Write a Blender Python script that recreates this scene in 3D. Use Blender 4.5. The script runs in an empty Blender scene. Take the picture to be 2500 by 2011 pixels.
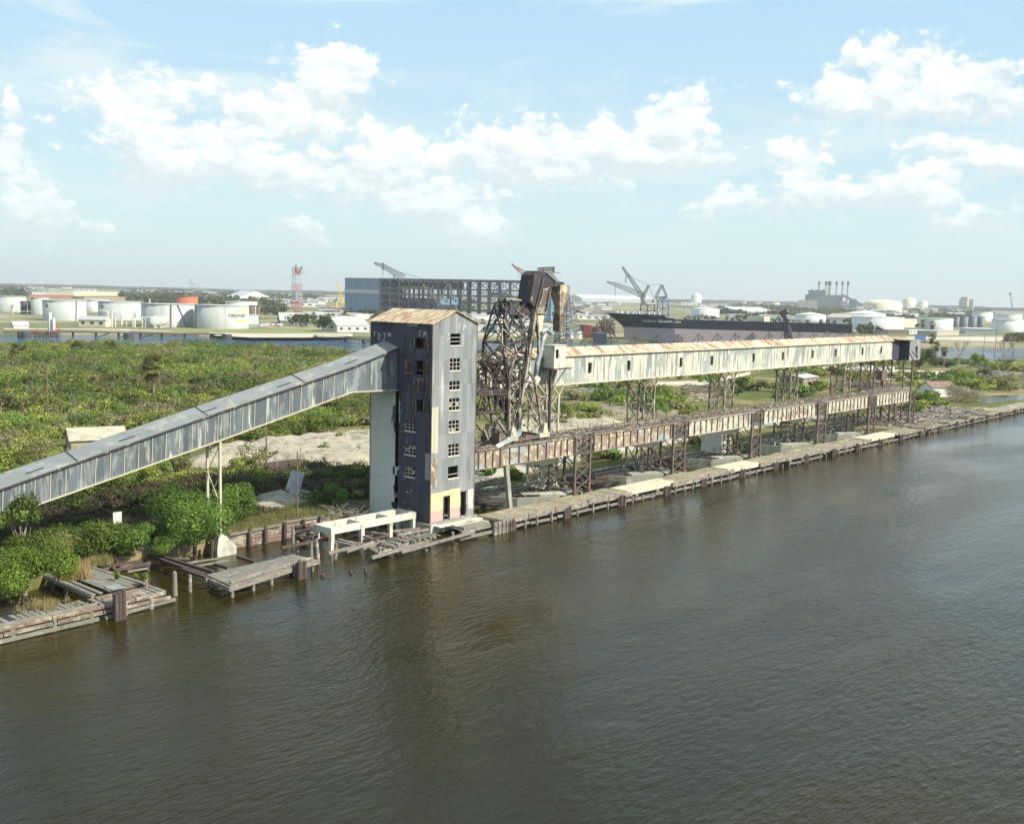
import bpy, math, random
import numpy as np
from mathutils import Vector, Matrix
random.seed(7); rng = np.random.default_rng(7)
R = math.radians
scene = bpy.context.scene
COL = scene.collection

# ---------------------------------------------------------------- camera
F, PITCH, ROLL, HEAD, CY, CH = 2232.083, R(6.359), R(1.360), R(40.929), 87.08, 30.0
fw = np.array([math.cos(HEAD)*math.cos(PITCH), math.sin(HEAD)*math.cos(PITCH), -math.sin(PITCH)])
_r0 = np.array([math.sin(HEAD), -math.cos(HEAD), 0.0]); _u0 = np.cross(_r0, fw)
rt = math.cos(ROLL)*_r0 + math.sin(ROLL)*_u0
up = -math.sin(ROLL)*_r0 + math.cos(ROLL)*_u0
cam_d = bpy.data.cameras.new('camera'); cam = bpy.data.objects.new('camera', cam_d); COL.objects.link(cam)
M = Matrix(((rt[0], up[0], -fw[0], 0), (rt[1], up[1], -fw[1], -CY), (rt[2], up[2], -fw[2], CH), (0, 0, 0, 1)))
cam.matrix_world = M
cam_d.sensor_width = 36; cam_d.lens = 36*F/2156; cam_d.clip_end = 40000; cam_d.clip_start = 0.5
scene.camera = cam
scene.view_settings.view_transform = 'Standard'; scene.view_settings.look = 'None'
scene.view_settings.exposure = 0.5; scene.view_settings.gamma = 1
scene.render.resolution_x = 1024; scene.render.resolution_y = 823

def ray(sx, sy):
    k = 2156/2500
    return fw + rt*((sx*k-1078)/F) - up*((sy*k-867)/F)
def un(sx, sy, **kw):                       # photo position + one known world coordinate -> world point
    d = ray(sx, sy); o = np.array([0, -CY, CH]); (a, v), = kw.items(); i = 'xyz'.index(a)
    return o + d*((v-o[i])/d[i])
CR = dict(c1=(850,620,2.408), c2=(0,650,2.396), c3=(0,950,2.269), c4=(0,1200,1.7967), c5=(1300,620,3.08), c6=(1900,650,3.593),
          c7=(1150,850,3.317), c8=(1750,850,2.875), g1=(1150,630,6.423), g2=(1150,860,6.423), A=(20,640,5.39), B=(400,640,4.687),
          C=(830,630,4.312), D=(1330,640,4.791), E=(1780,660,6.16), F=(2100,700,5.674), P1=(20,1280,4.687), P2=(440,1240,4.146),
          P3=(1650,960,4.791), T=(900,740,6.193), U=(900,1010,5.593), S=(0,0,1), G=(0,0,0.8624))
def S_(c, a, b): x, y, s = CR[c]; return x+a/s, y+b/s
def at(c, a, b, **kw): return un(*S_(c, a, b), **kw)
def at_range(c, a, b, p):                   # height seen at (a,b) above ground point p's horizontal distance
    d = ray(*S_(c, a, b)); rr = math.hypot(p[0], p[1]+CY); return CH + d[2]*rr/math.hypot(d[0], d[1])

# ---------------------------------------------------------------- sun + sky
SUN_AZ, SUN_EL = R(-71), R(40)
sd = np.array([math.cos(SUN_AZ)*math.cos(SUN_EL), math.sin(SUN_AZ)*math.cos(SUN_EL), math.sin(SUN_EL)])
sl = bpy.data.lights.new('sun', 'SUN'); sl.energy = 4.9; sl.angle = R(0.53); sl.color = (1.0, 0.91, 0.77)
sun = bpy.data.objects.new('sun', sl); COL.objects.link(sun)
sun.rotation_euler = Vector(sd).to_track_quat('Z', 'Y').to_euler()
world = bpy.data.worlds.new('World'); scene.world = world; world.use_nodes = True
wt = world.node_tree; wt.nodes.clear()
def N(nt, t, **kw):
    n = nt.nodes.new(t)
    for k, v in kw.items(): setattr(n, k, v)
    return n
def mathn(nt, op, a, b=None, c=None, clamp=False):
    n = N(nt, 'ShaderNodeMath', operation=op); n.use_clamp = clamp
    for i, v in enumerate((a, b, c)):
        if v is None: continue
        if isinstance(v, (int, float)): n.inputs[i].default_value = v
        else: nt.links.new(v, n.inputs[i])
    return n.outputs[0]
def mixc(nt, fac, a, b, blend='MIX'):
    n = N(nt, 'ShaderNodeMix', data_type='RGBA', blend_type=blend)
    for i, v in ((0, fac), (6, a), (7, b)):
        if isinstance(v, (int, float)): n.inputs[i].default_value = v
        elif isinstance(v, tuple): n.inputs[i].default_value = (*v[:3], 1)
        else: nt.links.new(v, n.inputs[i])
    return n.outputs[2]
def mixn(nt, f, a, b): return mathn(nt, 'ADD', mathn(nt, 'MULTIPLY', a, mathn(nt, 'SUBTRACT', 1.0, f)), mathn(nt, 'MULTIPLY', b, f))
def smooth(nt, v, lo, hi, a=0.0, b=1.0):
    n = N(nt, 'ShaderNodeMapRange', interpolation_type='SMOOTHSTEP')
    nt.links.new(v, n.inputs[0])
    for i, x in enumerate((lo, hi, a, b)): n.inputs[i+1].default_value = x
    return n.outputs[0]
def noise(nt, vec, scale, detail=4, rough=0.55, col=False, dist=0.0):
    n = N(nt, 'ShaderNodeTexNoise'); n.noise_dimensions = '2D' if nt is wt else '3D'; n.inputs['Scale'].default_value = scale; n.inputs['Detail'].default_value = detail
    n.inputs['Roughness'].default_value = rough; n.inputs['Distortion'].default_value = dist
    if vec is not None: nt.links.new(vec, n.inputs['Vector'])
    return n.outputs[1 if col else 0]
def build_sky():
    nt = wt
    out = N(nt, 'ShaderNodeOutputWorld'); bg = N(nt, 'ShaderNodeBackground')
    sky = N(nt, 'ShaderNodeTexSky', sky_type='NISHITA'); sky.sun_disc = False
    sky.sun_elevation = SUN_EL; sky.sun_rotation = math.pi/2 - SUN_AZ
    sky.air_density = 1.0; sky.dust_density = 1.5; sky.ozone_density = 1.0
    tc = N(nt, 'ShaderNodeTexCoord'); sx = N(nt, 'ShaderNodeSeparateXYZ'); nt.links.new(tc.outputs['Generated'], sx.inputs[0])
    az = mathn(nt, 'MULTIPLY', mathn(nt, 'ARCTAN2', sx.outputs[1], sx.outputs[0]), 57.2958)
    el = mathn(nt, 'MULTIPLY', mathn(nt, 'ARCSINE', sx.outputs[2]), 57.2958)
    cb = N(nt, 'ShaderNodeCombineXYZ'); nt.links.new(az, cb.inputs[0]); nt.links.new(el, cb.inputs[1]); P = cb.outputs[0]
    def ae(x, y):
        d = ray(x, y); d = d/np.linalg.norm(d); return math.degrees(math.atan2(d[1], d[0])), math.degrees(math.asin(d[2]))
    L7 = [(620,400,170,85),(840,355,60,26),(1400,300,170,100),(1120,420,240,70),(620,560,130,100),(1280,520,120,75),(900,650,320,110),(1180,690,330,90),
          (1560,720,200,110),(1800,810,230,90),(2000,910,150,60),(50,640,120,110),(130,860,110,80),(1690,560,110,60),(2050,560,130,80),(1900,620,230,60),
          (440,925,80,30),(60,370,30,40),(1240,960,80,30)]
    L8 = [(80,580,150,80),(150,650,260,80),(400,580,120,80),(680,520,120,120),(820,650,60,36),(560,650,240,56),(1410,185,60,50),(1390,240,70,40),
          (1330,330,60,70),(1590,290,90,110),(1790,280,85,90),(1700,410,330,75),(2010,320,110,66),(1450,420,90,50),(1200,670,110,85),(1230,770,230,80),
          (1000,830,140,50),(1570,780,200,70),(1780,670,80,46),(2060,650,130,70),(1900,880,130,40),(1800,560,90,30)]
    blobs = [(x/1.725, 20+y/1.725, a/1.725, b/1.725) for x, y, a, b in L7] + [(1250+x/1.725, 20+y/1.725, a/1.725, b/1.725) for x, y, a, b in L8]
    warp = N(nt, 'ShaderNodeVectorMath', operation='SUBTRACT'); nt.links.new(noise(nt, P, 0.30, 3, 0.6, col=True), warp.inputs[0]); warp.inputs[1].default_value = (.5, .5, .5)
    ws = N(nt, 'ShaderNodeVectorMath', operation='MULTIPLY_ADD'); nt.links.new(warp.outputs[0], ws.inputs[0]); ws.inputs[1].default_value = (3.6, 2.4, 0); nt.links.new(P, ws.inputs[2])
    field = None; wsum = None; wv = None
    for (x, y, a, b) in blobs:
        c = ae(x, y); ra, rb = a/45.0*1.22, b/45.0*1.22
        v = N(nt, 'ShaderNodeVectorMath', operation='SUBTRACT'); nt.links.new(ws.outputs[0], v.inputs[0]); v.inputs[1].default_value = (c[0], c[1], 0)
        m = N(nt, 'ShaderNodeVectorMath', operation='MULTIPLY'); nt.links.new(v.outputs[0], m.inputs[0]); m.inputs[1].default_value = (1/ra, 1/rb, 1)
        l = N(nt, 'ShaderNodeVectorMath', operation='LENGTH'); nt.links.new(m.outputs[0], l.inputs[0])
        fld = mathn(nt, 'SUBTRACT', 1.0, l.outputs['Value'])
        field = fld if field is None else mathn(nt, 'SMOOTH_MAX', field, fld, 0.25)
        w = mathn(nt, 'POWER', mathn(nt, 'MAXIMUM', mathn(nt, 'SUBTRACT', 1.7, l.outputs['Value']), 0.0), 4.0)
        sy = N(nt, 'ShaderNodeSeparateXYZ'); nt.links.new(m.outputs[0], sy.inputs[0])
        wsum = mathn(nt, 'ADD', w, 0.001) if wsum is None else mathn(nt, 'ADD', wsum, w)
        wv = mathn(nt, 'MULTIPLY', w, sy.outputs[1]) if wv is None else mathn(nt, 'MULTIPLY_ADD', w, sy.outputs[1], wv)
    # the rest of the sky, out of view, carries scattered cumulus too
    st = N(nt, 'ShaderNodeVectorMath', operation='MULTIPLY'); nt.links.new(P, st.inputs[0]); st.inputs[1].default_value = (1, 1.7, 1)
    away = smooth(nt, mathn(nt, 'ABSOLUTE', mathn(nt, 'SUBTRACT', az, 41.0)), 30, 40)
    rest = mathn(nt, 'MULTIPLY', mathn(nt, 'SUBTRACT', noise(nt, st.outputs[0], 0.05, 3), 0.56), 5.0)
    rest = mathn(nt, 'SUBTRACT', rest, mathn(nt, 'MULTIPLY', mathn(nt, 'SUBTRACT', 1.0, away), 3.0))
    field = mathn(nt, 'MAXIMUM', field, rest)
    n1 = noise(nt, st.outputs[0], 0.24, 7, 0.56)
    vor = N(nt, 'ShaderNodeTexVoronoi', feature='SMOOTH_F1'); vor.voronoi_dimensions = '2D'; vor.inputs['Scale'].default_value = 0.75; vor.inputs['Detail'].default_value = 2; vor.inputs['Roughness'].default_value = .6; vor.inputs['Smoothness'].default_value = .35
    vw = N(nt, 'ShaderNodeVectorMath', operation='MULTIPLY_ADD'); nt.links.new(noise(nt, P, 0.9, 2, .6, col=True), vw.inputs[0]); vw.inputs[1].default_value = (1.0, 1.0, 0); nt.links.new(st.outputs[0], vw.inputs[2]); nt.links.new(vw.outputs[0], vor.inputs['Vector'])
    puff = mathn(nt, 'SUBTRACT', 0.42, vor.outputs['Distance'])
    off = N(nt, 'ShaderNodeVectorMath', operation='ADD'); nt.links.new(st.outputs[0], off.inputs[0]); off.inputs[1].default_value = (-0.45, 0.75, 0)
    n2 = noise(nt, off.outputs[0], 0.24, 5, 0.56)
    dens = mathn(nt, 'ADD', mathn(nt, 'ADD', mathn(nt, 'ADD', field, .36), mathn(nt, 'MULTIPLY', mathn(nt, 'SUBTRACT', n1, 0.5), 1.9)), mathn(nt, 'MULTIPLY', puff, .62))
    vert = mathn(nt, 'DIVIDE', wv, wsum); hard = smooth(nt, vert, -.5, .3)
    sharp = mixn(nt, hard, smooth(nt, dens, -0.28, 0.60), smooth(nt, dens, -0.12, 0.30)); soft = smooth(nt, dens, -0.45, 0.7)
    relief = mathn(nt, 'ADD', smooth(nt, vert, -.75, .25, .05, .72), mathn(nt, 'ADD', mathn(nt, 'MULTIPLY', mathn(nt, 'SUBTRACT', n1, n2), 2.2), mathn(nt, 'MULTIPLY', puff, .5)), clamp=True)
    cmask = mathn(nt, 'ADD', mathn(nt, 'MULTIPLY', sharp, 0.58), mathn(nt, 'MULTIPLY', soft, 0.42), clamp=True)
    low = smooth(nt, el, 0.0, 9.0)                                   # clouds dissolve in haze near the horizon
    cmask = mathn(nt, 'MULTIPLY', cmask, mathn(nt, 'ADD', 0.35, mathn(nt, 'MULTIPLY', low, 0.65)))
    # thin high veils
    sv = N(nt, 'ShaderNodeMapping'); nt.links.new(P, sv.inputs[0]); sv.inputs['Rotation'].default_value = (0, 0, R(-16)); sv.inputs['Scale'].default_value = (0.05, 0.26, 1)
    veil = smooth(nt, noise(nt, sv.outputs[0], 1.0, 4, 0.6, dist=0.6), 0.44, 0.72)
    veil = mathn(nt, 'MULTIPLY', veil, smooth(nt, el, 4.0, 13.0, 0.25, 0.85))
    base = N(nt, 'ShaderNodeVectorMath', operation='SCALE'); nt.links.new(sky.outputs[0], base.inputs[0]); base.inputs['Scale'].default_value = 0.085
    hz = smooth(nt, el, -1.0, 22.0)
    tint = mixc(nt, hz, (0.54, 0.70, 0.71), (0.34, 0.56, 0.77))
    tint = mixc(nt, smooth(nt, el, 22.0, 60.0), tint, (0.07, 0.14, 0.30))
    col = mixc(nt, 0.80, base.outputs[0], tint)
    col = mixc(nt, veil, col, (0.60, 0.68, 0.68))
    cc = mixc(nt, relief, (0.56, 0.63, 0.65), (0.88, 0.88, 0.84))
    col = mixc(nt, cmask, col, cc)
    nt.links.new(col, bg.inputs[0]); bg.inputs[1].default_value = 1.0
    nt.links.new(bg.outputs[0], out.inputs[0])
build_sky()
world.cycles.sampling_method = 'MANUAL'; world.cycles.sample_map_resolution = 512

# ---------------------------------------------------------------- materials
MATS = {}
def mat(name, base, layers=(), rough=0.8, metal=0.0, bump=None, panel=None, corr=None, tint=False, vary=0.0, spec=0.5):
    """base colour; layers=(colour,(sx,sy,sz),lo,hi); panel=(w,h,amount) sheet to sheet tone; corr=wave pitch m"""
    if name in MATS: return MATS[name]
    m = bpy.data.materials.new(name); m.use_nodes = True; nt = m.node_tree; b = nt.nodes['Principled BSDF']
    geo = N(nt, 'ShaderNodeNewGeometry'); P = geo.outputs['Position']
    sx = N(nt, 'ShaderNodeSeparateXYZ'); nt.links.new(P, sx.inputs[0])
    col = None
    rgb = N(nt, 'ShaderNodeRGB'); rgb.outputs[0].default_value = (*base, 1); col = rgb.outputs[0]
    if tint:
        at_ = N(nt, 'ShaderNodeAttribute', attribute_name='tint'); col = at_.outputs['Color']
    for i, (c, s, lo, hi) in enumerate(layers):
        mp = N(nt, 'ShaderNodeMapping'); nt.links.new(P, mp.inputs[0]); mp.inputs['Scale'].default_value = s; mp.inputs['Location'].default_value = (i*7.3, i*3.1, i*5.7)
        col = mixc(nt, smooth(nt, noise(nt, mp.outputs[0], 1.0, 6, 0.62), lo, hi), col, c)
    if panel:
        h = mathn(nt, 'FLOOR', mathn(nt, 'DIVIDE', mathn(nt, 'ADD', sx.outputs[0], sx.outputs[1]), panel[0]))
        v = mathn(nt, 'FLOOR', mathn(nt, 'ADD', mathn(nt, 'DIVIDE', sx.outputs[2], panel[1]), mathn(nt, 'MULTIPLY', h, 0.37) if len(panel) > 3 else 0.0))
        cb = N(nt, 'ShaderNodeCombineXYZ'); nt.links.new(h, cb.inputs[0]); nt.links.new(v, cb.inputs[1])
        wn = N(nt, 'ShaderNodeTexWhiteNoise'); nt.links.new(cb.outputs[0], wn.inputs[0])
        k = mathn(nt, 'ADD', 1-panel[2], mathn(nt, 'MULTIPLY', wn.outputs[0], 2*panel[2]))
        sc = N(nt, 'ShaderNodeVectorMath', operation='SCALE'); nt.links.new(col, sc.inputs[0]); nt.links.new(k, sc.inputs['Scale']); col = sc.outputs[0]
    if vary:
        k = mathn(nt, 'ADD', 1-vary, mathn(nt, 'MULTIPLY', noise(nt, P, 0.9, 5, 0.65), 2*vary))
        sc = N(nt, 'ShaderNodeVectorMath', operation='SCALE'); nt.links.new(col, sc.inputs[0]); nt.links.new(k, sc.inputs['Scale']); col = sc.outputs[0]
    nt.links.new(col, b.inputs['Base Color'])
    b.inputs['Roughness'].default_value = rough; b.inputs['Metallic'].default_value = metal; b.inputs['Specular IOR Level'].default_value = spec
    hgt = None
    if corr:
        hgt = mathn(nt, 'MULTIPLY', mathn(nt, 'SINE', mathn(nt, 'MULTIPLY', mathn(nt, 'ADD', sx.outputs[0], sx.outputs[1]), 6.2832/corr)), 0.02)
    if bump:
        mp = N(nt, 'ShaderNodeMapping'); nt.links.new(P, mp.inputs[0]); mp.inputs['Scale'].default_value = bump[0]
        h2 = mathn(nt, 'MULTIPLY', noise(nt, mp.outputs[0], 1.0, 5, 0.6), bump[1])
        hgt = h2 if hgt is None else mathn(nt, 'ADD', hgt, h2)
    if hgt is not None:
        bp = N(nt, 'ShaderNodeBump'); nt.links.new(hgt, bp.inputs['Height']); bp.inputs['Distance'].default_value = 1.0; bp.inputs['Strength'].default_value = 0.8
        nt.links.new(bp.outputs[0], b.inputs['Normal'])
    MATS[name] = m; return m
def leafmat(name, trans=0.3):
    m = bpy.data.materials.new(name); m.use_nodes = True; nt = m.node_tree; b = nt.nodes['Principled BSDF']
    a = N(nt, 'ShaderNodeAttribute', attribute_name='tint'); nt.links.new(a.outputs['Color'], b.inputs['Base Color'])
    b.inputs['Roughness'].default_value = 0.7; b.inputs['Specular IOR Level'].default_value = 0.25
    tr = N(nt, 'ShaderNodeBsdfTranslucent'); nt.links.new(a.outputs['Color'], tr.inputs[0])
    mx = N(nt, 'ShaderNodeMixShader'); mx.inputs[0].default_value = trans
    nt.links.new(b.outputs[0], mx.inputs[1]); nt.links.new(tr.outputs[0], mx.inputs[2]); nt.links.new(mx.outputs[0], nt.nodes['Material Output'].inputs[0])
    MATS[name] = m; return m
V = 0.0
mat('grey_sheet', (0.235,0.255,0.26), [((0.40,0.42,0.39),(1.3,1.3,.11),.56,.70),((0.10,0.12,0.145),(.7,.7,.12),.52,.75),((0.30,0.27,0.17),(1.4,1.4,.05),.66,.80)], rough=.55, panel=(0.85,3.1,.16), corr=.28)
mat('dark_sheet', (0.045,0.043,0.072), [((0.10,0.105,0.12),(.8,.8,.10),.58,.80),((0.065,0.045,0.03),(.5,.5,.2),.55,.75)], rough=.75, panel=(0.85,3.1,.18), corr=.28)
mat('white_wash', (0.47,0.50,0.45), [((0.30,0.32,0.26),(.25,.25,.08),.5,.75),((0.07,0.07,0.07),(.8,.8,.25),.68,.74)], rough=.85)
mat('rust_roof', (0.58,0.49,0.33), [((0.33,0.19,0.10),(.5,2.4,.4),.46,.58),((0.72,0.68,0.52),(.5,1.6,.5),.55,.70)], rough=.7, panel=(0.9,50,.12))
mat('gallery_roof', (0.52,0.45,0.32), [((0.25,0.15,0.095),(1.3,.35,.3),.47,.60),((0.16,0.10,0.07),(.8,.3,.3),.60,.75)], rough=.7, panel=(0.9,50,.2))
mat('gallery_wall', (0.58,0.58,0.47), [((0.20,0.25,0.24),(1.6,.2,.12),.50,.57),((0.30,0.35,0.32),(.30,.2,.22),.50,.60),((0.42,0.22,0.09),(.16,.2,.35),.67,.78),((0.12,0.16,0.17),(2.5,.2,.09),.62,.72)], rough=.7, panel=(0.8,20,.12), corr=.3)
mat('incline_wall', (0.115,0.14,0.158), [((0.40,0.41,0.35),(1.6,.6,.16),.56,.64),((0.22,0.25,0.26),(.9,.4,.3),.5,.6),((0.07,0.085,0.10),(.8,.3,.1),.52,.72)], rough=.5, panel=(1.5,50,.22), corr=.35)
mat('incline_roof', (0.22,0.245,0.245), [((0.36,0.36,0.32),(.5,.5,.5),.5,.7),((0.14,0.15,0.15),(.8,.8,.8),.6,.75)], rough=.6, panel=(2.2,50,.1))
mat('rusty_plate', (0.26,0.205,0.165), [((0.55,0.50,0.34),(1.6,1,.9),.52,.60),((0.10,0.06,0.055),(.8,1,1.2),.54,.66),((0.33,0.37,0.36),(.10,1,.3),.56,.62)], rough=.8, panel=(1.93,50,.15))
mat('pale_plate', (0.50,0.49,0.40), [((0.26,0.17,0.11),(.9,1,.7),.50,.62),((0.26,0.29,0.29),(1.3,1,.35),.53,.64)], rough=.75, panel=(1.93,50,.08))
mat('rust', (0.125,0.098,0.080), [((0.26,0.19,0.13),(1.5,1.5,.8),.5,.7),((0.07,0.045,0.045),(2,2,1),.55,.75)], rough=.85)
mat('dark_steel', (0.05,0.042,0.045), [((0.28,0.24,0.18),(1.5,1.5,.8),.56,.64)], rough=.7)
mat('old_paint', (0.30,0.275,0.22), [((0.09,0.065,0.055),(1.6,1.6,.8),.47,.55),((0.50,0.50,0.42),(2,2,.6),.55,.7)], rough=.7)
mat('pale_steel', (0.50,0.48,0.36), [((0.22,0.14,0.08),(1.2,1.2,.5),.58,.7)], rough=.7)
mat('concrete', (0.50,0.50,0.42), [((0.30,0.30,0.25),(.5,.5,.3),.5,.72)], rough=.9)
mat('white_concrete', (0.58,0.58,0.50), [((0.32,0.31,0.25),(1.2,1.2,.5),.52,.68)], rough=.9)
mat('old_concrete', (0.26,0.27,0.22), [((0.42,0.42,0.34),(.6,.6,.25),.5,.7),((0.12,0.12,0.10),(.7,.7,.3),.55,.75)], rough=.9)
mat('cream_slab', (0.58,0.55,0.41), [((0.38,0.35,0.26),(.7,.7,.7),.52,.68)], rough=.9)
mat('ribbed_roof', (0.44,0.42,0.32), [((0.30,0.28,0.22),(.6,.6,.6),.5,.7)], rough=.8, panel=(0.7,50,.12))
mat('grey_wood', (0.22,0.20,0.17), [((0.42,0.39,0.33),(.9,1.5,1.5),.5,.68),((0.12,0.095,0.085),(1.2,2,2),.52,.70)], rough=.9, bump=((2,6,6),.02))
mat('dark_wood', (0.085,0.06,0.055), [((0.24,0.20,0.17),(1.5,1.5,.8),.56,.72)], rough=.9)
mat('red_wood', (0.20,0.155,0.12), [((0.37,0.34,0.27),(.7,1.5,1.5),.47,.58),((0.12,0.09,0.08),(1,2,2),.55,.7)], rough=.9)
mat('deck_wood', (0.28,0.25,0.18), [((0.46,0.41,0.27),(.35,.6,1),.5,.68),((0.20,0.18,0.14),(.5,1.2,1),.52,.7),((0.18,0.20,0.09),(.2,.4,1),.64,.75)], rough=.95, bump=((1.5,2.5,3),.05))
mat('plank_wood', (0.19,0.19,0.16), [((0.32,0.31,0.26),(1,1,1),.52,.68),((0.17,0.15,0.13),(1.4,1.4,1.4),.55,.7)], rough=.9)
mat('glassless', (0.012,0.010,0.016), rough=.9)
mat('frame_paint', (0.55,0.53,0.48), rough=.7)
mat('brown_shutter', (0.055,0.03,0.028), [((0.20,0.17,0.12),(2,2,1),.62,.72)], rough=.8)
mat('yellow_wall', (0.74,0.62,0.30), [((0.64,0.55,0.32),(.7,.7,.7),.5,.8)], rough=.85)
mat('pink_wall', (0.52,0.34,0.31), rough=.85)
mat('chalk', (0.62,0.64,0.66), rough=.9)
mat('letter_rust', (0.20,0.09,0.05), [((0.40,0.27,0.12),(2,2,2),.5,.7)], rough=.85)
mat('galvanised', (0.33,0.38,0.40), [((0.50,0.53,0.52),(1,1,1),.5,.7)], rough=.4, metal=.3)
mat('bark', (0.27,0.23,0.18), [((0.30,0.26,0.21),(2,2,1),.5,.7)], rough=.95)
mat('pole_wood', (0.17,0.125,0.10), [((0.26,0.22,0.18),(3,3,.5),.5,.7)], rough=.95)
leafmat('foliage', 0.42)
mat('hull_black', (0.016,0.019,0.032), [((0.04,0.048,0.058),(.08,.08,.4),.5,.8)], rough=.5)
mat('hull_pink', (0.45,0.365,0.35), [((0.40,0.325,0.31),(.03,.03,.3),.45,.7),((0.46,0.34,0.33),(.06,.06,.1),.55,.75)], rough=.7)
mat('white_paint', (0.64,0.65,0.62), [((0.62,0.64,0.62),(.1,.1,.05),.5,.8)], rough=.5)
mat('tank_grey', (0.43,0.46,0.45), [((0.34,0.36,0.34),(.25,.25,.03),.5,.7),((0.58,0.57,0.50),(.3,.3,.05),.6,.75)], rough=.6)
mat('tank_white', (0.62,0.64,0.62), [((0.62,0.64,0.62),(.2,.2,.03),.5,.8)], rough=.5)
mat('tank_cream', (0.70,0.66,0.48), [((0.60,0.57,0.44),(.2,.2,.03),.5,.8)], rough=.6)
mat('tank_orange', (0.42,0.14,0.07), [((0.30,0.12,0.08),(.3,.3,.1),.5,.7)], rough=.7)
mat('tank_dark', (0.06,0.065,0.085), rough=.6)
mat('tank_green', (0.13,0.16,0.17), rough=.6)
mat('clad_blue', (0.17,0.25,0.36), [((0.14,0.22,0.33),(.03,.03,.05),.5,.7)], rough=.6)
mat('clad_band', (0.42,0.47,0.50), rough=.6)
mat('steel_blue', (0.15,0.165,0.21), [((0.17,0.16,0.17),(.1,.1,.1),.5,.7)], rough=.7)
mat('steel_grey', (0.16,0.17,0.18), rough=.7)
mat('sky_blue_paint', (0.22,0.36,0.50), rough=.6)
mat('cobalt_paint', (0.08,0.16,0.34), rough=.6)
mat('red_paint', (0.36,0.10,0.08), rough=.6)
mat('yellow_paint', (0.70,0.52,0.06), rough=.6)
mat('sign_yellow', (0.85,0.60,0.04), rough=.5)
mat('sign_grey', (0.10,0.11,0.12), rough=.5)
mat('roof_grey', (0.42,0.44,0.43), [((0.32,0.33,0.32),(.1,.1,.1),.5,.8)], rough=.7)
mat('wall_cream', (0.60,0.57,0.42), rough=.8)
mat('wall_tan', (0.36,0.31,0.22), [((0.28,0.24,0.17),(.08,.08,.08),.5,.8)], rough=.9)
mat('roof_brown', (0.19,0.125,0.10), [((0.30,0.22,0.18),(.6,3,.6),.5,.65)], rough=.8)
mat('plant_blue', (0.15,0.19,0.22), rough=.8)
mat('plant_tan', (0.42,0.40,0.33), rough=.8)
mat('black_roof', (0.05,0.055,0.065), rough=.7)
mat('car_paint', (0.5,0.5,0.52), rough=.3)

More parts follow.
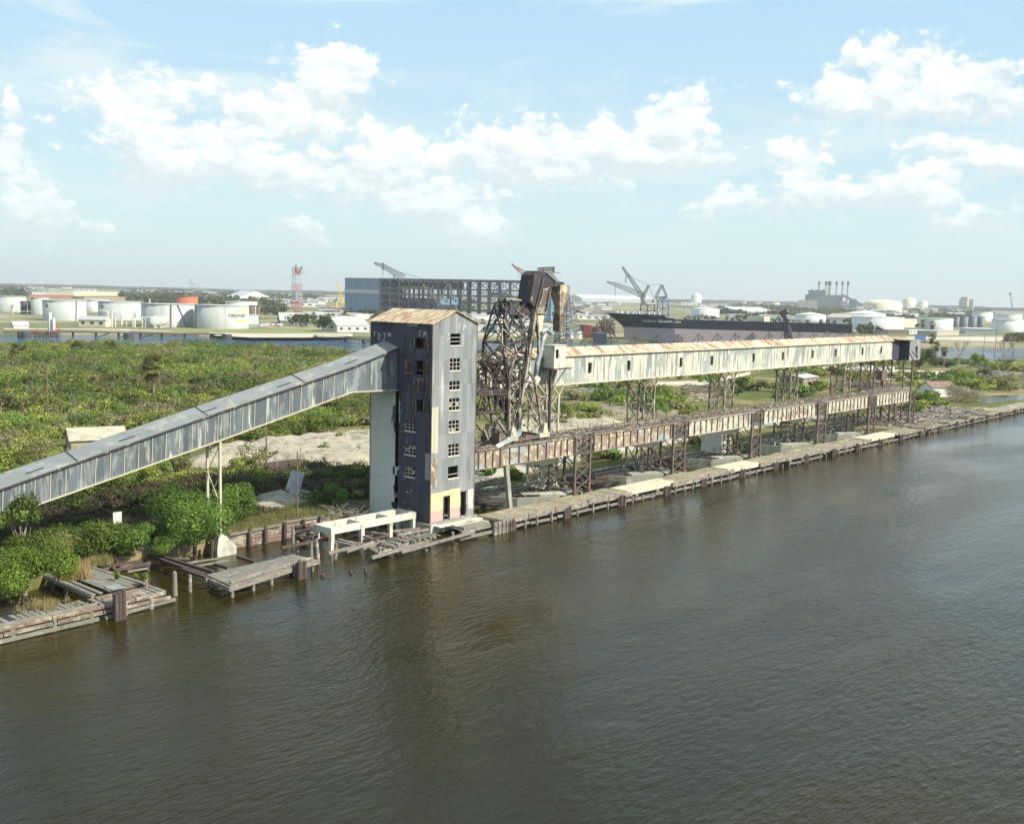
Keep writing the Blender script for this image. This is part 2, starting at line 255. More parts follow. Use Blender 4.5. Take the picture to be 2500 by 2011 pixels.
# ---------------------------------------------------------------- mesh builder
class MB:
    def __init__(s): s.v = []; s.f = []
    def quad(s, *p):
        i = len(s.v); s.v += [tuple(map(float, q)) for q in p]; s.f.append(tuple(range(i, i+len(p)))); return s
    def box(s, x0, y0, z0, x1, y1, z1):
        i = len(s.v)
        s.v += [(x0,y0,z0),(x1,y0,z0),(x1,y1,z0),(x0,y1,z0),(x0,y0,z1),(x1,y0,z1),(x1,y1,z1),(x0,y1,z1)]
        s.f += [(i,i+3,i+2,i+1),(i+4,i+5,i+6,i+7),(i,i+1,i+5,i+4),(i+1,i+2,i+6,i+5),(i+2,i+3,i+7,i+6),(i+3,i,i+4,i+7)]; return s
    def beam(s, p, q, w=.2, h=None, upv=(0,0,1), w2=None):
        p = np.array(p, float); q = np.array(q, float); d = q-p; L = np.linalg.norm(d)
        if L < 1e-6: return s
        d /= L; u = np.array(upv, float)
        if abs(d@u) > .98: u = np.array((0.,1.,0.)) if abs(d[1]) < .9 else np.array((1.,0.,0.))
        a = np.cross(d, u); a /= np.linalg.norm(a); b = np.cross(a, d); h = w if h is None else h
        k = 1 if w2 is None else w2/w
        i = len(s.v)
        for pt, kk in ((p, 1), (q, k)):
            for sa, sb in ((-1,-1),(1,-1),(1,1),(-1,1)): s.v.append(tuple(pt+a*(sa*w*kk/2)+b*(sb*h*kk/2)))
        s.f += [(i,i+1,i+2,i+3),(i+7,i+6,i+5,i+4)]
        for k_ in range(4): j = (k_+1) % 4; s.f.append((i+k_, i+4+k_, i+4+j, i+j))
        return s
    def tube(s, pts, r, n=8, cap=True):
        pts = [np.array(p, float) for p in pts]; rs = r if hasattr(r, '__len__') else [r]*len(pts); i0 = len(s.v); prev = None
        for k, p in enumerate(pts):
            d = pts[min(k+1, len(pts)-1)]-pts[max(k-1, 0)]; d = d/(np.linalg.norm(d)+1e-9)
            if prev is None:
                u = np.array((0,0,1.)) if abs(d[2]) < .9 else np.array((1.,0,0)); a = np.cross(d, u)
            else: a = prev-d*(prev@d)
            a /= np.linalg.norm(a)+1e-9; prev = a; b = np.cross(d, a)
            for j in range(n): t = 2*math.pi*j/n; s.v.append(tuple(p+rs[k]*(a*math.cos(t)+b*math.sin(t))))
        for k in range(len(pts)-1):
            for j in range(n):
                a_ = i0+k*n+j; b_ = i0+k*n+(j+1) % n; s.f.append((a_, b_, b_+n, a_+n))
        if cap: s.f.append(tuple(i0+j for j in range(n))[::-1]); s.f.append(tuple(i0+(len(pts)-1)*n+j for j in range(n)))
        return s
    def prism(s, poly, z0, z1):
        n = len(poly); i = len(s.v); s.v += [(*p[:2], z0) for p in poly]+[(*p[:2], z1) for p in poly]
        s.f += [tuple(range(i, i+n))[::-1], tuple(range(i+n, i+2*n))]+[(i+k, i+(k+1) % n, i+n+(k+1) % n, i+n+k) for k in range(n)]; return s
    def extrude(s, poly3, d):
        n = len(poly3); i = len(s.v); d = np.array(d, float)
        s.v += [tuple(map(float, p)) for p in poly3]+[tuple(np.array(p, float)+d) for p in poly3]
        s.f += [tuple(range(i, i+n)), tuple(range(i+n, i+2*n))[::-1]]+[(i+k, i+n+k, i+n+(k+1) % n, i+(k+1) % n) for k in range(n)]; return s
    def lathe(s, c, prof, n=32):                 # prof: (r,z)
        i0 = len(s.v)
        for r, z in prof:
            for j in range(n): t = 2*math.pi*j/n; s.v.append((c[0]+r*math.cos(t), c[1]+r*math.sin(t), z))
        for k in range(len(prof)-1):
            for j in range(n): a = i0+k*n+j; b = i0+k*n+(j+1) % n; s.f.append((a, b, b+n, a+n))
        if prof[-1][0] > .01: s.f.append(tuple(i0+(len(prof)-1)*n+j for j in range(n)))
        return s
    def build(s, name, m, parent=None, smooth_=False, org=None):
        v = np.array(s.v, dtype=np.float32).reshape(-1, 3)
        if parent is not None: org = world_loc(parent)
        elif org is None: mn, mx = v.min(0), v.max(0); org = ((mn[0]+mx[0])/2, (mn[1]+mx[1])/2, mn[2])
        org = np.array(org, float); me = bpy.data.meshes.new(name); me.from_pydata((v-org).tolist(), [], s.f)
        me.materials.append(MATS[m] if isinstance(m, str) else m)
        if smooth_: me.polygons.foreach_set('use_smooth', [True]*len(me.polygons))
        me.update()
        o = bpy.data.objects.new(name, me); COL.objects.link(o)
        if parent is not None: o.parent = parent; o['_w'] = list(world_loc(parent))
        else: o.location = org; o['_w'] = list(org)
        return o
def world_loc(o): return np.array(list(o['_w']))
def tag(o, label=None, cat=None, group=None, kind=None):
    if label: o['label'] = label
    if cat: o['category'] = cat
    if group: o['group'] = group
    if kind: o['kind'] = kind
    return o
def thing(name, label, cat, loc, group=None):
    o = bpy.data.objects.new(name, None); COL.objects.link(o); o.location = [float(q) for q in loc]; o['_w'] = [float(q) for q in loc]
    o.empty_display_size = 0.5
    return tag(o, label, cat, group)
def fastmesh(name, verts, faces_n, nverts_per, tints, m, org=None):
    """many separate n-gons sharing nothing: verts (K*n,3), tints (K,3)"""
    K = len(verts)//nverts_per; verts = np.asarray(verts, np.float32)
    if org is None: mn, mx = verts.min(0), verts.max(0); org = np.array(((mn[0]+mx[0])/2, (mn[1]+mx[1])/2, mn[2]))
    me = bpy.data.meshes.new(name); me.vertices.add(K*nverts_per); me.vertices.foreach_set('co', (verts-np.asarray(org, np.float32)).ravel())
    me.loops.add(K*nverts_per); me.loops.foreach_set('vertex_index', np.arange(K*nverts_per, dtype=np.int32))
    me.polygons.add(K); me.polygons.foreach_set('loop_start', np.arange(K, dtype=np.int32)*nverts_per)
    me.update(calc_edges=True)
    ca = me.color_attributes.new('tint', 'FLOAT_COLOR', 'POINT')
    c4 = np.ones((K*nverts_per, 4), np.float32); c4[:, :3] = np.repeat(tints, nverts_per, axis=0); ca.data.foreach_set('color', c4.ravel())
    me.materials.append(MATS[m]); return me, org
# ---------------------------------------------------------------- water
def water():
    m = bpy.data.materials.new('water'); m.use_nodes = True; nt = m.node_tree; b = nt.nodes['Principled BSDF']
    geo = N(nt, 'ShaderNodeNewGeometry'); P = geo.outputs['Position']
    def mapped(sc, rot=0, loc=(0,0,0)):
        mp = N(nt, 'ShaderNodeMapping'); nt.links.new(P, mp.inputs[0]); mp.inputs['Scale'].default_value = sc; mp.inputs['Rotation'].default_value = (0,0,rot); mp.inputs['Location'].default_value = loc
        return mp.outputs[0]
    murk = smooth(nt, noise(nt, mapped((.012,.012,1)), 1, 4), .4, .65)
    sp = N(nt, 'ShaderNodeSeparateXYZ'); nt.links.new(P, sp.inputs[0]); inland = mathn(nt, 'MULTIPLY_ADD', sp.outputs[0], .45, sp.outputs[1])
    nt.links.new(mixc(nt, smooth(nt, inland, 230, 320), mixc(nt, murk, (0.027,0.0205,0.0015), (0.017,0.0165,0.0035)), (0.045,0.105,0.175)), b.inputs['Base Color'])  # inland channel: blue of the reflected sky is put into the base colour
    b.inputs['Specular IOR Level'].default_value = 0.40; b.inputs['IOR'].default_value = 1.33
    ro = smooth(nt, noise(nt, mapped((.02,.045,1), R(20)), 1, 3), .35, .7, .03, .11); nt.links.new(ro, b.inputs['Roughness'])
    gust = smooth(nt, noise(nt, mapped((.018,.05,1), R(25)), 1, 4), .38, .66, .35, 1.35)
    h = mathn(nt, 'MULTIPLY', noise(nt, mapped((.42,1.0,1), R(22)), 1, 5, .62, dist=.4), .085)
    h = mathn(nt, 'ADD', h, mathn(nt, 'MULTIPLY', noise(nt, mapped((1.5,3.2,1), R(-8)), 1, 4, .6), .045))
    h = mathn(nt, 'ADD', h, mathn(nt, 'MULTIPLY', noise(nt, mapped((.75,1.9,1), R(34)), 1, 3, .5), .13))
    h = mathn(nt, 'ADD', h, mathn(nt, 'MULTIPLY', noise(nt, mapped((.10,.22,1), R(30)), 1, 2), .10))
    chan = smooth(nt, inland, 230, 330, 1.0, 8.0)   # the inner channel is choppier
    h = mathn(nt, 'MULTIPLY', mathn(nt, 'MULTIPLY', h, gust), chan)
    bp = N(nt, 'ShaderNodeBump'); nt.links.new(h, bp.inputs['Height']); bp.inputs['Distance'].default_value = 1.0; bp.inputs['Strength'].default_value = 0.95
    nt.links.new(bp.outputs[0], b.inputs['Normal']); MATS['water'] = m
    w = MB(); w.quad((-9000,-9000,0),(11000,-9000,0),(11000,11000,0),(-9000,11000,0)); tag(w.build('water', 'water', org=(0,0,0)), kind='structure')
water()

# ---------------------------------------------------------------- land
def landmat(name, greens, tan, sand, s1, lo, hi):
    m = bpy.data.materials.new(name); m.use_nodes = True; nt = m.node_tree; b = nt.nodes['Principled BSDF']
    P = N(nt, 'ShaderNodeNewGeometry').outputs['Position']
    def nz(s, d=5, off=0):
        mp = N(nt, 'ShaderNodeMapping'); nt.links.new(P, mp.inputs[0]); mp.inputs['Scale'].default_value = (s,s,s); mp.inputs['Location'].default_value = (off,off*.7,0); return noise(nt, mp.outputs[0], 1, d, .62)
    c = mixc(nt, smooth(nt, nz(s1*3), .4, .65), greens[0], greens[1])
    c = mixc(nt, smooth(nt, nz(s1, 6, 13), lo, hi), c, tan)
    c = mixc(nt, smooth(nt, nz(s1*.7, 6, 41), .60, .68), c, sand)
    c = mixc(nt, smooth(nt, nz(s1*14, 3, 5), .55, .8), c, tuple(x*.55 for x in greens[0]))
    nt.links.new(c, b.inputs['Base Color']); b.inputs['Roughness'].default_value = .95; b.inputs['Specular IOR Level'].default_value = .1; MATS[name] = m
landmat('island_ground', ((0.10,0.115,0.035),(0.15,0.17,0.055)), (0.27,0.225,0.13), (0.42,0.37,0.27), .035, .45, .62)
landmat('far_ground', ((0.155,0.175,0.085),(0.21,0.22,0.11)), (0.34,0.31,0.22), (0.48,0.46,0.37), .009, .46, .60)
mat('sand', (0.43,0.39,0.30), [((0.27,0.245,0.18),(.3,.3,.8),.45,.62),((0.20,0.20,0.09),(.18,.18,.18),.62,.72)], rough=.95, bump=((.9,.9,.9),.6))
mat('pale_gravel', (0.52,0.49,0.40), [((0.36,0.34,0.24),(.12,.2,.2),.5,.7)], rough=.95)
mat('dead_ground', (0.20,0.18,0.13), [((0.31,0.28,0.21),(.6,.6,.6),.5,.7),((0.10,0.085,0.07),(.5,1.2,1),.55,.7)], rough=.95)
def land(name, poly, z0, z1, m):
    b = MB(); b.prism(poly, z0, z1); return tag(b.build(name, m, org=(poly[0][0], poly[0][1], z0)), kind='structure')
ISL = [(-120,11),(36,11),(46,14.6),(57,15.2),(66,15.6),(84,16.2),(92,17.2),(104,14.6),(132,14.4),(160,14.6),(190,14.4),(228,14.6),(236,4.6),(252,.8),(330,.8),(480,.8),(860,.8),
       (900,30),(700,66),(592,84),(516,108),(430,160),(352,214),(312,262),(300,330),(262,372),(200,400),(60,420),(-120,430)]
land('ground', ISL, -2.0, 1.6, 'island_ground')
FAR = [(-2500,830),(30,640),(150,562),*[tuple(float(q) for q in at(c_, a_, b_, z=0)[:2]) for c_, a_, b_ in (('A',-60,950),('A',700,958),('A',1600,950),('B',400,852),('B',900,860),('B',1600,866),('B',2160,880))],(523,340),(560,330),(640,250),(700,196),(802,137),(900,80),(1100,-40),(1500,-300),(9500,-3000),(10500,3000),(9800,10000),(1000,10500),(-6000,9000)]
land('far_ground', FAR, -2.0, 1.8, 'far_ground')
def patch(name, poly, z, m, kind='structure'):
    b = MB(); b.quad(*[(x, y, z) for x, y in poly]); return tag(b.build(name, m), kind=kind)
# sand mounds behind the bulkhead
def mound(name, poly, z, h, m, step=1.4, seed=0, ridg=1.0, freq=.35):
    P = np.array(poly); x0, y0 = P.min(0); x1, y1 = P.max(0); nx, ny = int((x1-x0)/step)+1, int((y1-y0)/step)+1
    gx, gy = np.meshgrid(np.linspace(x0, x1, nx), np.linspace(y0, y1, ny), indexing='ij')
    def inside(x, y):
        c = np.zeros(x.shape, bool); j = len(P)-1
        for i in range(len(P)):
            cond = ((P[i,1] > y) != (P[j,1] > y)) & (x < (P[j,0]-P[i,0])*(y-P[i,1])/(P[j,1]-P[i,1]+1e-9)+P[i,0]); c ^= cond; j = i
        return c
    def dist(x, y):
        d = np.full(x.shape, 1e9)
        for i in range(len(P)):
            a, b_ = P[i], P[(i+1) % len(P)]; t = np.clip(((x-a[0])*(b_[0]-a[0])+(y-a[1])*(b_[1]-a[1]))/((b_-a)@(b_-a)), 0, 1)
            d = np.minimum(d, np.hypot(x-a[0]-t*(b_[0]-a[0]), y-a[1]-t*(b_[1]-a[1])))
        return d
    ins = inside(gx, gy); d = np.where(ins, dist(gx, gy), -dist(gx, gy)); r = np.random.default_rng(seed); hh = np.zeros(gx.shape)
    for k in range(7): 
        a = r.uniform(-.5, .7); f = freq*(1.45**k); hh += np.abs(np.sin((gx*math.cos(a)+gy*math.sin(a))*f+r.uniform(0, 6)+1.3*np.sin(gy*f*.37+k)))/(1.35**k)
    hh = hh/hh.max(); zz = z-.05+np.clip(d/4, -.2, 1)*h*(.35+.65*ridg*hh)
    v = np.stack([gx, gy, zz], -1).reshape(-1, 3); b = MB(); b.v = [tuple(map(float, q)) for q in v]
    for i in range(nx-1):
        for j in range(ny-1):
            if d[i:i+2, j:j+2].max() > -.5: b.f.append((i*ny+j, (i+1)*ny+j, (i+1)*ny+j+1, i*ny+j+1))
    used = sorted({q for f in b.f for q in f}); mp = {q: k for k, q in enumerate(used)}; b.v = [b.v[q] for q in used]; b.f = [tuple(mp[q] for q in f) for f in b.f]
    return tag(b.build(name, m, smooth_=True), kind='structure')
mound('sand_bank', [(90,60),(96,53),(102,54),(103,47),(106,38),(114,35),(126,38),(142,44),(152,56),(148,68),(132,70),(118,72),(104,71),(95,66)], 1.6, 2.6, 'sand', seed=3)
mound('sandy_slope', [(79,24),(84,23.5),(90,26),(94,32),(92,36),(86,34),(81,29)], 1.6, .9, 'sand', seed=4)
mound('sand_bank', [(150,44),(166,36),(182,40),(196,48),(204,62),(196,74),(176,66),(158,56)], 1.6, 1.6, 'sand', seed=9)
mound('dirt_mound', [(196,56),(226,50),(240,62),(226,76),(202,72)], 1.6, 1.7, 'dead_ground', seed=5)
patch('gravel_track', [(98,19),(150,22.5),(200,25),(252,24),(252,31),(200,31),(150,28),(98,24)], 1.612, 'pale_gravel')
patch('dead_ground', [(236,6),(252,1.2),(300,1.2),(304,9),(300,18),(262,20),(238,15)], 1.62, 'dead_ground')
patch('pale_yard', [tuple(at('c6', *p, z=1.6)[:2]) for p in ((210,905),(640,945),(1000,1000),(1180,955),(1420,990),(1520,965),(1745,940),(1400,918),(1000,905),(300,880))], 1.616, 'pale_gravel')
patch('sandy_track', [tuple(at('c5', *p, z=1.6)[:2]) for p in ((900,985),(1300,985),(1640,905),(1640,885),(1300,950),(950,960))], 1.616, 'pale_gravel')
patch('pond_water', [tuple(at('c6', *p, z=1.6)[:2]) for p in ((1755,1165),(1830,1140),(1990,1130),(2150,1125),(2150,1175),(2040,1180),(1900,1195),(1780,1215))], 1.635, 'water')
patch('sandy_clearing', [tuple(at('c2', *p, z=1.6)[:2]) for p in ((425,760),(525,752),(530,768),(440,778))], 1.62, 'pale_gravel')
patch('sandy_clearing', [tuple(at('c2', *p, z=1.6)[:2]) for p in ((815,738),(950,736),(955,748),(820,750))], 1.62, 'pale_gravel')

# ---------------------------------------------------------------- elevator tower
TX0, TX1, TY0, TY1, TZ0, TZ1 = 90.93, 98.85, 4.8, 16.0, 1.45, 26.09
RX, RZ = 94.89, 27.62
tower = thing('elevator_tower', 'tall grey corrugated elevator tower with rusty gabled roof and a column of dark windows', 'tower', (94.9, 10.4, 1.45))
def holed(b, o, u, v, W, H, holes, depth, nrm):
    """wall in the plane o+u*a+v*c with rectangular holes (a0,c0,a1,c1); reveals go back along -nrm"""
    o, u, v, nrm = (np.array(q, float) for q in (o, u, v, nrm))
    A = sorted({0, W, *[h[0] for h in holes], *[h[2] for h in holes]}); Cc = sorted({0, H, *[h[1] for h in holes], *[h[3] for h in holes]})
    for i in range(len(A)-1):
        for j in range(len(Cc)-1):
            am, cm = (A[i]+A[i+1])/2, (Cc[j]+Cc[j+1])/2
            if any(h[0] < am < h[2] and h[1] < cm < h[3] for h in holes): continue
            b.quad(*[o+u*a+v*c for a, c in ((A[i],Cc[j]),(A[i+1],Cc[j]),(A[i+1],Cc[j+1]),(A[i],Cc[j+1]))])
    for h in holes:
        c4 = [(h[0],h[1]),(h[2],h[1]),(h[2],h[3]),(h[0],h[3])]
        for k in range(4):
            p, q = c4[k], c4[(k+1) % 4]; b.quad(o+u*p[0]+v*p[1], o+u*q[0]+v*q[1], o+u*q[0]+v*q[1]-nrm*depth, o+u*p[0]+v*p[1]-nrm*depth)
FW = []                                                        # front windows: x0,z0,x1,z1
for (zt, zb) in ((24.92,23.45),(21.83,20.32),(19.0,17.9),(16.85,15.35),(14.04,12.62),(11.08,9.6),(8.28,6.75)): FW.append((93.98-TX0, zb-TZ0, 95.84-TX0, zt-TZ0))
fr = MB()
door_hole = (2.35, 0.15, 3.35, 3.1); door2 = (5.35, 0.2, 6.45, 3.35)
holed(fr, (TX0,TY0,TZ0), (1,0,0), (0,0,1), TX1-TX0, TZ1-TZ0, FW+[door_hole, door2], .25, (0,-1,0))
fr.quad((TX0,TY0,TZ1),(TX1,TY0,TZ1),(RX,TY0,RZ))
fr.quad((TX0,TY1,TZ0),(TX1,TY1,TZ0),(TX1,TY1,TZ1),(RX,TY1,RZ),(TX0,TY1,TZ1))
fr.quad((TX1,TY0,TZ0),(TX1,TY1,TZ0),(TX1,TY1,TZ1),(TX1,TY0,TZ1))
fr.build('wall', 'grey_sheet', tower)
# shaded side: dark sheet with openings; rear lower half is pale render
def yz(c, a, b): p = at(c, a, b, x=TX0); return float(p[1]), float(p[2])
def hole_side(c, x0, y0, x1, y1):
    p, q = yz(c, x0, y0), yz(c, x1, y1); return (min(p[0],q[0])-TY0, min(p[1],q[1])-TZ0, max(p[0],q[0])-TY0, max(p[1],q[1])-TZ0)
SH = [hole_side('T',705,520,840,695), hole_side('T',712,865,830,1085), hole_side('T',690,1150,755,1340), hole_side('T',765,1150,835,1340), hole_side('T',722,1455,832,1640),
      hole_side('U',505,90,645,245), hole_side('U',500,420,645,570), hole_side('U',498,710,632,870), hole_side('U',535,1285,630,1370)]
SH2 = [hole_side('U',320,712,403,845), hole_side('U',348,1065,395,1145)]
PY = yz('T',410,1330)[0]-TY0; PZ = yz('T',410,1310)[1]-TZ0
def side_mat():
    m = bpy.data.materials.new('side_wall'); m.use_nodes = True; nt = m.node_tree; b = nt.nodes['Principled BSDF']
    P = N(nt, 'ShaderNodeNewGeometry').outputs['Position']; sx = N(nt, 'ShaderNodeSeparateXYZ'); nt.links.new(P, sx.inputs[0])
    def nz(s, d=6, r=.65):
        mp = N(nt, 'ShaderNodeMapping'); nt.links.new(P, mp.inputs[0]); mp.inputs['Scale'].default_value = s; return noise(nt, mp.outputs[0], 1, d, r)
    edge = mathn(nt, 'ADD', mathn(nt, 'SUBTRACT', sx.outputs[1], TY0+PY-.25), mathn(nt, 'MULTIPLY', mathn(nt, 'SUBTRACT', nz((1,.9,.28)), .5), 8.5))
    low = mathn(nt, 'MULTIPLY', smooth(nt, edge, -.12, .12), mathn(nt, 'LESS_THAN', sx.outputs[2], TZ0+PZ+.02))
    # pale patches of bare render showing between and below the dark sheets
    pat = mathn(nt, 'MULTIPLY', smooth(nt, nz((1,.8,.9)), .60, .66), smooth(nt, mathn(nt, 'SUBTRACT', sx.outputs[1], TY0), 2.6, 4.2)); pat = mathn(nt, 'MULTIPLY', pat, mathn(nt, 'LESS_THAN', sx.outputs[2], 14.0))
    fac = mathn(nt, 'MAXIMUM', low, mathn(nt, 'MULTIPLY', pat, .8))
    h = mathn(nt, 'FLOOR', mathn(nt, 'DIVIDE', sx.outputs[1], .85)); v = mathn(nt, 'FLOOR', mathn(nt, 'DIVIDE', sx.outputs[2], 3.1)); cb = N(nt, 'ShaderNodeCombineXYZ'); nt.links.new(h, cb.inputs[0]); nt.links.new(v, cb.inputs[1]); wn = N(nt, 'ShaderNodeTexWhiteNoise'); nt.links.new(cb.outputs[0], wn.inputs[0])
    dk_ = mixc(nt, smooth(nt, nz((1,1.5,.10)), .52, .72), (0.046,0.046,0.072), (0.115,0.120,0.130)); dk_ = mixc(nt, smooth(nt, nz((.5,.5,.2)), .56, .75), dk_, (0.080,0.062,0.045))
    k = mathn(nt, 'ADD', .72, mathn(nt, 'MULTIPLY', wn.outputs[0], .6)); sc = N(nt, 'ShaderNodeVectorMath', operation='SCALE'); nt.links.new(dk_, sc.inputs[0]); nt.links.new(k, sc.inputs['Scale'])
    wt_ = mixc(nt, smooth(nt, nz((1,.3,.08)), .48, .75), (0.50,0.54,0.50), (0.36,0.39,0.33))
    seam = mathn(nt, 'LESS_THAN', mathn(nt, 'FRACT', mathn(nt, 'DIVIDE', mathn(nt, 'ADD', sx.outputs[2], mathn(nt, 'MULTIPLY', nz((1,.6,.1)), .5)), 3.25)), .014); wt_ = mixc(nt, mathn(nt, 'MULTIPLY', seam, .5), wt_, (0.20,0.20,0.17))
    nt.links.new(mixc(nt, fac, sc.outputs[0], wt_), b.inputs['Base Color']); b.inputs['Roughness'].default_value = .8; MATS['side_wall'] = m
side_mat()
dk = MB()
holed(dk, (TX0,TY0,TZ0), (0,1,0), (0,0,1), PY, TZ1-TZ0, [h for h in SH if h[2] < PY], .25, (-1,0,0))
holed(dk, (TX0,TY0+PY,TZ0+PZ), (0,1,0), (0,0,1), TY1-TY0-PY, TZ1-TZ0-PZ, [], .25, (-1,0,0))
dk.build('dark_side_wall', 'side_wall', tower)
wh = MB(); holed(wh, (TX0,TY0+PY,TZ0), (0,1,0), (0,0,1), TY1-TY0-PY, PZ, [h for h in (tuple(a-(PY if i % 2 == 0 else 0) for i, a in enumerate(h)) for h in SH2)], .25, (-1,0,0))
wh.build('pale_side_wall', 'side_wall', tower)
o_ = yz('U',355,1245); blob = MB(); blob.v = []; 
pts = [(TX0-.012, o_[0]+.62*math.cos(t)*(1+.2*math.sin(3*t)), o_[1]+.5*math.sin(t)*(1+.2*math.cos(2*t))) for t in np.linspace(0, 6.283, 12, endpoint=False)]
blob.extrude(pts, (.008,0,0)); blob.build('broken_hole', 'glassless', tower)
rf = MB(); ov = .28; th = .09
for s, xe in ((-1, TX0), (1, TX1)):
    sl_ = (RZ-TZ1)/abs(RX-xe); xo = xe+s*ov; zo = TZ1-sl_*ov
    p = [(xo,TY0-ov,zo+.06),(RX,TY0-ov,RZ+.06),(RX,TY1+ov,RZ+.06),(xo,TY1+ov,zo+.06)]
    if s > 0: p = p[::-1]
    rf.extrude(p, (0,0,th))
rf.build('roof', 'rust_roof', tower)
# windows: frames with muntins
def window(par, o, u, v, W, H, nx, ny, nrm, missing=(), m='frame_paint', panes=()):
    o, u, v, nrm = (np.array(q, float) for q in (o, u, v, nrm)); b = MB(); t = .06
    def bar(a0, c0, a1, c1): p = o+u*a0+v*c0-nrm*.08; q = o+u*a1+v*c1-nrm*.08; b.beam(p, q, t, .05, upv=nrm)
    bar(0,0,W,0); bar(0,H,W,H); bar(0,0,0,H); bar(W,0,W,H)
    for i in range(1, nx):
        if ('v', i) not in missing: bar(W*i/nx, 0, W*i/nx, H)
    for j in range(1, ny):
        if ('h', j) not in missing: bar(0, H*j/ny, W, H*j/ny)
    w = b.build('window', m, par)
    s = MB(); s.beam(o-v*.08-u*.1+nrm*.03, o-v*.08+u*(W+.1)+nrm*.03, .14, .12, upv=nrm); s.build('sill', 'frame_paint', w)
    if panes:
        for i, j in panes: 
            g = MB(); g.extrude([o+u*(W*i/nx+.04)+v*(H*j/ny+.04)-nrm*.1, o+u*(W*(i+1)/nx-.04)+v*(H*j/ny+.04)-nrm*.1, o+u*(W*(i+1)/nx-.04)+v*(H*(j+1)/ny-.04)-nrm*.1, o+u*(W*i/nx+.04)+v*(H*(j+1)/ny-.04)-nrm*.1], -nrm*.02); g.build('pane', 'old_paint', w)
    return w
miss = [(('v',1),('v',2)), (), (), (), (), (), (('v',1),('v',2),('h',2))]; pan = [(), (), (), ((0,1),(2,1)), ((0,0),(1,0)), (), ()]
for k, h in enumerate(FW): window(tower, (TX0+h[0],TY0,TZ0+h[1]), (1,0,0), (0,0,1), h[2]-h[0], h[3]-h[1], 3, 3 if k != 2 else 2, (0,-1,0), miss[k], panes=pan[k])
for k, h in enumerate(SH):
    if k in (5,6,7,8): window(tower, (TX0,TY0+h[0],TZ0+h[1]), (0,1,0), (0,0,1), h[2]-h[0], h[3]-h[1], 3, 3, (-1,0,0), panes=[(), ((0,2),(2,1),(1,2)), ((1,2),(0,1),(2,2)), ()][k-5])
def shutter(y0, z0, y1, z1):
    b = MB(); b.box(TX0-.10, min(y0,y1), min(z0,z1), TX0-.03, max(y0,y1), max(z0,z1)); s = b.build('shutter', 'brown_shutter', tower)
    f = MB(); a, c, d, e = min(y0,y1), min(z0,z1), max(y0,y1), max(z0,z1)
    for p, q in (((a,c),(d,c)),((d,c),(d,e)),((d,e),(a,e)),((a,e),(a,c))): f.beam((TX0-.12,p[0],p[1]),(TX0-.12,q[0],q[1]),.07,.05,upv=(1,0,0))
    f.build('shutter_frame', 'old_paint', s)
for q in ((650,515,700,740),(850,525,905,745),(572,860,665,1065),(843,870,905,1085),(695,1145,755,1345),(768,1145,835,1345),(680,1460,722,1660),(842,1475,898,1690)):
    shutter(*yz('T',q[0],q[1]), *yz('T',q[2],q[3]))
b = MB(); p, q = yz('T',612,318), yz('T',750,358); b.box(TX0-.25, q[0], q[1], TX0-.02, p[0], p[1]); b.build('vent_hood', 'red_wood', tower)
# ground floor room at the corner: yellow and pink plastered recess
def xz(c, a, b_, y=TY0): p = at(c, a, b_, y=y); return float(p[0]), float(p[2])
b = MB(); b.box(TX0+.12,TY0-.03,1.45+1.5,TX0+2.3,TY0-.005,5.2); b.box(TX0+3.4,TY0-.03,3.0,TX0+5.3,TY0-.005,5.35); b.box(TX0+2.3,TY0-.03,4.6,TX0+3.4,TY0-.005,5.28)
b.build('yellow_plaster', 'yellow_wall', tower)
b = MB(); b.box(TX0+.12,TY0-.032,1.6,TX0+2.3,TY0-.005,2.95); b.box(TX0+3.4,TY0-.032,1.6,TX0+5.3,TY0-.005,3.0); b.build('pink_plaster', 'pink_wall', tower)
b = MB(); b.beam((TX0+2.33,TY0-.08,1.6),(TX0+2.33,TY0-.08,4.6),.1); b.beam((TX0+3.38,TY0-.08,1.6),(TX0+3.38,TY0-.08,4.6),.1); b.beam((TX0+2.33,TY0-.08,4.6),(TX0+3.38,TY0-.08,4.6),.1); b.build('door_frame', 'dark_wood', tower)
b = MB(); b.box(TX0+6.75,TY0-.05,2.4,TX0+7.75,TY0-.01,4.9); b.build('white_board', 'white_concrete', tower)
b = MB(); b.box(TX0+5.3,TY0-.06,1.6,TX0+5.42,TY0+.02,4.95); b.box(TX0+6.4,TY0-.06,1.6,TX0+6.52,TY0+.02,4.95); b.build('door_frame', 'old_paint', tower)
# patched lighter sheets on the corner
b = MB(); b.box(TX0+.02,TY0-.03,10.3,TX0+.55,TY0-.005,15.9); b.box(TX0+.6,TY0-.035,10.2,TX0+1.15,TY0-.005,15.95); b.build('loose_sheet', 'pale_steel', tower)
b = MB(); b.box(TX0+.02,TY0-.032,5.9,TX0+.5,TY0-.005,9.0); b.box(TX0+.55,TY0-.03,5.9,TX0+1.05,TY0-.005,10.0); b.build('rusted_sheet', 'rusty_plate', tower)
b = MB(); b.box(TX0-.04,TY0+.05,6.9,TX0-.01,TY0+.95,10.2); b.build('loose_sheet', 'grey_sheet', tower)
b = MB()
for z in (5,9,13.6,17.2,20.4,23.0): b.box(TX0+.05,TY0+.3,z-.08,TX1-.05,TY1-.05,z)
b.build('floor_slab', 'dark_wood', tower)
b = MB()
for (x, y) in ((TX0,TY0),(TX1,TY0),(TX0,TY1)): b.beam((x,y,TZ0),(x,y,TZ1),.10)
b.build('corner_trim', 'rust', tower)
b = MB(); b.box(TX0-.5,TY0-.6,.3,TX1+.6,TY1+.3,1.45); b.box(TX0-.5,TY0-.55,-1.5,TX0+.6,TY0+.6,.3); b.build('foundation', 'old_concrete', tower)
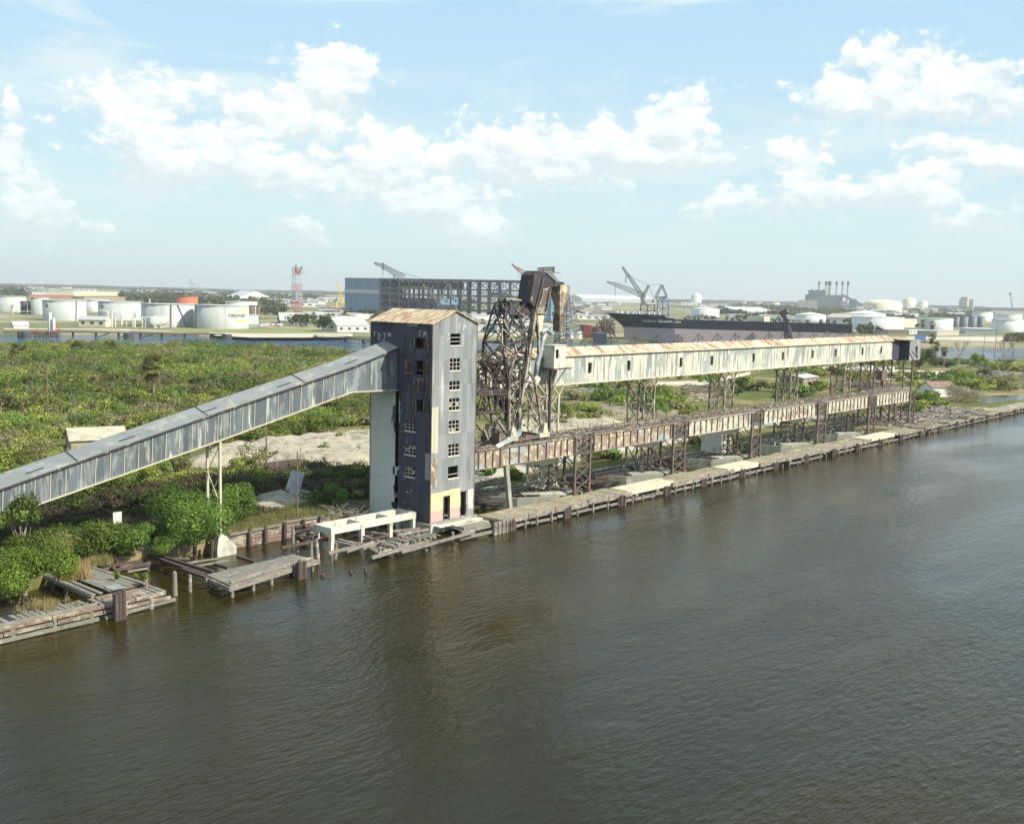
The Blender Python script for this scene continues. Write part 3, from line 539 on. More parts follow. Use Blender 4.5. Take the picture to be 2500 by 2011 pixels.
b = MB(); b.box(TX0-.45,TY0-.62,-.9,TX0+.5,TY0-.5,1.5); b.build('concrete_post', 'concrete', tower)
# chalked initials
GL = {'T':[((0,1),(1,1)),((.5,1),(.45,0))], 'D':[((.1,0),(.1,1)),((.1,1),(.6,.9)),((.6,.9),(.9,.5)),((.9,.5),(.6,.1)),((.6,.1),(.1,0))], 'J':[((.1,1),(1,1)),((.6,1),(.6,.15)),((.6,.15),(.35,0)),((.35,0),(.1,.15))],
      'M':[((0,0),(.15,1)),((.15,1),(.5,.35)),((.5,.35),(.85,1)),((.85,1),(1,0))], 'S':[((.9,.9),(.4,1)),((.4,1),(.1,.75)),((.1,.75),(.8,.4)),((.8,.4),(.6,.05)),((.6,.05),(.05,.1))],
      'N':[((0,0),(0,1)),((0,1),(.9,0)),((.9,0),(.9,1))], '.':[((.3,0),(.45,.06))], '-':[((0,.5),(1,.5))]}
def scrawl(b_, txt, o, u, h, w, t=.07, nrm=(0,-1,0)):
    o, u = np.array(o, float), np.array(u, float); nrm = np.array(nrm, float); x = 0
    for ch in txt:
        if ch in GL:
            b = MB()
            for p, q in GL[ch]: b.beam(o+u*(x+p[0]*w)+np.array((0,0,p[1]*h))+nrm*.02, o+u*(x+q[0]*w)+np.array((0,0,q[1]*h))+nrm*.02, t, .02, upv=nrm)
            b.build('chalked_letter', 'chalk', tower)
        x += w*(.6 if ch == '.' else 1.28)
b = MB(); g = xz('T',1350,395); scrawl(b, 'T.M.', (g[0],TY0,g[1]), (1,0,0), .62, .5)
g = xz('T',1195,505); scrawl(b, 'M', (g[0],TY0,g[1]), (1,0,0), .42, .32, .06); g = xz('T',1190,560); scrawl(b, 'N', (g[0],TY0,g[1]), (1,0,0), .34, .32, .06)
g = xz('T',1412,530); scrawl(b, 'D', (g[0],TY0,g[1]), (1,0,0), .55, .42, .06); g = xz('T',1412,625); scrawl(b, 'J', (g[0],TY0,g[1]), (1,0,0), .55, .42, .06)
b = MB()
def sc2(txt, c, a, bb, h, w): g = yz(c, a, bb); scrawl(b, txt, (TX0,g[0],g[1]), (0,-1,0), h, w, .06, (-1,0,0))
sc2('T', 'T', 60, 500, .55, .8); sc2('D.J.', 'T', 140, 550, .85, .52); sc2('MS', 'T', 290, 498, .42, .30); sc2('T.M', 'T', 752, 500, .62, .5)

# ---------------------------------------------------------------- inclined conveyor gallery
def incline():
    t = thing('inclined_conveyor', 'long grey sheet-metal conveyor housing sloping down to the left from the elevator tower', 'conveyor', (64, 16, 1.5))
    yf = lambda x: 11.05+(90.9-x)*.1095
    # (x, zbottom, ztop) along the front
    st = [(24, 2.3, 4.9), (44.8, 7.55, 10.35), (66.4, 12.95, 16.15), (84.2, 17.65, 20.75), (TX0-.02, 17.62, 22.88)]
    D = 4.6; b = MB(); ro = MB(); tr = MB()
    for (x0, b0, t0), (x1, b1, t1) in zip(st[:-1], st[1:]):
        y0, y1 = yf(x0), yf(x1)
        b.quad((x0,y0,b0),(x1,y1,b1),(x1,y1,t1),(x0,y0,t0)); b.quad((x0,y0+D,b0),(x0,y0+D,t0),(x1,y1+D,t1),(x1,y1+D,b1)); b.quad((x0,y0,b0),(x0,y0+D,b0),(x1,y1+D,b1),(x1,y1,b1))
        for s in (0, 1):
            ya = (y0-.25, y1-.25) if s == 0 else (y0+D+.25, y1+D+.25)
            p = [(x0,ya[0],t0+.02),(x1,ya[1],t1+.02),(x1,y1+D/2,t1+.75),(x0,y0+D/2,t0+.75)]
            ro.extrude(p if s == 0 else p[::-1], (0,0,.08))
        tr.beam((x0,y0-.06,b0),(x1,y1-.06,b1),.16,.14)
    b.quad((24,yf(24),2.3),(24,yf(24),4.9),(24,yf(24)+D,4.9),(24,yf(24)+D,2.3)); b.build('housing', 'incline_wall', t); ro.build('roof', 'incline_roof', t); tr.build('bottom_trim', 'pale_steel', t)
    rb = MB(); fa = MB(); ht = MB()
    def zz(x, k):
        for (x0, *a0), (x1, *a1) in zip(st[:-1], st[1:]):
            if x0 <= x <= x1: return a0[k]+(a1[k]-a0[k])*(x-x0)/(x1-x0)
    for k in range(40):
        x = 26+k*1.5
        if x < 84: rb.beam((x,yf(x)-.05,zz(x,0)),(x+.15,yf(x+.15)-.05,zz(x,1)-.05),.07,.05)
    rb.build('seam', 'pale_steel', t)
    for x in np.arange(28, 90, 9.3): ht = MB(); ht.beam((x,yf(x)+.7,zz(x,1)+.40),(x+1.7,yf(x+1.7)+.7,zz(x+1.7,1)+.40),.16,.06); ht.build('roof_slot', 'glassless', t)
    for x0, x1 in zip(st[:-1], st[1:]): fa.beam((x0[0],yf(x0[0])-.27,x0[2]-.02),(x1[0],yf(x1[0])-.27,x1[2]-.02),.10,.16)
    fa.build('eave_trim', 'dark_steel', t)
    for x in (48.2, 62.3, 74.5): 
        r = MB(); x += 3; r.beam((x,yf(x)-.2,zz(x,1)+.13),(x,yf(x)+D/2,zz(x,1)+.87),.12,.08); r.beam((x,yf(x)+D/2,zz(x,1)+.87),(x,yf(x)+D+.2,zz(x,1)+.13),.12,.08); r.build('roof_joint', 'dark_steel', t)
    # supporting bent
    s = MB(); x = 66.9; yc = yf(x)
    for dy in (.1, D-.1): s.beam((x,yc+min(dy,2.6),zz(x,0)),(x,yc+min(dy,2.6),1.7 if dy > 1 else 2.2),.26,.24)
    for z0, z1 in ((12.6,9.2),(9.2,5.8),(5.8,2.4)): s.beam((x,yc+.1,z0),(x,yc+2.6,z1),.08); s.beam((x,yc+2.6,z0),(x,yc+.1,z1),.08); s.beam((x,yc+.1,z1),(x,yc+2.6,z1),.08)
    s.build('support_bent', 'pale_steel', t)
    f = MB(); f.prism([(66.1,13.2),(68.6,13.2),(68.6,14.8),(66.1,14.8)], -1, .9)
    i = len(f.v); f.v += [(66.1,13.2,.9),(68.6,13.2,.9),(68.6,14.8,.9),(66.1,14.8,.9),(66.6,13.6,2.4),(67.3,13.6,2.4),(67.3,14.2,2.4),(66.6,14.2,2.4)]
    for k in range(4): j = (k+1) % 4; f.f.append((i+k,i+j,i+4+j,i+4+k))
    f.f.append((i+4,i+5,i+6,i+7)); f.build('footing', 'concrete', t)
incline()

# ---------------------------------------------------------------- overhead gallery
GY0, GY1, GZ0, GZ1, GR = 10.3, 13.5, 16.8, 21.15, 22.15
def gallery():
    t = thing('overhead_gallery', 'long streaked white conveyor gallery raised on steel towers above the runway', 'gallery', (185, 11.9, 1.6))
    xa, xb = TX1+.02, 249.9
    wins = []
    for c, px, py in (('c5',432,806),('c5',725,787),('c5',1118,766),('c5',1350,755),('c5',1664,735),('c5',1884,728),('c5',2110,718),('c6',300,720),('c6',505,712),('c6',740,700),('c6',905,695)):
        x = float(at(c, px, py, y=GY0)[0]); wins.append((x-.4-xa, 1.45, x+.4-xa, 3.0))
    wins = [(5.0,1.3,6.2,2.8)]+wins
    b = MB(); holed(b, (xa,GY0,GZ0), (1,0,0), (0,0,1), xb-xa, GZ1-GZ0, wins, .2, (0,-1,0))
    b.quad((xa,GY1,GZ0),(xa,GY1,GZ1),(xb,GY1,GZ1),(xb,GY1,GZ0)); b.quad((xa,GY0,GZ0),(xa,GY1,GZ0),(xb,GY1,GZ0),(xb,GY0,GZ0)); b.quad((xb,GY0,GZ0),(xb,GY1,GZ0),(xb,GY1,GZ1),(xb,GY0,GZ1))
    b.build('wall', 'gallery_wall', t)
    r = MB(); ym = (GY0+GY1)/2
    r.extrude([(xa,GY0-.3,GZ1-.1),(xb,GY0-.3,GZ1-.1),(xb,ym,GR),(xa,ym,GR)], (0,0,.07)); r.extrude([(xa,ym,GR),(xb,ym,GR),(xb,GY1+.3,GZ1-.1),(xa,GY1+.3,GZ1-.1)], (0,0,.07)); r.build('roof', 'gallery_roof', t)
    e = MB(); e.beam((xa,GY0-.32,GZ1-.14),(xb,GY0-.32,GZ1-.14),.10,.14); e.build('eave_trim', 'pale_steel', t)
    s = MB(); s.beam((xa,GY0-.08,GZ0-.06),(xb,GY0-.08,GZ0-.06),.22,.2); s.beam((xa,GY1+.02,GZ0-.3),(xb,GY1+.02,GZ0-.3),.25,.3)
    for x in np.arange(xa+2, xb, 5.2): s.box(x,GY0,GZ0-.42,x+.5,GY1,GZ0-.1)
    s.build('sill_beam', 'pale_steel', t)
    for w in wins:
        f = MB(); x0, x1, z0, z1 = xa+w[0], xa+w[2], GZ0+w[1], GZ0+w[3]
        for p, q in (((x0,z0),(x1,z0)),((x1,z0),(x1,z1)),((x1,z1),(x0,z1)),((x0,z1),(x0,z0))): f.beam((p[0],GY0-.03,p[1]),(q[0],GY0-.03,q[1]),.09,.06)
        f.build('window', 'old_paint', t)
    # trolley-wire brackets on the ridge
    for k in range(19):
        x = 124.6+k*6.6; m = MB(); z = GR+.05
        m.beam((x,ym,z),(x,ym,z+1.35),.09); m.beam((x-1.7,ym+.2,z-.1),(x,ym,z+1.45),.10); m.beam((x,ym,z+1.4),(x+1.55,ym-.2,z+.65),.08); m.beam((x+.05,ym,z+.7),(x+1.6,ym-.2,z+.7),.07)
        for q in (.4,.8,1.2): m.beam((x+q,ym-.1,z+.7),(x+q,ym-.1,z+.42),.06)
        m.build('wire_bracket', 'dark_steel', t)
    # towers
    for i, x in enumerate((119.7,145.3,171.6,197.8,223.6)):
        m = MB(); W = 3.1; zt = GZ0-.15; legs = [(x,GY0+.05),(x+W,GY0+.05),(x,GY1-.1),(x+W,GY1-.1)]
        for (a, c) in legs: m.beam((a,c,1.5),(a,c,zt-1.2),.30,.28)
        for (a, c) in legs: s_ = -1 if a == x else 1; m.beam((a,c,zt-1.6),(a+s_*1.1,c,zt),.18)
        for (a, c) in legs: m.beam((a,c,zt-1.3),(x+W/2,c,zt),.16)
        zs = [zt-1.3, 12.4, 9.0, 5.4, 1.9]
        for z0, z1 in zip(zs[:-1], zs[1:]):
            for c in (GY0+.05, GY1-.1): m.beam((x,c,z0),(x+W,c,z1),.11); m.beam((x+W,c,z0),(x,c,z1),.11); m.beam((x,c,z1),(x+W,c,z1),.13)
            for a in (x, x+W): m.beam((a,GY0,z0),(a,GY1,z1),.10); m.beam((a,GY1,z0),(a,GY0,z1),.10); m.beam((a,GY0,z1),(a,GY1,z1),.12)
        m.box(x-.5,GY0-.45,1.3,x+.5,GY0+.5,1.75); m.box(x+W-.5,GY0-.45,1.3,x+W+.5,GY0+.5,1.75); m.build('support_tower', 'old_paint' if i else 'pale_steel', t)
    # head house at the far end
    hx0, hx1, hz0, hz1 = 254.6, 261.9, 16.3, 20.1
    h = MB(); h.box(hx0,GY0-2.3,hz0,hx1,GY1+.4,hz1)
    w = holed; hh = MB(); holed(hh, (hx0,GY0-2.33,hz0), (1,0,0), (0,0,1), hx1-hx0, hz1-hz0+.9, [(4.2,1.6,5.3,3.4)], .2, (0,-1,0))
    hh.build('head_house_front', 'grey_sheet', t); 
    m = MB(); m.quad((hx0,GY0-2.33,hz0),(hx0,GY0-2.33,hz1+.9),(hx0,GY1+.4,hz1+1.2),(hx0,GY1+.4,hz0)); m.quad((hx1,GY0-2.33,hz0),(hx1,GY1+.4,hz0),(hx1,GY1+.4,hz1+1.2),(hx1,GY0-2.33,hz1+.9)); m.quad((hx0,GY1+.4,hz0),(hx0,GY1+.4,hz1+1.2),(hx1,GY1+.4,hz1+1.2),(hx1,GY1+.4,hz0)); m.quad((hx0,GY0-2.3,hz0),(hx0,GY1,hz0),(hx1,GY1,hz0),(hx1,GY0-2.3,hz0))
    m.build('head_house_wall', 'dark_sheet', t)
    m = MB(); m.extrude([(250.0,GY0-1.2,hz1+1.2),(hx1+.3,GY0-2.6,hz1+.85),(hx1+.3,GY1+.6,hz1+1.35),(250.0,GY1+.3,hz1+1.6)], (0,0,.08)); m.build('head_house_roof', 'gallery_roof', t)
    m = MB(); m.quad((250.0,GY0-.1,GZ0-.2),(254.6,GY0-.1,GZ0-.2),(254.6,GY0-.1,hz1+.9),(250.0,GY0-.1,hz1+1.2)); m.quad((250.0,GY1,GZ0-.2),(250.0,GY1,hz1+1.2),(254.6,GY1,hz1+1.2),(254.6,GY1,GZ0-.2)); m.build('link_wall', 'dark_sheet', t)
    m = MB(); legs = [(239.8,GY0),(245.4,GY0),(239.8,GY1),(245.4,GY1),(253,GY0-1.8),(258.5,GY0-1.8),(253,GY1),(258.5,GY1)]
    for a, c in legs: m.beam((a,c,1.5),(a,c,16.6),.32,.3)
    for xx in ((239.8,245.4),(253,258.5),(245.4,253)):
        for z0, z1 in ((16,12.3),(12.3,9),(9,5.2),(5.2,1.8)):
            for c in (GY0,GY1): m.beam((xx[0],c,z0),(xx[1],c,z1),.14); m.beam((xx[1],c,z0),(xx[0],c,z1),.14); m.beam((xx[0],c,z1),(xx[1],c,z1),.16)
    m.box(238,GY0-1,9.8,259,GY1,10.0); m.beam((256,GY0-3.2,19.4),(262,GY0-1.9,15.6),.2); m.beam((252.5,GY0-3.2,18.2),(258,GY0-3.2,14.6),.2); m.box(242,GY0-1,12.0,245,GY0+1,14.2)
    m.build('end_trestle', 'rust', t)
gallery()

# ---------------------------------------------------------------- loader runway on trestles
SP = [(99.0,121.2),(124.45,147.2),(150.65,172.95),(176.6,198.4),(202.15,224.0),(226.9,247.9)]
def runway():
    t = thing('loader_runway', 'long rusty and white plate-girder runway on braced steel trestles above the wharf', 'runway', (173, 7, 1.6))
    YF, YR, ZB, ZT = 4.9, 9.4, 7.35, 9.7
    mats = ['rusty_plate','rusty_plate','pale_plate','pale_plate','pale_plate','pale_plate']
    for i, (a, c) in enumerate(SP):
        g = MB(); g.box(a,YF,ZB,c,YF+.06,ZT); g.box(a,YF-.22,ZB-.09,c,YF+.28,ZB); g.box(a,YF-.22,ZT,c,YF+.28,ZT+.09); o = g.build('plate_girder', mats[i], t)
        n = 12
        xs = [99.63,101.0,102.4,103.86,105.75,107.68,109.67,111.61,113.49,115.42,116.79,118.24,119.74,120.97] if i == 0 else list(np.linspace(a+.1, c-.1, n+1))
        for x in xs: s = MB(); s.box(x-.05,YF-.17,ZB,x+.05,YF-.003,ZT); s.build('stiffener', 'rust', o)
        if i == 3:
            for ch, x in zip('SEABOARD', (180.9,182.66,184.4,186.34,188.36,190.2,191.92,193.78)): L = MB(); letter(L, ch, x-.42, YF-.03, 8.05, .84, 1.05); L.build('letter', 'letter_rust', o)
        r = MB(); r.box(a-1.6,YR,ZB,c+1.6,YR+.06,ZT); r.box(a-1.6,YR-.2,ZB-.09,c+1.6,YR+.28,ZB); r.build('rear_girder', 'old_paint', t)
    for x in (119.9,146,172,198.4,224.2): h = MB(); h.extrude([(x-13,7.2,ZB-.1),(x-1,7.2,ZB-.1),(x-.3,7.2,ZB-1.5),(x-4,7.2,ZB-1.5)], (0,.1,0)); h.build('haunch_girder', 'pale_steel', t)
    rl = MB(); rr = random.Random(5)
    for y in (YF+.15, YR+.05, 6.2, 8.2): rl.beam((99,y,ZT+.24),(248.5,y,ZT+.24),.12,.16)
    rl.build('rail', 'rust', t)
    ti = MB(); x = 99.3
    while x < 248:
        if rr.random() > .2:
            sk = rr.uniform(-.25,.25); y0 = YF-.1+(rr.uniform(0,1.8) if rr.random() < .2 else 0); ti.beam((x,y0,ZT+.04+rr.uniform(0,.1)),(x+sk,YR+.4,ZT+.04+rr.uniform(0,.1)),.2,.17)
        x += rr.uniform(.42,.8)
    ti.build('tie', 'grey_wood', t)
    db = MB()
    for k in range(420):
        x = rr.uniform(100,247); y = rr.uniform(YF,YR); L = rr.uniform(.5,2.6); an = rr.uniform(-.5,.5) if rr.random() < .75 else rr.uniform(0,3); db.beam((x,y,ZT+.22+rr.uniform(0,.12)),(x+L*math.cos(an),min(max(y+L*math.sin(an),YF-.1),YR+.5),ZT+.2+rr.uniform(0,.25)),rr.uniform(.06,.16))
    tag(db.build('loose_lumber', 'old_paint', t), kind='stuff')
    wf = MB()
    for k in range(150):
        x = 99.5+k; wf.box(x,YR+.5,ZT,x+.85,YR+1.1,ZT+.05)
    for x in np.arange(100,248,3.1): wf.beam((x,YR+1.1,ZT),(x,YR+1.1,ZT+.9),.06)
    wf.build('rear_walkway', 'rust', t)
    for i, (x0, x1) in enumerate(((120.0,123.5),(146.0,149.5),(172.1,175.4),(199.2,202.8),(224.4,227.8),(248.0,251.2))):
        m = MB(); ztop = ZT if i < 5 else ZT
        for y in (4.75, YR):
            for x in (x0, x1): m.beam((x,y,1.55),(x,y,ztop),.34,.32); m.box(x-.42,y-.42,1.35,x+.42,y+.42,1.75)
            zs = [9.6,8.5,7.4,5.4,3.4,1.9]
            for a, c in zip(zs[:-1], zs[1:]): m.beam((x0,y,a),(x1,y,c),.13); m.beam((x1,y,a),(x0,y,c),.13)
            for z in (9.6,7.3,5.4): m.beam((x0,y,z),(x1,y,z),.14)
        for x in (x0, x1):
            for a, c in ((9.2,5.6),(5.6,1.9)): m.beam((x,4.75,a),(x,YR,c),.12); m.beam((x,YR,a),(x,4.75,c),.12)
        m.build('trestle', 'rust', t)
    m = MB(); m.beam((105.2,5.0,7.3),(106.1,4.9,1.4),.62,.5); m.build('leaning_post', 'old_concrete', t)
LET = {'S':[((1,.85),(.7,1)),((.7,1),(.3,1)),((.3,1),(0,.8)),((0,.8),(.1,.6)),((.1,.6),(.9,.42)),((.9,.42),(1,.2)),((1,.2),(.7,0)),((.7,0),(.3,0)),((.3,0),(0,.15))],
 'E':[((0,0),(0,1)),((0,1),(1,1)),((0,.52),(.8,.52)),((0,0),(1,0))], 'A':[((0,0),(.5,1)),((.5,1),(1,0)),((.22,.38),(.78,.38))],
 'B':[((0,0),(0,1)),((0,1),(.75,1)),((.75,1),(.9,.78)),((.9,.78),(.7,.53)),((0,.53),(.7,.53)),((.7,.53),(1,.28)),((1,.28),(.75,0)),((.75,0),(0,0))],
 'O':[((.3,0),(.7,0)),((.7,0),(1,.3)),((1,.3),(1,.7)),((1,.7),(.7,1)),((.7,1),(.3,1)),((.3,1),(0,.7)),((0,.7),(0,.3)),((0,.3),(.3,0))],
 'R':[((0,0),(0,1)),((0,1),(.75,1)),((.75,1),(1,.76)),((1,.76),(.75,.5)),((.75,.5),(0,.5)),((.45,.5),(1,0))], 'D':[((0,0),(0,1)),((0,1),(.6,1)),((.6,1),(1,.65)),((1,.65),(1,.35)),((1,.35),(.6,0)),((.6,0),(0,0))],
 'F':[((0,0),(0,1)),((0,1),(1,1)),((0,.52),(.8,.52))], 'P':[((0,0),(0,1)),((0,1),(.75,1)),((.75,1),(1,.75)),((1,.75),(.75,.48)),((.75,.48),(0,.48))], 'T':[((0,1),(1,1)),((.5,1),(.5,0))],
 'C':[((1,.8),(.7,1)),((.7,1),(.3,1)),((.3,1),(0,.7)),((0,.7),(0,.3)),((0,.3),(.3,0)),((.3,0),(.7,0)),((.7,0),(1,.2))], 'N':[((0,0),(0,1)),((0,1),(1,0)),((1,0),(1,1))], 'H':[((0,0),(0,1)),((1,0),(1,1)),((0,.5),(1,.5))],
 'M':[((0,0),(0,1)),((0,1),(.5,.4)),((.5,.4),(1,1)),((1,1),(1,0))], 'I':[((.5,0),(.5,1))]}
def letter(b, ch, x, y, z, w, h, t=.16):
    for p, q in LET[ch]: b.beam((x+p[0]*w,y,z+p[1]*h),(x+q[0]*w,y,z+q[1]*h),t,.03,upv=(0,1,0))
runway()
# ---------------------------------------------------------------- travelling ship loader on the runway
mat('head_iron', (0.040,0.038,0.048), [((0.14,0.11,0.09),(1.2,1.2,.7),.52,.68),((0.22,0.20,0.16),(2.5,2.5,1.2),.64,.72)], rough=.8, bump=((2,2,2),.08))
def loader():
    t = thing('ship_loader', 'rusting lattice travelling ship loader with tall leaning boom head beside the tower', 'loader', (109, 7.3, 9.9))
    G = lambda a, b, Y: at('g1', a, b, y=Y)
    H = lambda a, b, Y: at('g2', a, b, y=Y)
    zd = 10.0; yf, yr = 5.3, 9.4
    # four-legged portal: x at rail level
    xa, xb = 105.0, 109.3
    m = MB(); n = MB()
    P = {}; Lw = {}
    for k, (x, y) in {'fl':(xa,yf),'fr':(xb,yf),'rl':(xa,yr),'rr':(xb,yr)}.items():
        P[k] = [np.array((x,y,20.6)), np.array((x,y,22.0)), np.array((x,y,23.5))]; m.beam(P[k][0],P[k][2],.22)
    for k, (x, y) in {'fl':(105.7,5.3),'fr':(107.9,5.3),'rl':(105.7,7.6),'rr':(107.9,7.6)}.items():
        Lw[k] = [np.array((x,y,z)) for z in (zd+.9,13.3,15.9,18.4,20.6)]; m.beam(Lw[k][0],Lw[k][4],.24); m.beam(Lw[k][3],P[k][0],.18)
    for a, c in (('fl','fr'),('rl','rr'),('fl','rl'),('fr','rr')):
        m.beam(P[a][0],P[c][0],.16); m.beam(P[a][2],P[c][2],.2); m.beam(P[a][0],P[c][2],.12); m.beam(P[c][0],P[a][2],.12)
        for i in range(4): m.beam(Lw[a][i],Lw[c][i+1],.11); m.beam(Lw[a][i+1],Lw[c][i+1],.13)
    m.beam((105.2,9.4,20.6),(107.4,9.4,10.9),.18); m.beam((109.3,9.4,20.6),(112.6,9.4,10.9),.18); m.beam((105.2,9.4,20.6),(101.5,8.8,17),.12)
    # pyramid above z 23.5
    top = {'fl':(105.9,6.2,28.3),'fr':(107.9,6.2,28.3),'rl':(105.9,8.4,28.3),'rr':(107.9,8.4,28.3)}
    for k in top:
        m.beam(P[k][2], top[k], .26)
        m.beam(top[k], (106.9,7.3,30.2), .14)
    for a, c in (('fl','fr'),('rl','rr'),('fl','rl'),('fr','rr')):
        m.beam(top[a], top[c], .2); m.beam(P[a][2], top[c], .14); m.beam(P[c][2], top[a], .14)
        q = [(np.array(P[a][2])*.5+np.array(top[a])*.5), (np.array(P[c][2])*.5+np.array(top[c])*.5)]; m.beam(q[0], q[1], .14)
        m.beam(q[0], np.array(top[c]), .1); m.beam(P[c][2], q[0], .1)
    # outrigger bracing and inner web as seen
    for a in ((480,1310,5.3, 620,1734,5.6,.2),(540,1560,5.3,700,1520,5.3,.16),(480,1100,5.3,490,1310,5.3,.16),(210,1310,9.4,215,1560,9.4,.18),(400,940,7,230,1260,9.4,.2),
              (500,1110,5.3,660,1270,5.3,.16),(660,1270,5.3,800,1290,6,.16),(510,960,5.6,640,1240,5.3,.2),(640,1240,5.3,740,1560,5.6,.24),(780,940,6,900,1180,6,.16),(560,960,6,880,1260,6,.12),
              (650,680,6,700,780,6,.1),(540,560,7,545,740,7,.09),(700,630,6,780,820,6,.09),(770,960,6,680,1180,6,.12),(230,1320,9.4,370,1500,8,.14),(500,1350,5.3,700,1520,5.3,.13),
              (800,1300,5.5,805,1460,5.5,.14),(430,740,8,560,800,6,.2),(700,800,6,900,960,6,.18),(640,560,7,650,690,7,.07),(575,560,7,640,690,7,.06)):
        n.beam(G(*a[0:3]), G(*a[3:6]), a[6])
    for a in ((520,0,5.3,610,270,5.3,.24),(700,60,5.3,610,270,5.3,.22),(610,270,5.3,770,280,5.3,.24),(600,280,5.3,600,1240,5.3,.26),(765,280,5.3,760,720,5.3,.22),(620,290,5.3,760,480,5.3,.16),
              (600,720,5.3,760,730,5.3,.24),(740,530,5.3,610,720,5.3,.18),(600,780,5.3,690,970,5.3,.18),(760,760,5.3,690,970,5.3,.18),(690,970,5.3,640,1200,5.3,.18),(690,970,5.3,600,980,5.3,.16),
              (600,520,5.3,740,510,5.3,.13),(160,680,6.5,470,1250,5.3,.22),(300,910,6,560,1260,5.3,.22),(400,900,7,540,1180,6,.14),(1030,480,6.5,1170,670,6.5,.24),(1020,500,6.5,1030,690,6.5,.2),
              (1050,690,6.5,1170,690,6.5,.22),(1030,700,6.5,1130,1180,6,.28),(980,640,6.5,900,940,6.5,.16),(900,940,6.5,1090,1150,6,.18),(1160,720,6.5,1060,830,6.5,.14),(1090,910,6.5,1180,920,6.5,.2),
              (920,960,6.5,1080,1110,6.2,.13),(1170,300,9,1180,1180,9,.22),(820,760,5.8,890,760,5.8,.2),(500,180,6,600,220,5.5,.1),(450,200,9,560,460,7,.1)):
        n.beam(H(*a[0:3]), H(*a[3:6]), a[6])
    rl_ = random.Random(31)
    for k in range(90):
        z = rl_.uniform(11.5, 27.5); wdt = 2.1 if z < 23 else 1.6; p = np.array((107.2+rl_.uniform(-wdt,wdt), rl_.uniform(5.3,9.3), z)); n.beam(p, p+np.array((rl_.uniform(-1.6,1.6), rl_.uniform(-1.2,1.2), rl_.uniform(-2.2,2.2))), rl_.uniform(.06,.15))
    for k in range(26):
        p = np.array((rl_.uniform(100,105), rl_.uniform(5.6,9), rl_.uniform(10.3,17))); n.beam(p, p+np.array((rl_.uniform(-1.8,1.8), rl_.uniform(-1.2,1.2), rl_.uniform(-2,2))), rl_.uniform(.06,.16))
    m.build('portal_frame', 'dark_steel', t); n.build('bracing', 'old_paint', t)
    # machinery floor and house at pyramid top
    b = MB(); b.box(105.2,5.8,27.2,108.6,8.9,27.45); b.box(106.4,6.0,27.45,108.3,8.0,29.0); b.build('winch_house', 'black_roof', t)
    b = MB(); b.extrude([(105.5,5.7,29.3),(108.4,5.7,29.1),(108.2,8.6,29.3),(105.7,8.6,29.5)], (0,0,.12)); b.build('winch_house_roof', 'pale_steel', t)
    b = MB(); 
    for p, q in (((108.3,6.5,26.9),(110.6,6.2,27.6)),((108.3,6.5,27.6),(110.9,6.2,29.3)),((108.3,7.6,26.9),(110.8,7.4,27.6))): b.beam(p,q,.35)
    b.extrude([(108.4,6.1,26.6),(110.4,6.1,27.1),(110.9,6.1,29.0),(109.2,6.1,27.9)], (0,1.2,0)); b.build('link_arm', 'dark_steel', t)
    # leaning boom: twin box girders from the deck up to the head
    b = MB(); c = MB()
    for dy in (0, 1.9):
        Y = 5.6+dy
        c.beam(G(1000,800,Y), H(720,1060,Y), .75, .42)
        b.beam(G(1120,300,Y), G(1000,800,Y), .62, .42); b.beam(G(990,260,Y), G(920,700,Y), .5, .42)
        c.beam(G(1010,860,Y), G(1060,1240,Y), .40, .35); c.beam(G(1060,1240,Y), G(1060,1500,Y), .3); c.beam(G(1130,480,Y), G(1060,760,Y), .35, .3)
    for k in range(9):
        f = k/8; p = np.array(G(960,900,5.8))*(1-f)+np.array(H(770,1000,5.8))*f; b.beam(p, p+np.array((.0,1.9,0)), .2); b.beam(p, p+np.array((-.5,1.9,-1.4)), .12); b.beam(p+np.array((.8,0,.3)), p+np.array((0,0,-.9)), .12)
    b.beam(G(880,1560,5.5), G(970,1570,5.5), .3); b.beam(G(890,1220,5.5), G(980,1215,5.5), .22)
    b.extrude([G(940,1230,6.4), G(1000,1240,6.4), H(880,380,6.4), H(810,380,6.4)], (0,.5,0)); b.build('boom', 'dark_steel', t); c.build('boom_girder', 'old_paint', t)
    b = MB(); b.extrude([G(1100,500,5.7), G(1230,500,5.7), G(1150,750,5.7), G(1060,750,5.7)], (0,1.7,0)); b.beam(G(1240,480,5.6), G(1180,820,5.6), .3); b.build('boom_casing', 'rust', t)
    b = MB(); b.extrude([G(930,700,5.5), G(1000,260,5.5), G(1070,200,5.5), G(1180,235,5.5), G(1370,370,5.5), G(1300,450,5.5), G(1130,480,5.5), G(1080,560,5.5), G(1010,780,5.5)], (0,2.4,0)); b.build('head_housing', 'head_iron', t)
    b = MB(); b.extrude([G(1180,232,5.35), G(1275,232,5.35), G(1395,372,5.35), G(1355,385,5.35)], (0,2.6,.05)); b.build('head_hood', 'steel_grey', t)
    b = MB(); b.extrude([G(1300,440,5.4), G(1310,370,5.4), G(1390,365,5.4), G(1470,385,5.4), G(1455,418,5.4), G(1400,400,5.4), G(1370,440,5.4)], (0,1.6,0)); b.build('discharge_lip', 'dark_steel', t)
    b = MB(); b.extrude([G(1060,150,5.7), G(1320,130,5.7), G(1300,235,5.7), G(1085,230,5.7)], (0,.08,0)); b.extrude([G(1060,150,7.6), G(1320,130,7.6), G(1300,235,7.6), G(1085,230,7.6)], (0,.08,0))
    for a, bb in ((1045,150),(1130,140),(1290,140)):
        b.beam(G(a,bb,5.6), G(a+20,235,5.6), .10); b.beam(G(a,bb,7.7), G(a+20,235,7.7), .10)
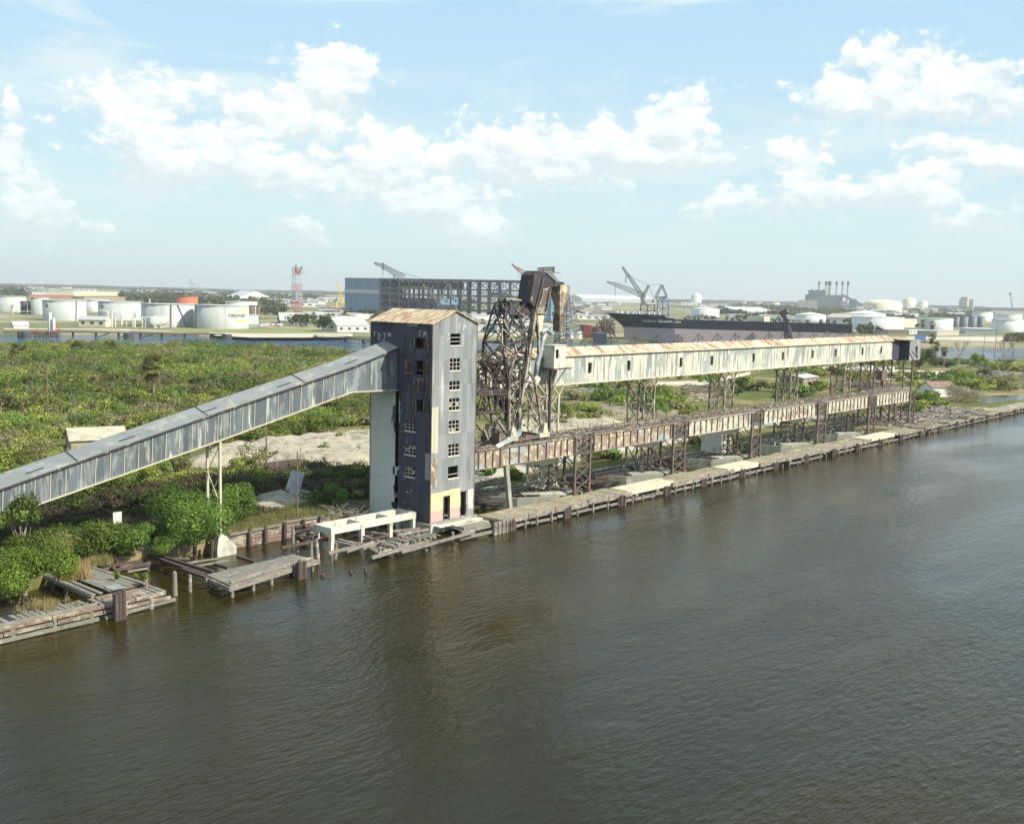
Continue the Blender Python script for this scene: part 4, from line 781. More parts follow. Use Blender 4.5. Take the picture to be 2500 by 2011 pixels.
    for bb in (150, 185): b.beam(G(1045,bb,5.6), G(1320,bb-15,5.6), .06); b.beam(G(1045,bb,7.7), G(1320,bb-15,7.7), .06)
    b.box(112.2,5.6,33.0,116.4,7.8,33.1); b.build('head_platform', 'steel_grey', t)
    b = MB(); b.beam(G(920,280,6), G(1000,300,6), .12); b.beam(G(925,280,6), G(965,370,6), .12); b.beam(G(960,280,6), G(990,330,6), .08); b.build('side_bracket', 'dark_steel', t)
    # hanging loading spout
    u = np.array(G(1410,420,6)); b = MB(); b.box(u[0]-1.15,5.2,u[2]-1.3,u[0]+1.0,7.0,u[2]); i = len(b.v)
    z1, z2 = u[2]-1.3, u[2]-3.1
    b.v += [(u[0]-1.1,5.25,z1),(u[0]+.95,5.25,z1),(u[0]+.95,6.95,z1),(u[0]-1.1,6.95,z1),(u[0]-.6,5.6,z2),(u[0]+.35,5.6,z2),(u[0]+.35,6.6,z2),(u[0]-.6,6.6,z2)]
    for k in range(4): j = (k+1) % 4; b.f.append((i+k,i+4+k,i+4+j,i+j))
    b.build('spout_hopper', 'rusty_plate', t)
    b = MB(); b.box(u[0]-.62,5.55,z2-.9,u[0]+.4,6.65,z2); b.box(u[0]-.8,5.4,z2-1.1,u[0]+.55,6.8,z2-.75); b.build('spout_collar', 'old_paint', t)
    b = MB(); b.box(u[0]-.68,5.5,24.9,u[0]+.42,6.7,z2-1.0); b.beam((u[0]+.8,5.2,u[2]-.2),(u[0]+1.6,5.2,u[2]-5.5),.05); b.build('spout_tube', 'rust', t)
    # yellow lower chute under head
    b = MB(); b.extrude([G(1040,900,6), G(1150,880,6), G(1130,1000,6), G(1110,1150,6), G(1060,1160,6), G(1035,1000,6)], (0,1.2,0)); b.build('small_chute', 'wall_cream', t)
    b = MB(); b.extrude([G(1015,770,5.7), G(1210,770,5.7), G(1190,870,5.7), G(1030,870,5.7)], (0,1.4,0)); b.build('gear_box', 'old_paint', t)
    # pipes
    b = MB(); b.tube([G(1160,1180,6.5), G(1120,1290,6.5), G(1080,1500,6.5), H(1040,160,6.5), H(1010,400,6.5)], .36, 10); b.tube([G(1100,1200,6.2), G(1130,1140,6.2), G(1190,1120,6.2), G(1250,1190,6.2)], .3, 8); b.build('silver_pipe', 'galvanised', t, smooth_=True)
    b = MB(); b.tube([H(1040,400,6.3), H(1000,480,6.2), H(920,545,6.0)], [.50,.50,.46], 12); b.build('pipe_nozzle', 'pale_steel', t, smooth_=True)
    b = MB(); b.tube([H(180,165,8.2), H(260,160,8.2), H(340,200,8), H(395,290,8), H(410,400,7.9), H(415,490,7.8)], .58, 12); b.build('bent_pipe', 'rust', t, smooth_=True)
    b = MB(); b.tube([H(420,490,7.8), H(450,630,7.8)], [.52,.44], 12); b.build('pipe_sleeve', 'white_concrete', t, smooth_=True)
    b = MB(); b.tube([H(450,640,7.8), H(490,860,7.9)], [.5,.35], 12); b.build('pipe_foot', 'dark_steel', t, smooth_=True)
    # tail platform reaching back towards the tower
    b = MB()
    for y in (5.6, 8.8): 
        b.beam((99.9,y,17.0),(105.4,y,16.8),.42,.3); b.beam((99.9,y,14.6),(105.4,y,14.4),.3,.25)
        for k in range(3): x = 99.9+k*1.8; b.beam((x,y,14.6),(x+.9,y,16.9),.14); b.beam((x+.9,y,16.9),(x+1.8,y,14.5),.14)
        b.beam((101,y,14.5),(105,y,11),.16)
    b.box(99.6,5.4,17.15,106.2,9.0,17.3); b.build('tail_platform', 'dark_steel', t)
    b = MB()
    for x in (100,101.6,103.2,104.8): b.beam((x,5.45,17.3),(x,5.45,18.9),.06)
    for z in (18.1,18.9): b.beam((99.7,5.45,z),(106,5.45,z),.05)
    b.beam((101,5.5,17.3),(104.5,5.5,21.2),.05); b.beam((104.5,5.5,17.3),(101,5.5,21.2),.05); b.build('handrail', 'rust', t)
    # bogies
    for (x, s) in ((106.4,1),(113.2,1)):
        for y in (yf, yr):
            b = MB(); b.box(x-1.1,y-.35,10.35,x+1.1,y+.35,10.95); b.extrude([(x-.45,y-.4,10.9),(x+.75,y-.4,10.9),(x+.35,y-.4,12.3),(x-.15,y-.4,12.3)], (0,.8,0)); o = b.build('bogie', 'pale_steel', t)
            w = MB()
            for dx in (-.75,.75): w.tube([(x+dx,y-.22,10.32),(x+dx,y+.22,10.32)], .36, 12)
            w.build('wheel', 'dark_steel', o)
    b = MB(); b.box(106.5,5.0,10.3,113.2,5.35,10.65); b.box(106.5,9.2,10.3,113.2,9.55,10.65); b.beam((113.2,5.2,10.6),(113.2,9.4,10.6),.3); b.beam((105,5.2,10.6),(105,9.4,10.6),.3)
    b.box(104.2,5.4,10.1,106.0,6.6,11.6); b.build('travel_beam', 'rust', t)
    # second leg frame on the right side
    b = MB()
    for y in (5.5, 9.2): b.beam((113.2,y,11.0),(111.4,y,18.2),.28); b.beam((111.4,y,18.2),(109.3,y,20.2),.24); b.beam((113.2,y,11),(109.3,y,17),.16); b.beam((112.4,y,14),(109.3,y,14),.18)
    b.build('side_leg', 'old_paint', t)
    # torn curved sheet hanging over the girder edge
    b = MB(); pts = [H(700,1090,5.4), H(760,1130,5.1), H(800,1200,4.9), H(795,1270,4.7), H(740,1340,4.6), H(640,1400,4.5), H(520,1450,4.6), H(420,1490,4.8)]
    ws = [.25,.9,1.3,1.3,1.1,.9,.7,.3]
    for k in range(len(pts)-1):
        p, q = np.array(pts[k]), np.array(pts[k+1]); b.quad(p, q, q+np.array((-.35*ws[k+1],.7*ws[k+1],.35)), p+np.array((-.5*ws[k],.7*ws[k],.35)))
    b.build('torn_sheet', 'galvanised', t)
    # operator cab beside the gallery
    b = MB(); x0, z0, x1, z1 = 118.6, 19.5, 121.3, 22.7
    holed(b, (x0,8.0,z0), (1,0,0), (0,0,1), x1-x0, z1-z0, [(.35,1.4,1.0,2.7)], .1, (0,-1,0)); b.quad((x0,8,z0),(x0,8,z1),(x0,10,z1),(x0,10,z0)); b.quad((x1,8,z0),(x1,10,z0),(x1,10,z1),(x1,8,z1)); b.quad((x0,10,z0),(x0,10,z1),(x1,10,z1),(x1,10,z0)); b.quad((x0,8,z0),(x0,10,z0),(x1,10,z0),(x1,8,z0)); b.box(x0-.1,7.9,z1,x1+.1,10.1,z1+.12)
    b.build('cab', 'white_concrete', t)
    b = MB(); b.box(x0-.6,7.6,z0-.18,x1+1.2,10.2,z0-.02)
    for x in (x0+.3,x1): b.beam((x,8,z0-.2),(x0+.5,8.6,z0-3.0),.1); b.beam((x,9.8,z0-.2),(x0+.5,9.2,z0-3.0),.1)
    b.beam((x0+.5,9,z0),(x0+.5,9,10.2),.32); b.beam((x0+.5,9,14.5),(113,9.2,13.5),.2); b.beam((x0+.5,9,12),(113,9.2,16.5),.12); b.beam((x0+.5,9,17),(111.5,9.2,18),.2); b.build('cab_support', 'dark_steel', t)
    # white corrugated shed panel at the gallery below the loader
loader()
b = MB(); b.box(106.6,9.95,16.9,111.2,10.22,21.3)
s = b.build('white_sheet_screen', 'white_concrete'); tag(s, 'white corrugated metal screen fixed behind the rusty bent pipe', 'screen')

# ---------------------------------------------------------------- wharf
def pile(b, x, y, z0, z1, r, lean=(0,0), n=8): b.tube([(x,y,z0),(x+lean[0],y+lean[1],z1)], [r, r*.93], n)
def wharf():
    t = thing('timber_wharf', 'long weathered timber wharf with fender piles running under the runway', 'wharf', (173, 2, 0)); rr = random.Random(11)
    secs = [(98.9,126.9,0),(126.9,139.5,1),(139.5,156.2,0),(156.2,166.8,1),(166.8,213.4,0),(213.4,228.6,1),(228.6,300,0)]
    for a, c, kind in secs:
        b = MB()
        if kind == 0:
            x = a
            while x < c:
                L = min(rr.uniform(2.2,5.5), c-x); z = 1.55+rr.uniform(-.04,.06); b.box(x,.15+rr.uniform(-.15,.25),z-.35,x+L-.03,rr.uniform(3.7,4.6),z); x += L
            b.build('deck_section', 'deck_wood', t)
        else: b.box(a,.25,1.0,c,3.4,1.72); b.build('concrete_panel', 'cream_slab', t)
    w1, w2, tm = MB(), MB(), MB(); x = 98.9
    while x < 640:
        L = rr.uniform(3.2,6.5); gap = any(a-1 < x < c-2 and k for a, c, k in secs); sag = rr.uniform(-.1,.12)
        if x < 330: tm, w2, w1 = MB(), MB(), MB()
        if not gap: tm.box(x,-.12,.93+sag,x+L-.15,.18,1.60+sag)
        if rr.random() < .86: w2.beam((x,-.35+rr.uniform(-.08,.08),.42+rr.uniform(-.08,.1)),(x+L-.2,-.35+rr.uniform(-.1,.1),.42+rr.uniform(-.12,.12)),.26,.30)
        if rr.random() < .6: w1.box(x+.5,-.3,.75,x+1.2,-.05,1.05)
        if x < 330:
            for q_, nm, m_ in ((tm,'edge_timber','grey_wood'),(w2,'wale','plank_wood'),(w1,'block','grey_wood')): q_.v and q_.build(nm, m_, t)
            if x+L >= 330: tm, w2, w1 = MB(), MB(), MB()
        x += L
    tag(tm.build('far_edge_timbers', 'grey_wood', t), kind='stuff'); tag(w2.build('far_wales', 'plank_wood', t), kind='stuff')
    cnt = 0; x = 99.6; far = MB()
    while x < 640:
        big = (cnt % 4 == 0)
        b = MB()
        if big:
            for k in range(5): pile(b, x+.32*k+rr.uniform(-.05,.05), -.62+rr.uniform(-.12,.12), -1.2, 1.35+rr.uniform(-.25,.2), .2)
        else: pile(b, x, -.5, -1.2, rr.uniform(.6,1.45), .17, (rr.uniform(-.08,.08),0))
        if cnt < 70: b.build('pile_cluster' if big else 'pile', 'dark_wood' if big else 'grey_wood', t)
        else: far.v and None; i = len(far.v); far.v += b.v; far.f += [tuple(q+i for q in f) for f in b.f]
        cnt += 1; x += rr.uniform(2.3,3.7)
    tag(far.build('far_piles', 'dark_wood', t), kind='stuff')
    b = MB(); b.box(98.9,1.0,-1.2,236,3.6,1.15); b.build('wharf_core', 'dark_wood', t)
    b = MB()
    for x0, x1 in ((300,330),(330,480),(480,640)):
        x = x0
        while x < x1: L = rr.uniform(2,6); z = 1.64+rr.uniform(-.03,.05); b.box(x,.1,z-.3,x+L-.05,rr.uniform(3.5,4.4),z); x += L
    b.build('deck_section', 'deck_wood', t)
wharf()
def hoppers():
    # concrete hopper walls in the wet basins under the runway, one block by each trestle
    for i, (x, lab) in enumerate(((108.0,'grey concrete basin wall nearest the elevator tower'),(134.5,'concrete basin wall behind the nearest cream wharf panel'),(160.5,'concrete basin wall in front of the white kiosk'),
                     (186.8,'concrete basin wall under the lettered runway girder'),(212.8,'concrete basin wall behind the farthest cream wharf panel'))):
        b = MB(); W = 13.5; y0, y1 = 4.3, 12.6; th = .4
        b.box(x,y1-.4,-1,x+W,y1,1.75); b.box(x+W-th,y0,-1,x+W,y1-.41,1.75); b.box(x+.2,y1-.4,-1,x+.6,y1+2,1.75)
        i0 = len(b.v); b.extrude([(x,y1-.1,-1),(x+2.6,y0+3.2,-1),(x+2.6,y0+3.2,1.7),(x,y1-.1,1.7)], (.4,.2,0)); b.extrude([(x+2.6,y0+3.2,-1),(x+8.2,y0,-1),(x+8.2,y0,1.7),(x+2.6,y0+3.2,1.7)], (.2,.4,0))
        b.extrude([(x+5.6,y0+4.2,1.25),(x+12.9,y0+.6,1.25),(x+12.9,y0+1.6,1.55),(x+5.6,y0+5.2,1.55)], (0,0,.25))
        tag(b.build('basin_wall', 'old_concrete'), lab, 'basin wall', 'concrete basin walls under the runway')
hoppers()
b = MB(); b.box(98.5,14.1,-1,235,14.5,1.7)
for x in np.arange(99,235,2.4): pile(b, x, 13.9, -1, 1.9, .2)
tag(b.build('bulkhead', 'old_concrete'), 'dark pile-backed bulkhead along the inland side of the wet basins', 'bulkhead')
# white kiosk
t = thing('white_kiosk', 'small white concrete hut with a dark doorway under the runway', 'hut', (173.5,12,1.6))
b = MB(); holed(b, (171.2,10.2,1.6), (1,0,0), (0,0,1), 4.2, 6.2, [(2.2,.2,3.1,2.5)], .3, (0,-1,0)); b.quad((171.2,10.2,1.6),(171.2,10.2,7.8),(171.2,14.5,7.8),(171.2,14.5,1.6)); b.quad((175.4,10.2,1.6),(175.4,14.5,1.6),(175.4,14.5,7.8),(175.4,10.2,7.8)); b.quad((171.2,14.5,1.6),(171.2,14.5,7.8),(175.4,14.5,7.8),(175.4,14.5,1.6)); b.box(171.1,10.1,7.8,175.5,14.6,7.95)
b.build('wall', 'white_concrete', t); b = MB(); b.box(173.3,10.15,1.8,174.4,10.19,1.86); b.box(173.35,10.16,4.1,174.35,10.2,4.16); b.build('door_frame', 'old_paint', t)

# ---------------------------------------------------------------- bulkhead left of the tower, open frame, collapsed docks
def bulk_left():
    t = thing('timber_bulkhead', 'patched reddish timber bulkhead with dark piles holding the grassy bank left of the tower', 'bulkhead', (76,15.8,0)); rr = random.Random(2)
    b = MB()
    for z in (.1,.55,1.0,1.42):
        x = 68.8
        while x < 84: L = rr.uniform(2.5,5); b.box(x,15.45+rr.uniform(-.05,.05),z-.2,min(x+L,84)-.05,15.8,z+.2); x += L
    b.build('planking', 'red_wood', t)
    for x in (68.9,71.8,74.0,76.8,79.6,82.2): c = MB(); pile(c, x, 15.2, -1, rr.uniform(1.6,2.2), .26); c.build('pile', 'dark_wood', t)
    c = MB(); c.beam((68.8,15.3,1.75),(76.2,15.3,1.85),.3,.2); c.beam((76.6,15.4,2.1),(83,15.6,1.9),.26,.2); c.build('cap_timber', 'plank_wood', t)
bulk_left()
def frame():
    t = thing('concrete_frame', 'white open concrete frame on square columns at the foot of the tower', 'frame', (83,9,0))
    zt, h = 2.75, .75; x0, x1, y0, y1 = 76.85, 90.4, 6.6, 9.85
    b = MB(); b.box(x0,y0,zt-h,x1,y0+.55,zt); b.box(x0,y1-.55,zt-h,x1-.6,y1,zt); b.box(x0,y0+.56,zt-h+.003,x0+.55,y1-.56,zt-.003)
    for x in (81.6,86.2): b.box(x,y0+.56,zt-h+.003,x+.5,y1-.56,zt-.003)
    b.box(x1-.55,y0+.56,zt-h+.003,x1,y1-.1,zt-.003); b.build('ring_beam', 'white_concrete', t)
    for x in (x0+.28,81.7,86.2,x1-.3): c = MB(); c.box(x-.25,y0+.05,-1,x+.25,y0+.5,zt-h); c.build('column', 'white_concrete', t)
    for x in (x0+.28,x1-.3): c = MB(); c.box(x-.25,y1-.5,-1,x+.25,y1-.05,zt-h); c.build('column', 'white_concrete', t)
frame()
def planks(b, x0, x1, y0, y1, z, rr, along='y', w=.26, skip=.0, warp=.05):
    if along == 'y':
        x = x0
        while x < x1:
            if rr.random() > skip: b.beam((x,y0+rr.uniform(-.15,.1),z+rr.uniform(-warp,warp)),(x+rr.uniform(-.05,.05),y1+rr.uniform(-.15,.15),z+rr.uniform(-warp,warp)),w*.9,.09)
            x += w
    else:
        y = y0
        while y < y1:
            if rr.random() > skip: b.beam((x0+rr.uniform(-.3,.3),y,z+rr.uniform(-warp,warp)),(x1+rr.uniform(-.3,.3),y+rr.uniform(-.05,.05),z+rr.uniform(-warp,warp)),w*.9,.09)
            y += w
def docks():
    rr = random.Random(21)
    t = thing('plank_dock', 'detached plank platform standing in the water left of the tower', 'dock', (63,.5,0))
    # oriented platform: corners from the photograph
    A, Bq, Cq, Dq = [at('c4', *p, z=1.2)[:2] for p in ((905,365),(1010,412),(1385,297),(1285,275))]
    def q(s, r, z): p = A*(1-s)*(1-r)+Dq*s*(1-r)+Bq*(1-s)*r+Cq*s*r; return (p[0],p[1],z)
    b = MB(); n = 44
    for k in range(n): s = (k+.5)/n; b.beam(q(s,-.02+rr.uniform(0,.05),1.2+rr.uniform(-.02,.03)),q(s,1.0,1.2+rr.uniform(-.02,.03)),.25,.09)
    b.build('planking', 'plank_wood', t)
    b = MB(); b.beam(q(.02,.93,1.42),q(.98,.93,1.42),.26,.24); b.beam(q(-.02,1.04,.95),q(1.02,1.04,.95),.16,.5); b.beam(q(0,.03,.95),q(1.02,.03,.95),.16,.4); b.beam(q(-.02,0,.98),q(-.02,1.05,.98),.16,.35); b.build('edge_beam', 'grey_wood', t)
    for s, r in ((.02,1),(.25,1.0),(.45,1.02),(.85,1),(.03,.1),(.5,.05),(.95,.1),(.97,.95)): c = MB(); p = q(s,r,0); pile(c,p[0],p[1],-1,1.05,.19); c.build('pile', 'grey_wood', t)
    for k in range(6): c = MB(); p = q(.015*k-.02,.18+.14*k,1); c.box(p[0]-.35,p[1]-.1,.82,p[0]+.02,p[1]+.1,1.12); c.build('joist_end', 'plank_wood', t)
    # dolphins
    def dolphin(c, px, py, n_, h, lab):
        p = at(c, px, py, z=0); b = MB()
        for k in range(n_): pile(b, p[0]+.36*(k % 3)-.3+rr.uniform(-.05,.05), p[1]+.36*(k//3), -1, h+rr.uniform(-.15,.15), .22)
        b.tube([(p[0]-.55,p[1]-.2,h*.7),(p[0]+.75,p[1]-.2,h*.7)],.05,5); tag(b.build('pile_dolphin', 'dark_wood'), lab, 'piles', 'mooring pile clusters')
    dolphin('c4', 1322, 382, 6, 1.75, 'dark cluster of piles at the front edge of the plank platform')
    dolphin('c4', 527, 562, 5, 2.6, 'tall grey pile cluster on the front of the leftmost dock')
    # left dock
    t = thing('ruined_dock', 'grassy broken timber dock at the lower left shore', 'dock', (44,4,0))
    fr = [at('c4', *p, z=1.35)[:2] for p in ((20,592),(745,432))]; d = (fr[1]-fr[0])/np.linalg.norm(fr[1]-fr[0]); nn = np.array((-d[1],d[0])); L = np.linalg.norm(fr[1]-fr[0])
    def w(s, r, z): p = fr[0]+d*s+nn*r; return (p[0],p[1],z)
    b = MB()
    for k in range(int(L/.55)+14): s = -7+k*.55; r1 = 3.1 if s < 9 else 3.0; (rr.random() > .12) and b.beam(w(s,.15,1.3+rr.uniform(-.03,.04)),w(s,r1+rr.uniform(-.4,.1),1.3+rr.uniform(-.06,.03)),.4,.1)
    b.build('planking', 'plank_wood', t)
    b = MB(); 
    for z, r, m_ in ((1.2,0,.34),(.72,-.08,.3)): 
        s = -8
        while s < L-.5: l = rr.uniform(3,5); b.beam(w(s,r,z),w(min(s+l-.1,L),r,z+rr.uniform(-.04,.04)),.22,m_); s += l
    b.build('fender_timber', 'red_wood', t)
    b = MB(); b.beam(w(-8,-.2,.22),w(8.2,-.2,.25),.3,.3); b.beam(w(8.8,-.25,.2),w(L+.6,.1,.35),.28,.28); b.beam(w(-8,.3,1.45),w(8.3,.3,1.5),.3,.2); b.build('wale', 'plank_wood', t)
    for s in (-4,.6,4.2,7.6,10.9,13.5): c = MB(); p = w(s,-.05,0); pile(c,p[0],p[1],-1,1.0,.24); c.build('pile', 'grey_wood', t)
    for s in (-3,1,5,9,12): 
        c = MB(); p = w(s,2.8,0); pile(c,p[0],p[1],-1,1.1,.22); c.build('pile', 'dark_wood', t)
    # spur running inland
    A, B2, C2, D2 = [at('c4', *p, z=1.35)[:2] for p in ((400,452),(215,368),(385,322),(640,400))]
    def q2(s, r, z): p = A*(1-s)*(1-r)+B2*s*(1-r)+D2*(1-s)*r+C2*s*r; return (p[0],p[1],z)
    b = MB()
    for k in range(16): r = (k+.5)/16; (rr.random() > .1) and b.beam(q2(-.02,r,1.34+rr.uniform(-.05,.03)),q2(1.05+rr.uniform(-.1,.06),r,1.34+rr.uniform(-.06,.05)),.42,.1)
    b.beam(q2(-.05,0,1.05),q2(1.1,0,1.1),.3,.4); b.beam(q2(-.05,1,1.1),q2(1.1,1,1.1),.3,.3); b.build('spur_planking', 'plank_wood', t)
    for s, r in ((.1,0),(.6,0),(.9,0),(.1,1),(.5,1),(.95,1)): c = MB(); p = q2(s,r,0); pile(c,p[0],p[1],-1,1.1,.22); c.build('pile', 'dark_wood', t)
    e = w(11,2.2,1.42); b = MB(); planks(b, e[0]-1.5, e[0]+2.4, e[1]-1.3, e[1]+1.2, 1.4, rr, 'x', .5, .2); b.build('sagging_deck', 'red_wood', t)
    g = at('c4', 508, 420, z=1.45); b = MB()
    for k in range(7): b.box(g[0]-.7,g[1]-.7+k*.24,1.47,g[0]+.7,g[1]-.58+k*.24,1.55)
    b.box(g[0]-.7,g[1]-.7,1.42,g[0]-.6,g[1]+.9,1.47); b.box(g[0]+.6,g[1]-.7,1.42,g[0]+.7,g[1]+.9,1.47); tag(b.build('pallet', 'galvanised'), 'pale slatted pallet lying on the leftmost dock', 'pallet')
    # stringer running from shore to plank dock
    t = thing('fallen_stringers', 'long dark timber stringers reaching from the bank to the plank platform', 'timbers', (57,9,0)); b = MB()
    for p0, p1, wdt in (((640,275),(890,362),.34),((690,280),(935,352),.3),((800,340),(905,378),.3),((1042,285),(1120,308),.34),((940,318),(1000,335),.25),((655,300),(440,330),.3),((440,330),(375,325),.3),((660,312),(500,345),.25),((1235,245),(1440,205),.28)):
        a_ = at('c4', *p0, z=1.1); c_ = at('c4', *p1, z=1.1); b = MB(); b.beam(a_, c_, wdt, .3); b.build('stringer', 'dark_wood', t)
    for p0, p1 in (((755,322),(955,292)),((830,332),(1000,300)),((550,330),(645,322)),((560,350),(645,335)),((700,290),(830,295))): b = MB(); b.beam(at('c4',*p0,z=.9), at('c4',*p1,z=.9), .32, .14); b.build('fallen_plank', 'plank_wood', t)
    for px, py, h in ((648,350,1.4),(515,362,1.6),(855,302,1.6),(930,285,1.9),(700,345,.8)): c = MB(); p = at('c4',px,py,z=0); pile(c,p[0],p[1],-1,h,.24); c.build('pile', 'dark_wood', t)
    # lone piles
    for px, py, h, r, lab, lean in ((767,455,2.3,.26,'lone white-footed pile standing beside the leftmost dock',0),(834,438,1.6,.2,'thin broken pile standing alone in dark water',0),(1398,315,2.6,.26,'leaning pile with pale base at the right end of the plank platform',-.35),
            (1365,285,1.6,.2,'short white-capped pile behind the plank platform',0),(1470,295,1.7,.24,'split pile standing just right of the leaning pile',.1),(1538,355,.35,.22,'submerged pile stub in open water, left of a pair',0),
            (1603,352,.5,.2,'submerged pile stub with a spike, right of a pair',0),(1415,372,.35,.25,'low pile stub beside the dark pile cluster',0),(1285,235,2.2,.2,'thin pile standing before the timber bulkhead',0),(1305,262,1.1,.2,'short pile behind the plank platform rear edge',0)):
        p = at('c4', px, py, z=0); b = MB(); b.tube([(p[0],p[1],-1),(p[0]+lean,p[1],h)], [r*1.15,r*.8], 8)
        if h > .8: b.box(p[0]+lean-.12,p[1]-.12,h-.1,p[0]+lean+.12,p[1]+.12,h+.12)
        tag(b.build('mooring_pile', 'grey_wood' if h > 1 else 'dark_wood'), lab, 'pile', 'lone piles in the water')
    # broken lumber between frame and tower
    t = thing('broken_dock', 'jumbled broken timber dock at the foot of the elevator tower', 'dock', (85,2.5,0))
    b = MB(); A, B3, C3, D3 = [at('c4', *p, z=1.1)[:2] for p in ((1655,205),(1640,290),(1880,215),(1870,175))]
    for k in range(24):
        p0 = at('c4', 1655+k*9.5+rr.uniform(-6,6), 222-k*1.9+rr.uniform(-5,5), z=1.0+rr.uniform(-.1,.3)); p1 = p0+np.array((rr.uniform(-.4,.5), rr.uniform(-2.6,-1.6), rr.uniform(-.25,.1))); b.beam(p0,p1,.3,.1)
    b.build('loose_plank', 'plank_wood', t)
    b = MB()
    for p0, p1 in (((1640,285),(1880,215)),((1630,250),(1800,205)),((1740,190),(1880,165)),((1600,195),(1740,250)),((1450,200),(1640,255)),((1520,262),(1640,220)),((1630,290),(1750,255)),((1700,175),(1860,160)),((1440,270),(1560,240)),((1760,265),(2080,175)),((1640,225),(1700,262)),
                   ((1490,215),(1620,235)),((1560,170),(1700,190)),((1670,280),(1760,232)),((1640,262),(1850,190)),((1660,272),(1870,198)),((1590,250),(1690,215)),((1380,200),(1560,240)),((1300,185),(1400,215))):
        b.beam(at('c4',*p0,z=.75+rr.uniform(-.2,.3)), at('c4',*p1,z=.8+rr.uniform(-.2,.4)), .32, .28)
    b.build('loose_beam', 'grey_wood', t)
    b = MB()
    for k in range(16): 
        p = at('c4', rr.uniform(1290,1440), rr.uniform(140,205), z=1.3); b.beam(p, p+np.array((rr.uniform(-2.5,2.5),rr.uniform(-1.5,1.5),rr.uniform(-.8,.6))), .25)
    for k in range(12): 
        p = at('c4', rr.uniform(1480,1700), rr.uniform(160,215), z=.8); b.beam(p, p+np.array((rr.uniform(-2,2),rr.uniform(-1.5,1.5),rr.uniform(-.5,.6))), .25)
    b.build('rotten_timber', 'dark_wood', t)
    for px, py in ((1665,290),(1745,275),(1868,258),(1985,222),(2022,215),(1760,240),(1590,225)): c = MB(); p = at('c4',px,py,z=0); pile(c,p[0],p[1],-1,1.3,.22); c.build('pile', 'grey_wood', t)
    b = MB()
    for k in range(8): x = 91+k*1.05; b.box(x,3.1,1.2,x+.95,4.1,1.32)
    b.box(93.5,2.0,.7,99.2,4.0,1.12); b.build('apron_slab', 'white_concrete', t)
    b = MB()
    for k in range(9): pile(b, 97.0+.38*k, -.55+.1*(k % 2), -1.2, 1.55, .22)
    b.build('pile_cluster', 'grey_wood', t)
    b = MB(); b.box(91,-.4,.25,97,-.1,.6); b.box(91.5,-.2,.95,97,.1,1.3); b.box(92.3,.2,1.3,97,1.5,1.5); b.build('edge_timber', 'plank_wood', t)
docks()

# ---------------------------------------------------------------- poles, sheds, debris on the island
def pole(foot, h, lab, arms=True, lean=(0,0), r=.16, mt='pole_wood', ang=-.75, n=1):
    t = thing('utility_pole', lab, 'utility pole', foot, 'utility poles'); b = MB(); x, y, z = foot
    b.tube([(x,y,z),(x+lean[0],y+lean[1],z+h)], [r,r*.65], 7); b.build('pole', mt, t)
    if arms:
        for k in range(n):
            c = MB(); d = np.array((math.cos(ang),math.sin(ang),0)); p = np.array((x+lean[0],y+lean[1],z+h-.15-k*.9)); c.beam(p-d*1.7,p+d*1.7,.16,.12); c.beam(p-d*.9,p-np.array((0,0,.8)),.06); c.beam(p+d*.9,p-np.array((0,0,.8)),.06)
            for q in (-1.5,-.7,.7,1.5): c.tube([p+d*q+np.array((0,0,.05)),p+d*q+np.array((0,0,.3))],.05,5)
            c.build('crossarm', 'grey_wood', t)
def pole_at(c, bx, by, tx, ty, lab, **k):
    f = at(c, bx, by, z=1.6); h = at_range(c, tx, ty, f)-1.6; pole((float(f[0]),float(f[1]),1.6), h, lab, **k)
pole_at('c3', 268, 218, 264, -142, 'tall pole with crossarm rising from the scrub at far left', n=1)
pole((99.5,66,1.6), float(at_range('c3',1040,75,(99.5,66))-1.6), 'utility pole with crossarm showing above the inclined conveyor')
pole_at('c3', 1476, 480, 1476, 170, 'dark bare pole between the conveyor support and the tower', arms=False)
pole_at('c3', 1647, 718, 1652, 345, 'slender pole with short insulator pegs near the bank left of the tower', arms=False, r=.12)
pole_at('c3', 1962, 70, 1962, -10, 'short pole against green grass just left of the tower', arms=False)
pole_at('c6', 672, 985, 680, 820, 'thin pole right of the second support tower from the far end', arms=False)
pole_at('c6', 780, 970, 780, 850, 'thin pole on the pale yard under the far end of the gallery', arms=False)
pole_at('c6', 1800, 775, 1812, 600, 'thin pole standing at the channel edge near the bare trees', n=1)
pole_at('c6', 1895, 840, 1925, 470, 'tall thin pole near the right edge among bare trees', n=1)
pole_at('c6', 1185, 920, 1190, 820, 'short pole left of the rounded green tree base', arms=False)
def wires():
    pass
# fallen slanted sheet with tangled lumber behind it
t = thing('fallen_sheet', 'leaning grey metal sheet among tangled wreckage below the sand bank', 'sheet metal', at('c3',1620,580,z=1.6))
b = MB(); P0 = [at('c3',1618,445,y=28.5), at('c3',1688,462,y=28.5), at('c3',1655,588,y=26.8), at('c3',1585,545,y=26.8)]; b.extrude(P0, (0,.06,0)); b.build('sheet', 'galvanised', t)
rr = random.Random(4); b = MB()
for k in range(60):
    p = at('c3', rr.uniform(1500,1800), rr.uniform(425,560), z=2+rr.uniform(0,1.2)); b.beam(p, p+np.array((rr.uniform(-2.5,2.5),rr.uniform(-1.5,1.5),rr.uniform(-1.1,1.0))), rr.uniform(.08,.22))
tag(b.build('wreckage', 'dark_wood', t), kind='stuff')
b = MB(); p = at('c3',1530,440,z=3.2); b.box(p[0]-2,p[1],2.2,p[0]+4.5,p[1]+.2,4.3); b.build('plank_wall', 'dark_wood', t)
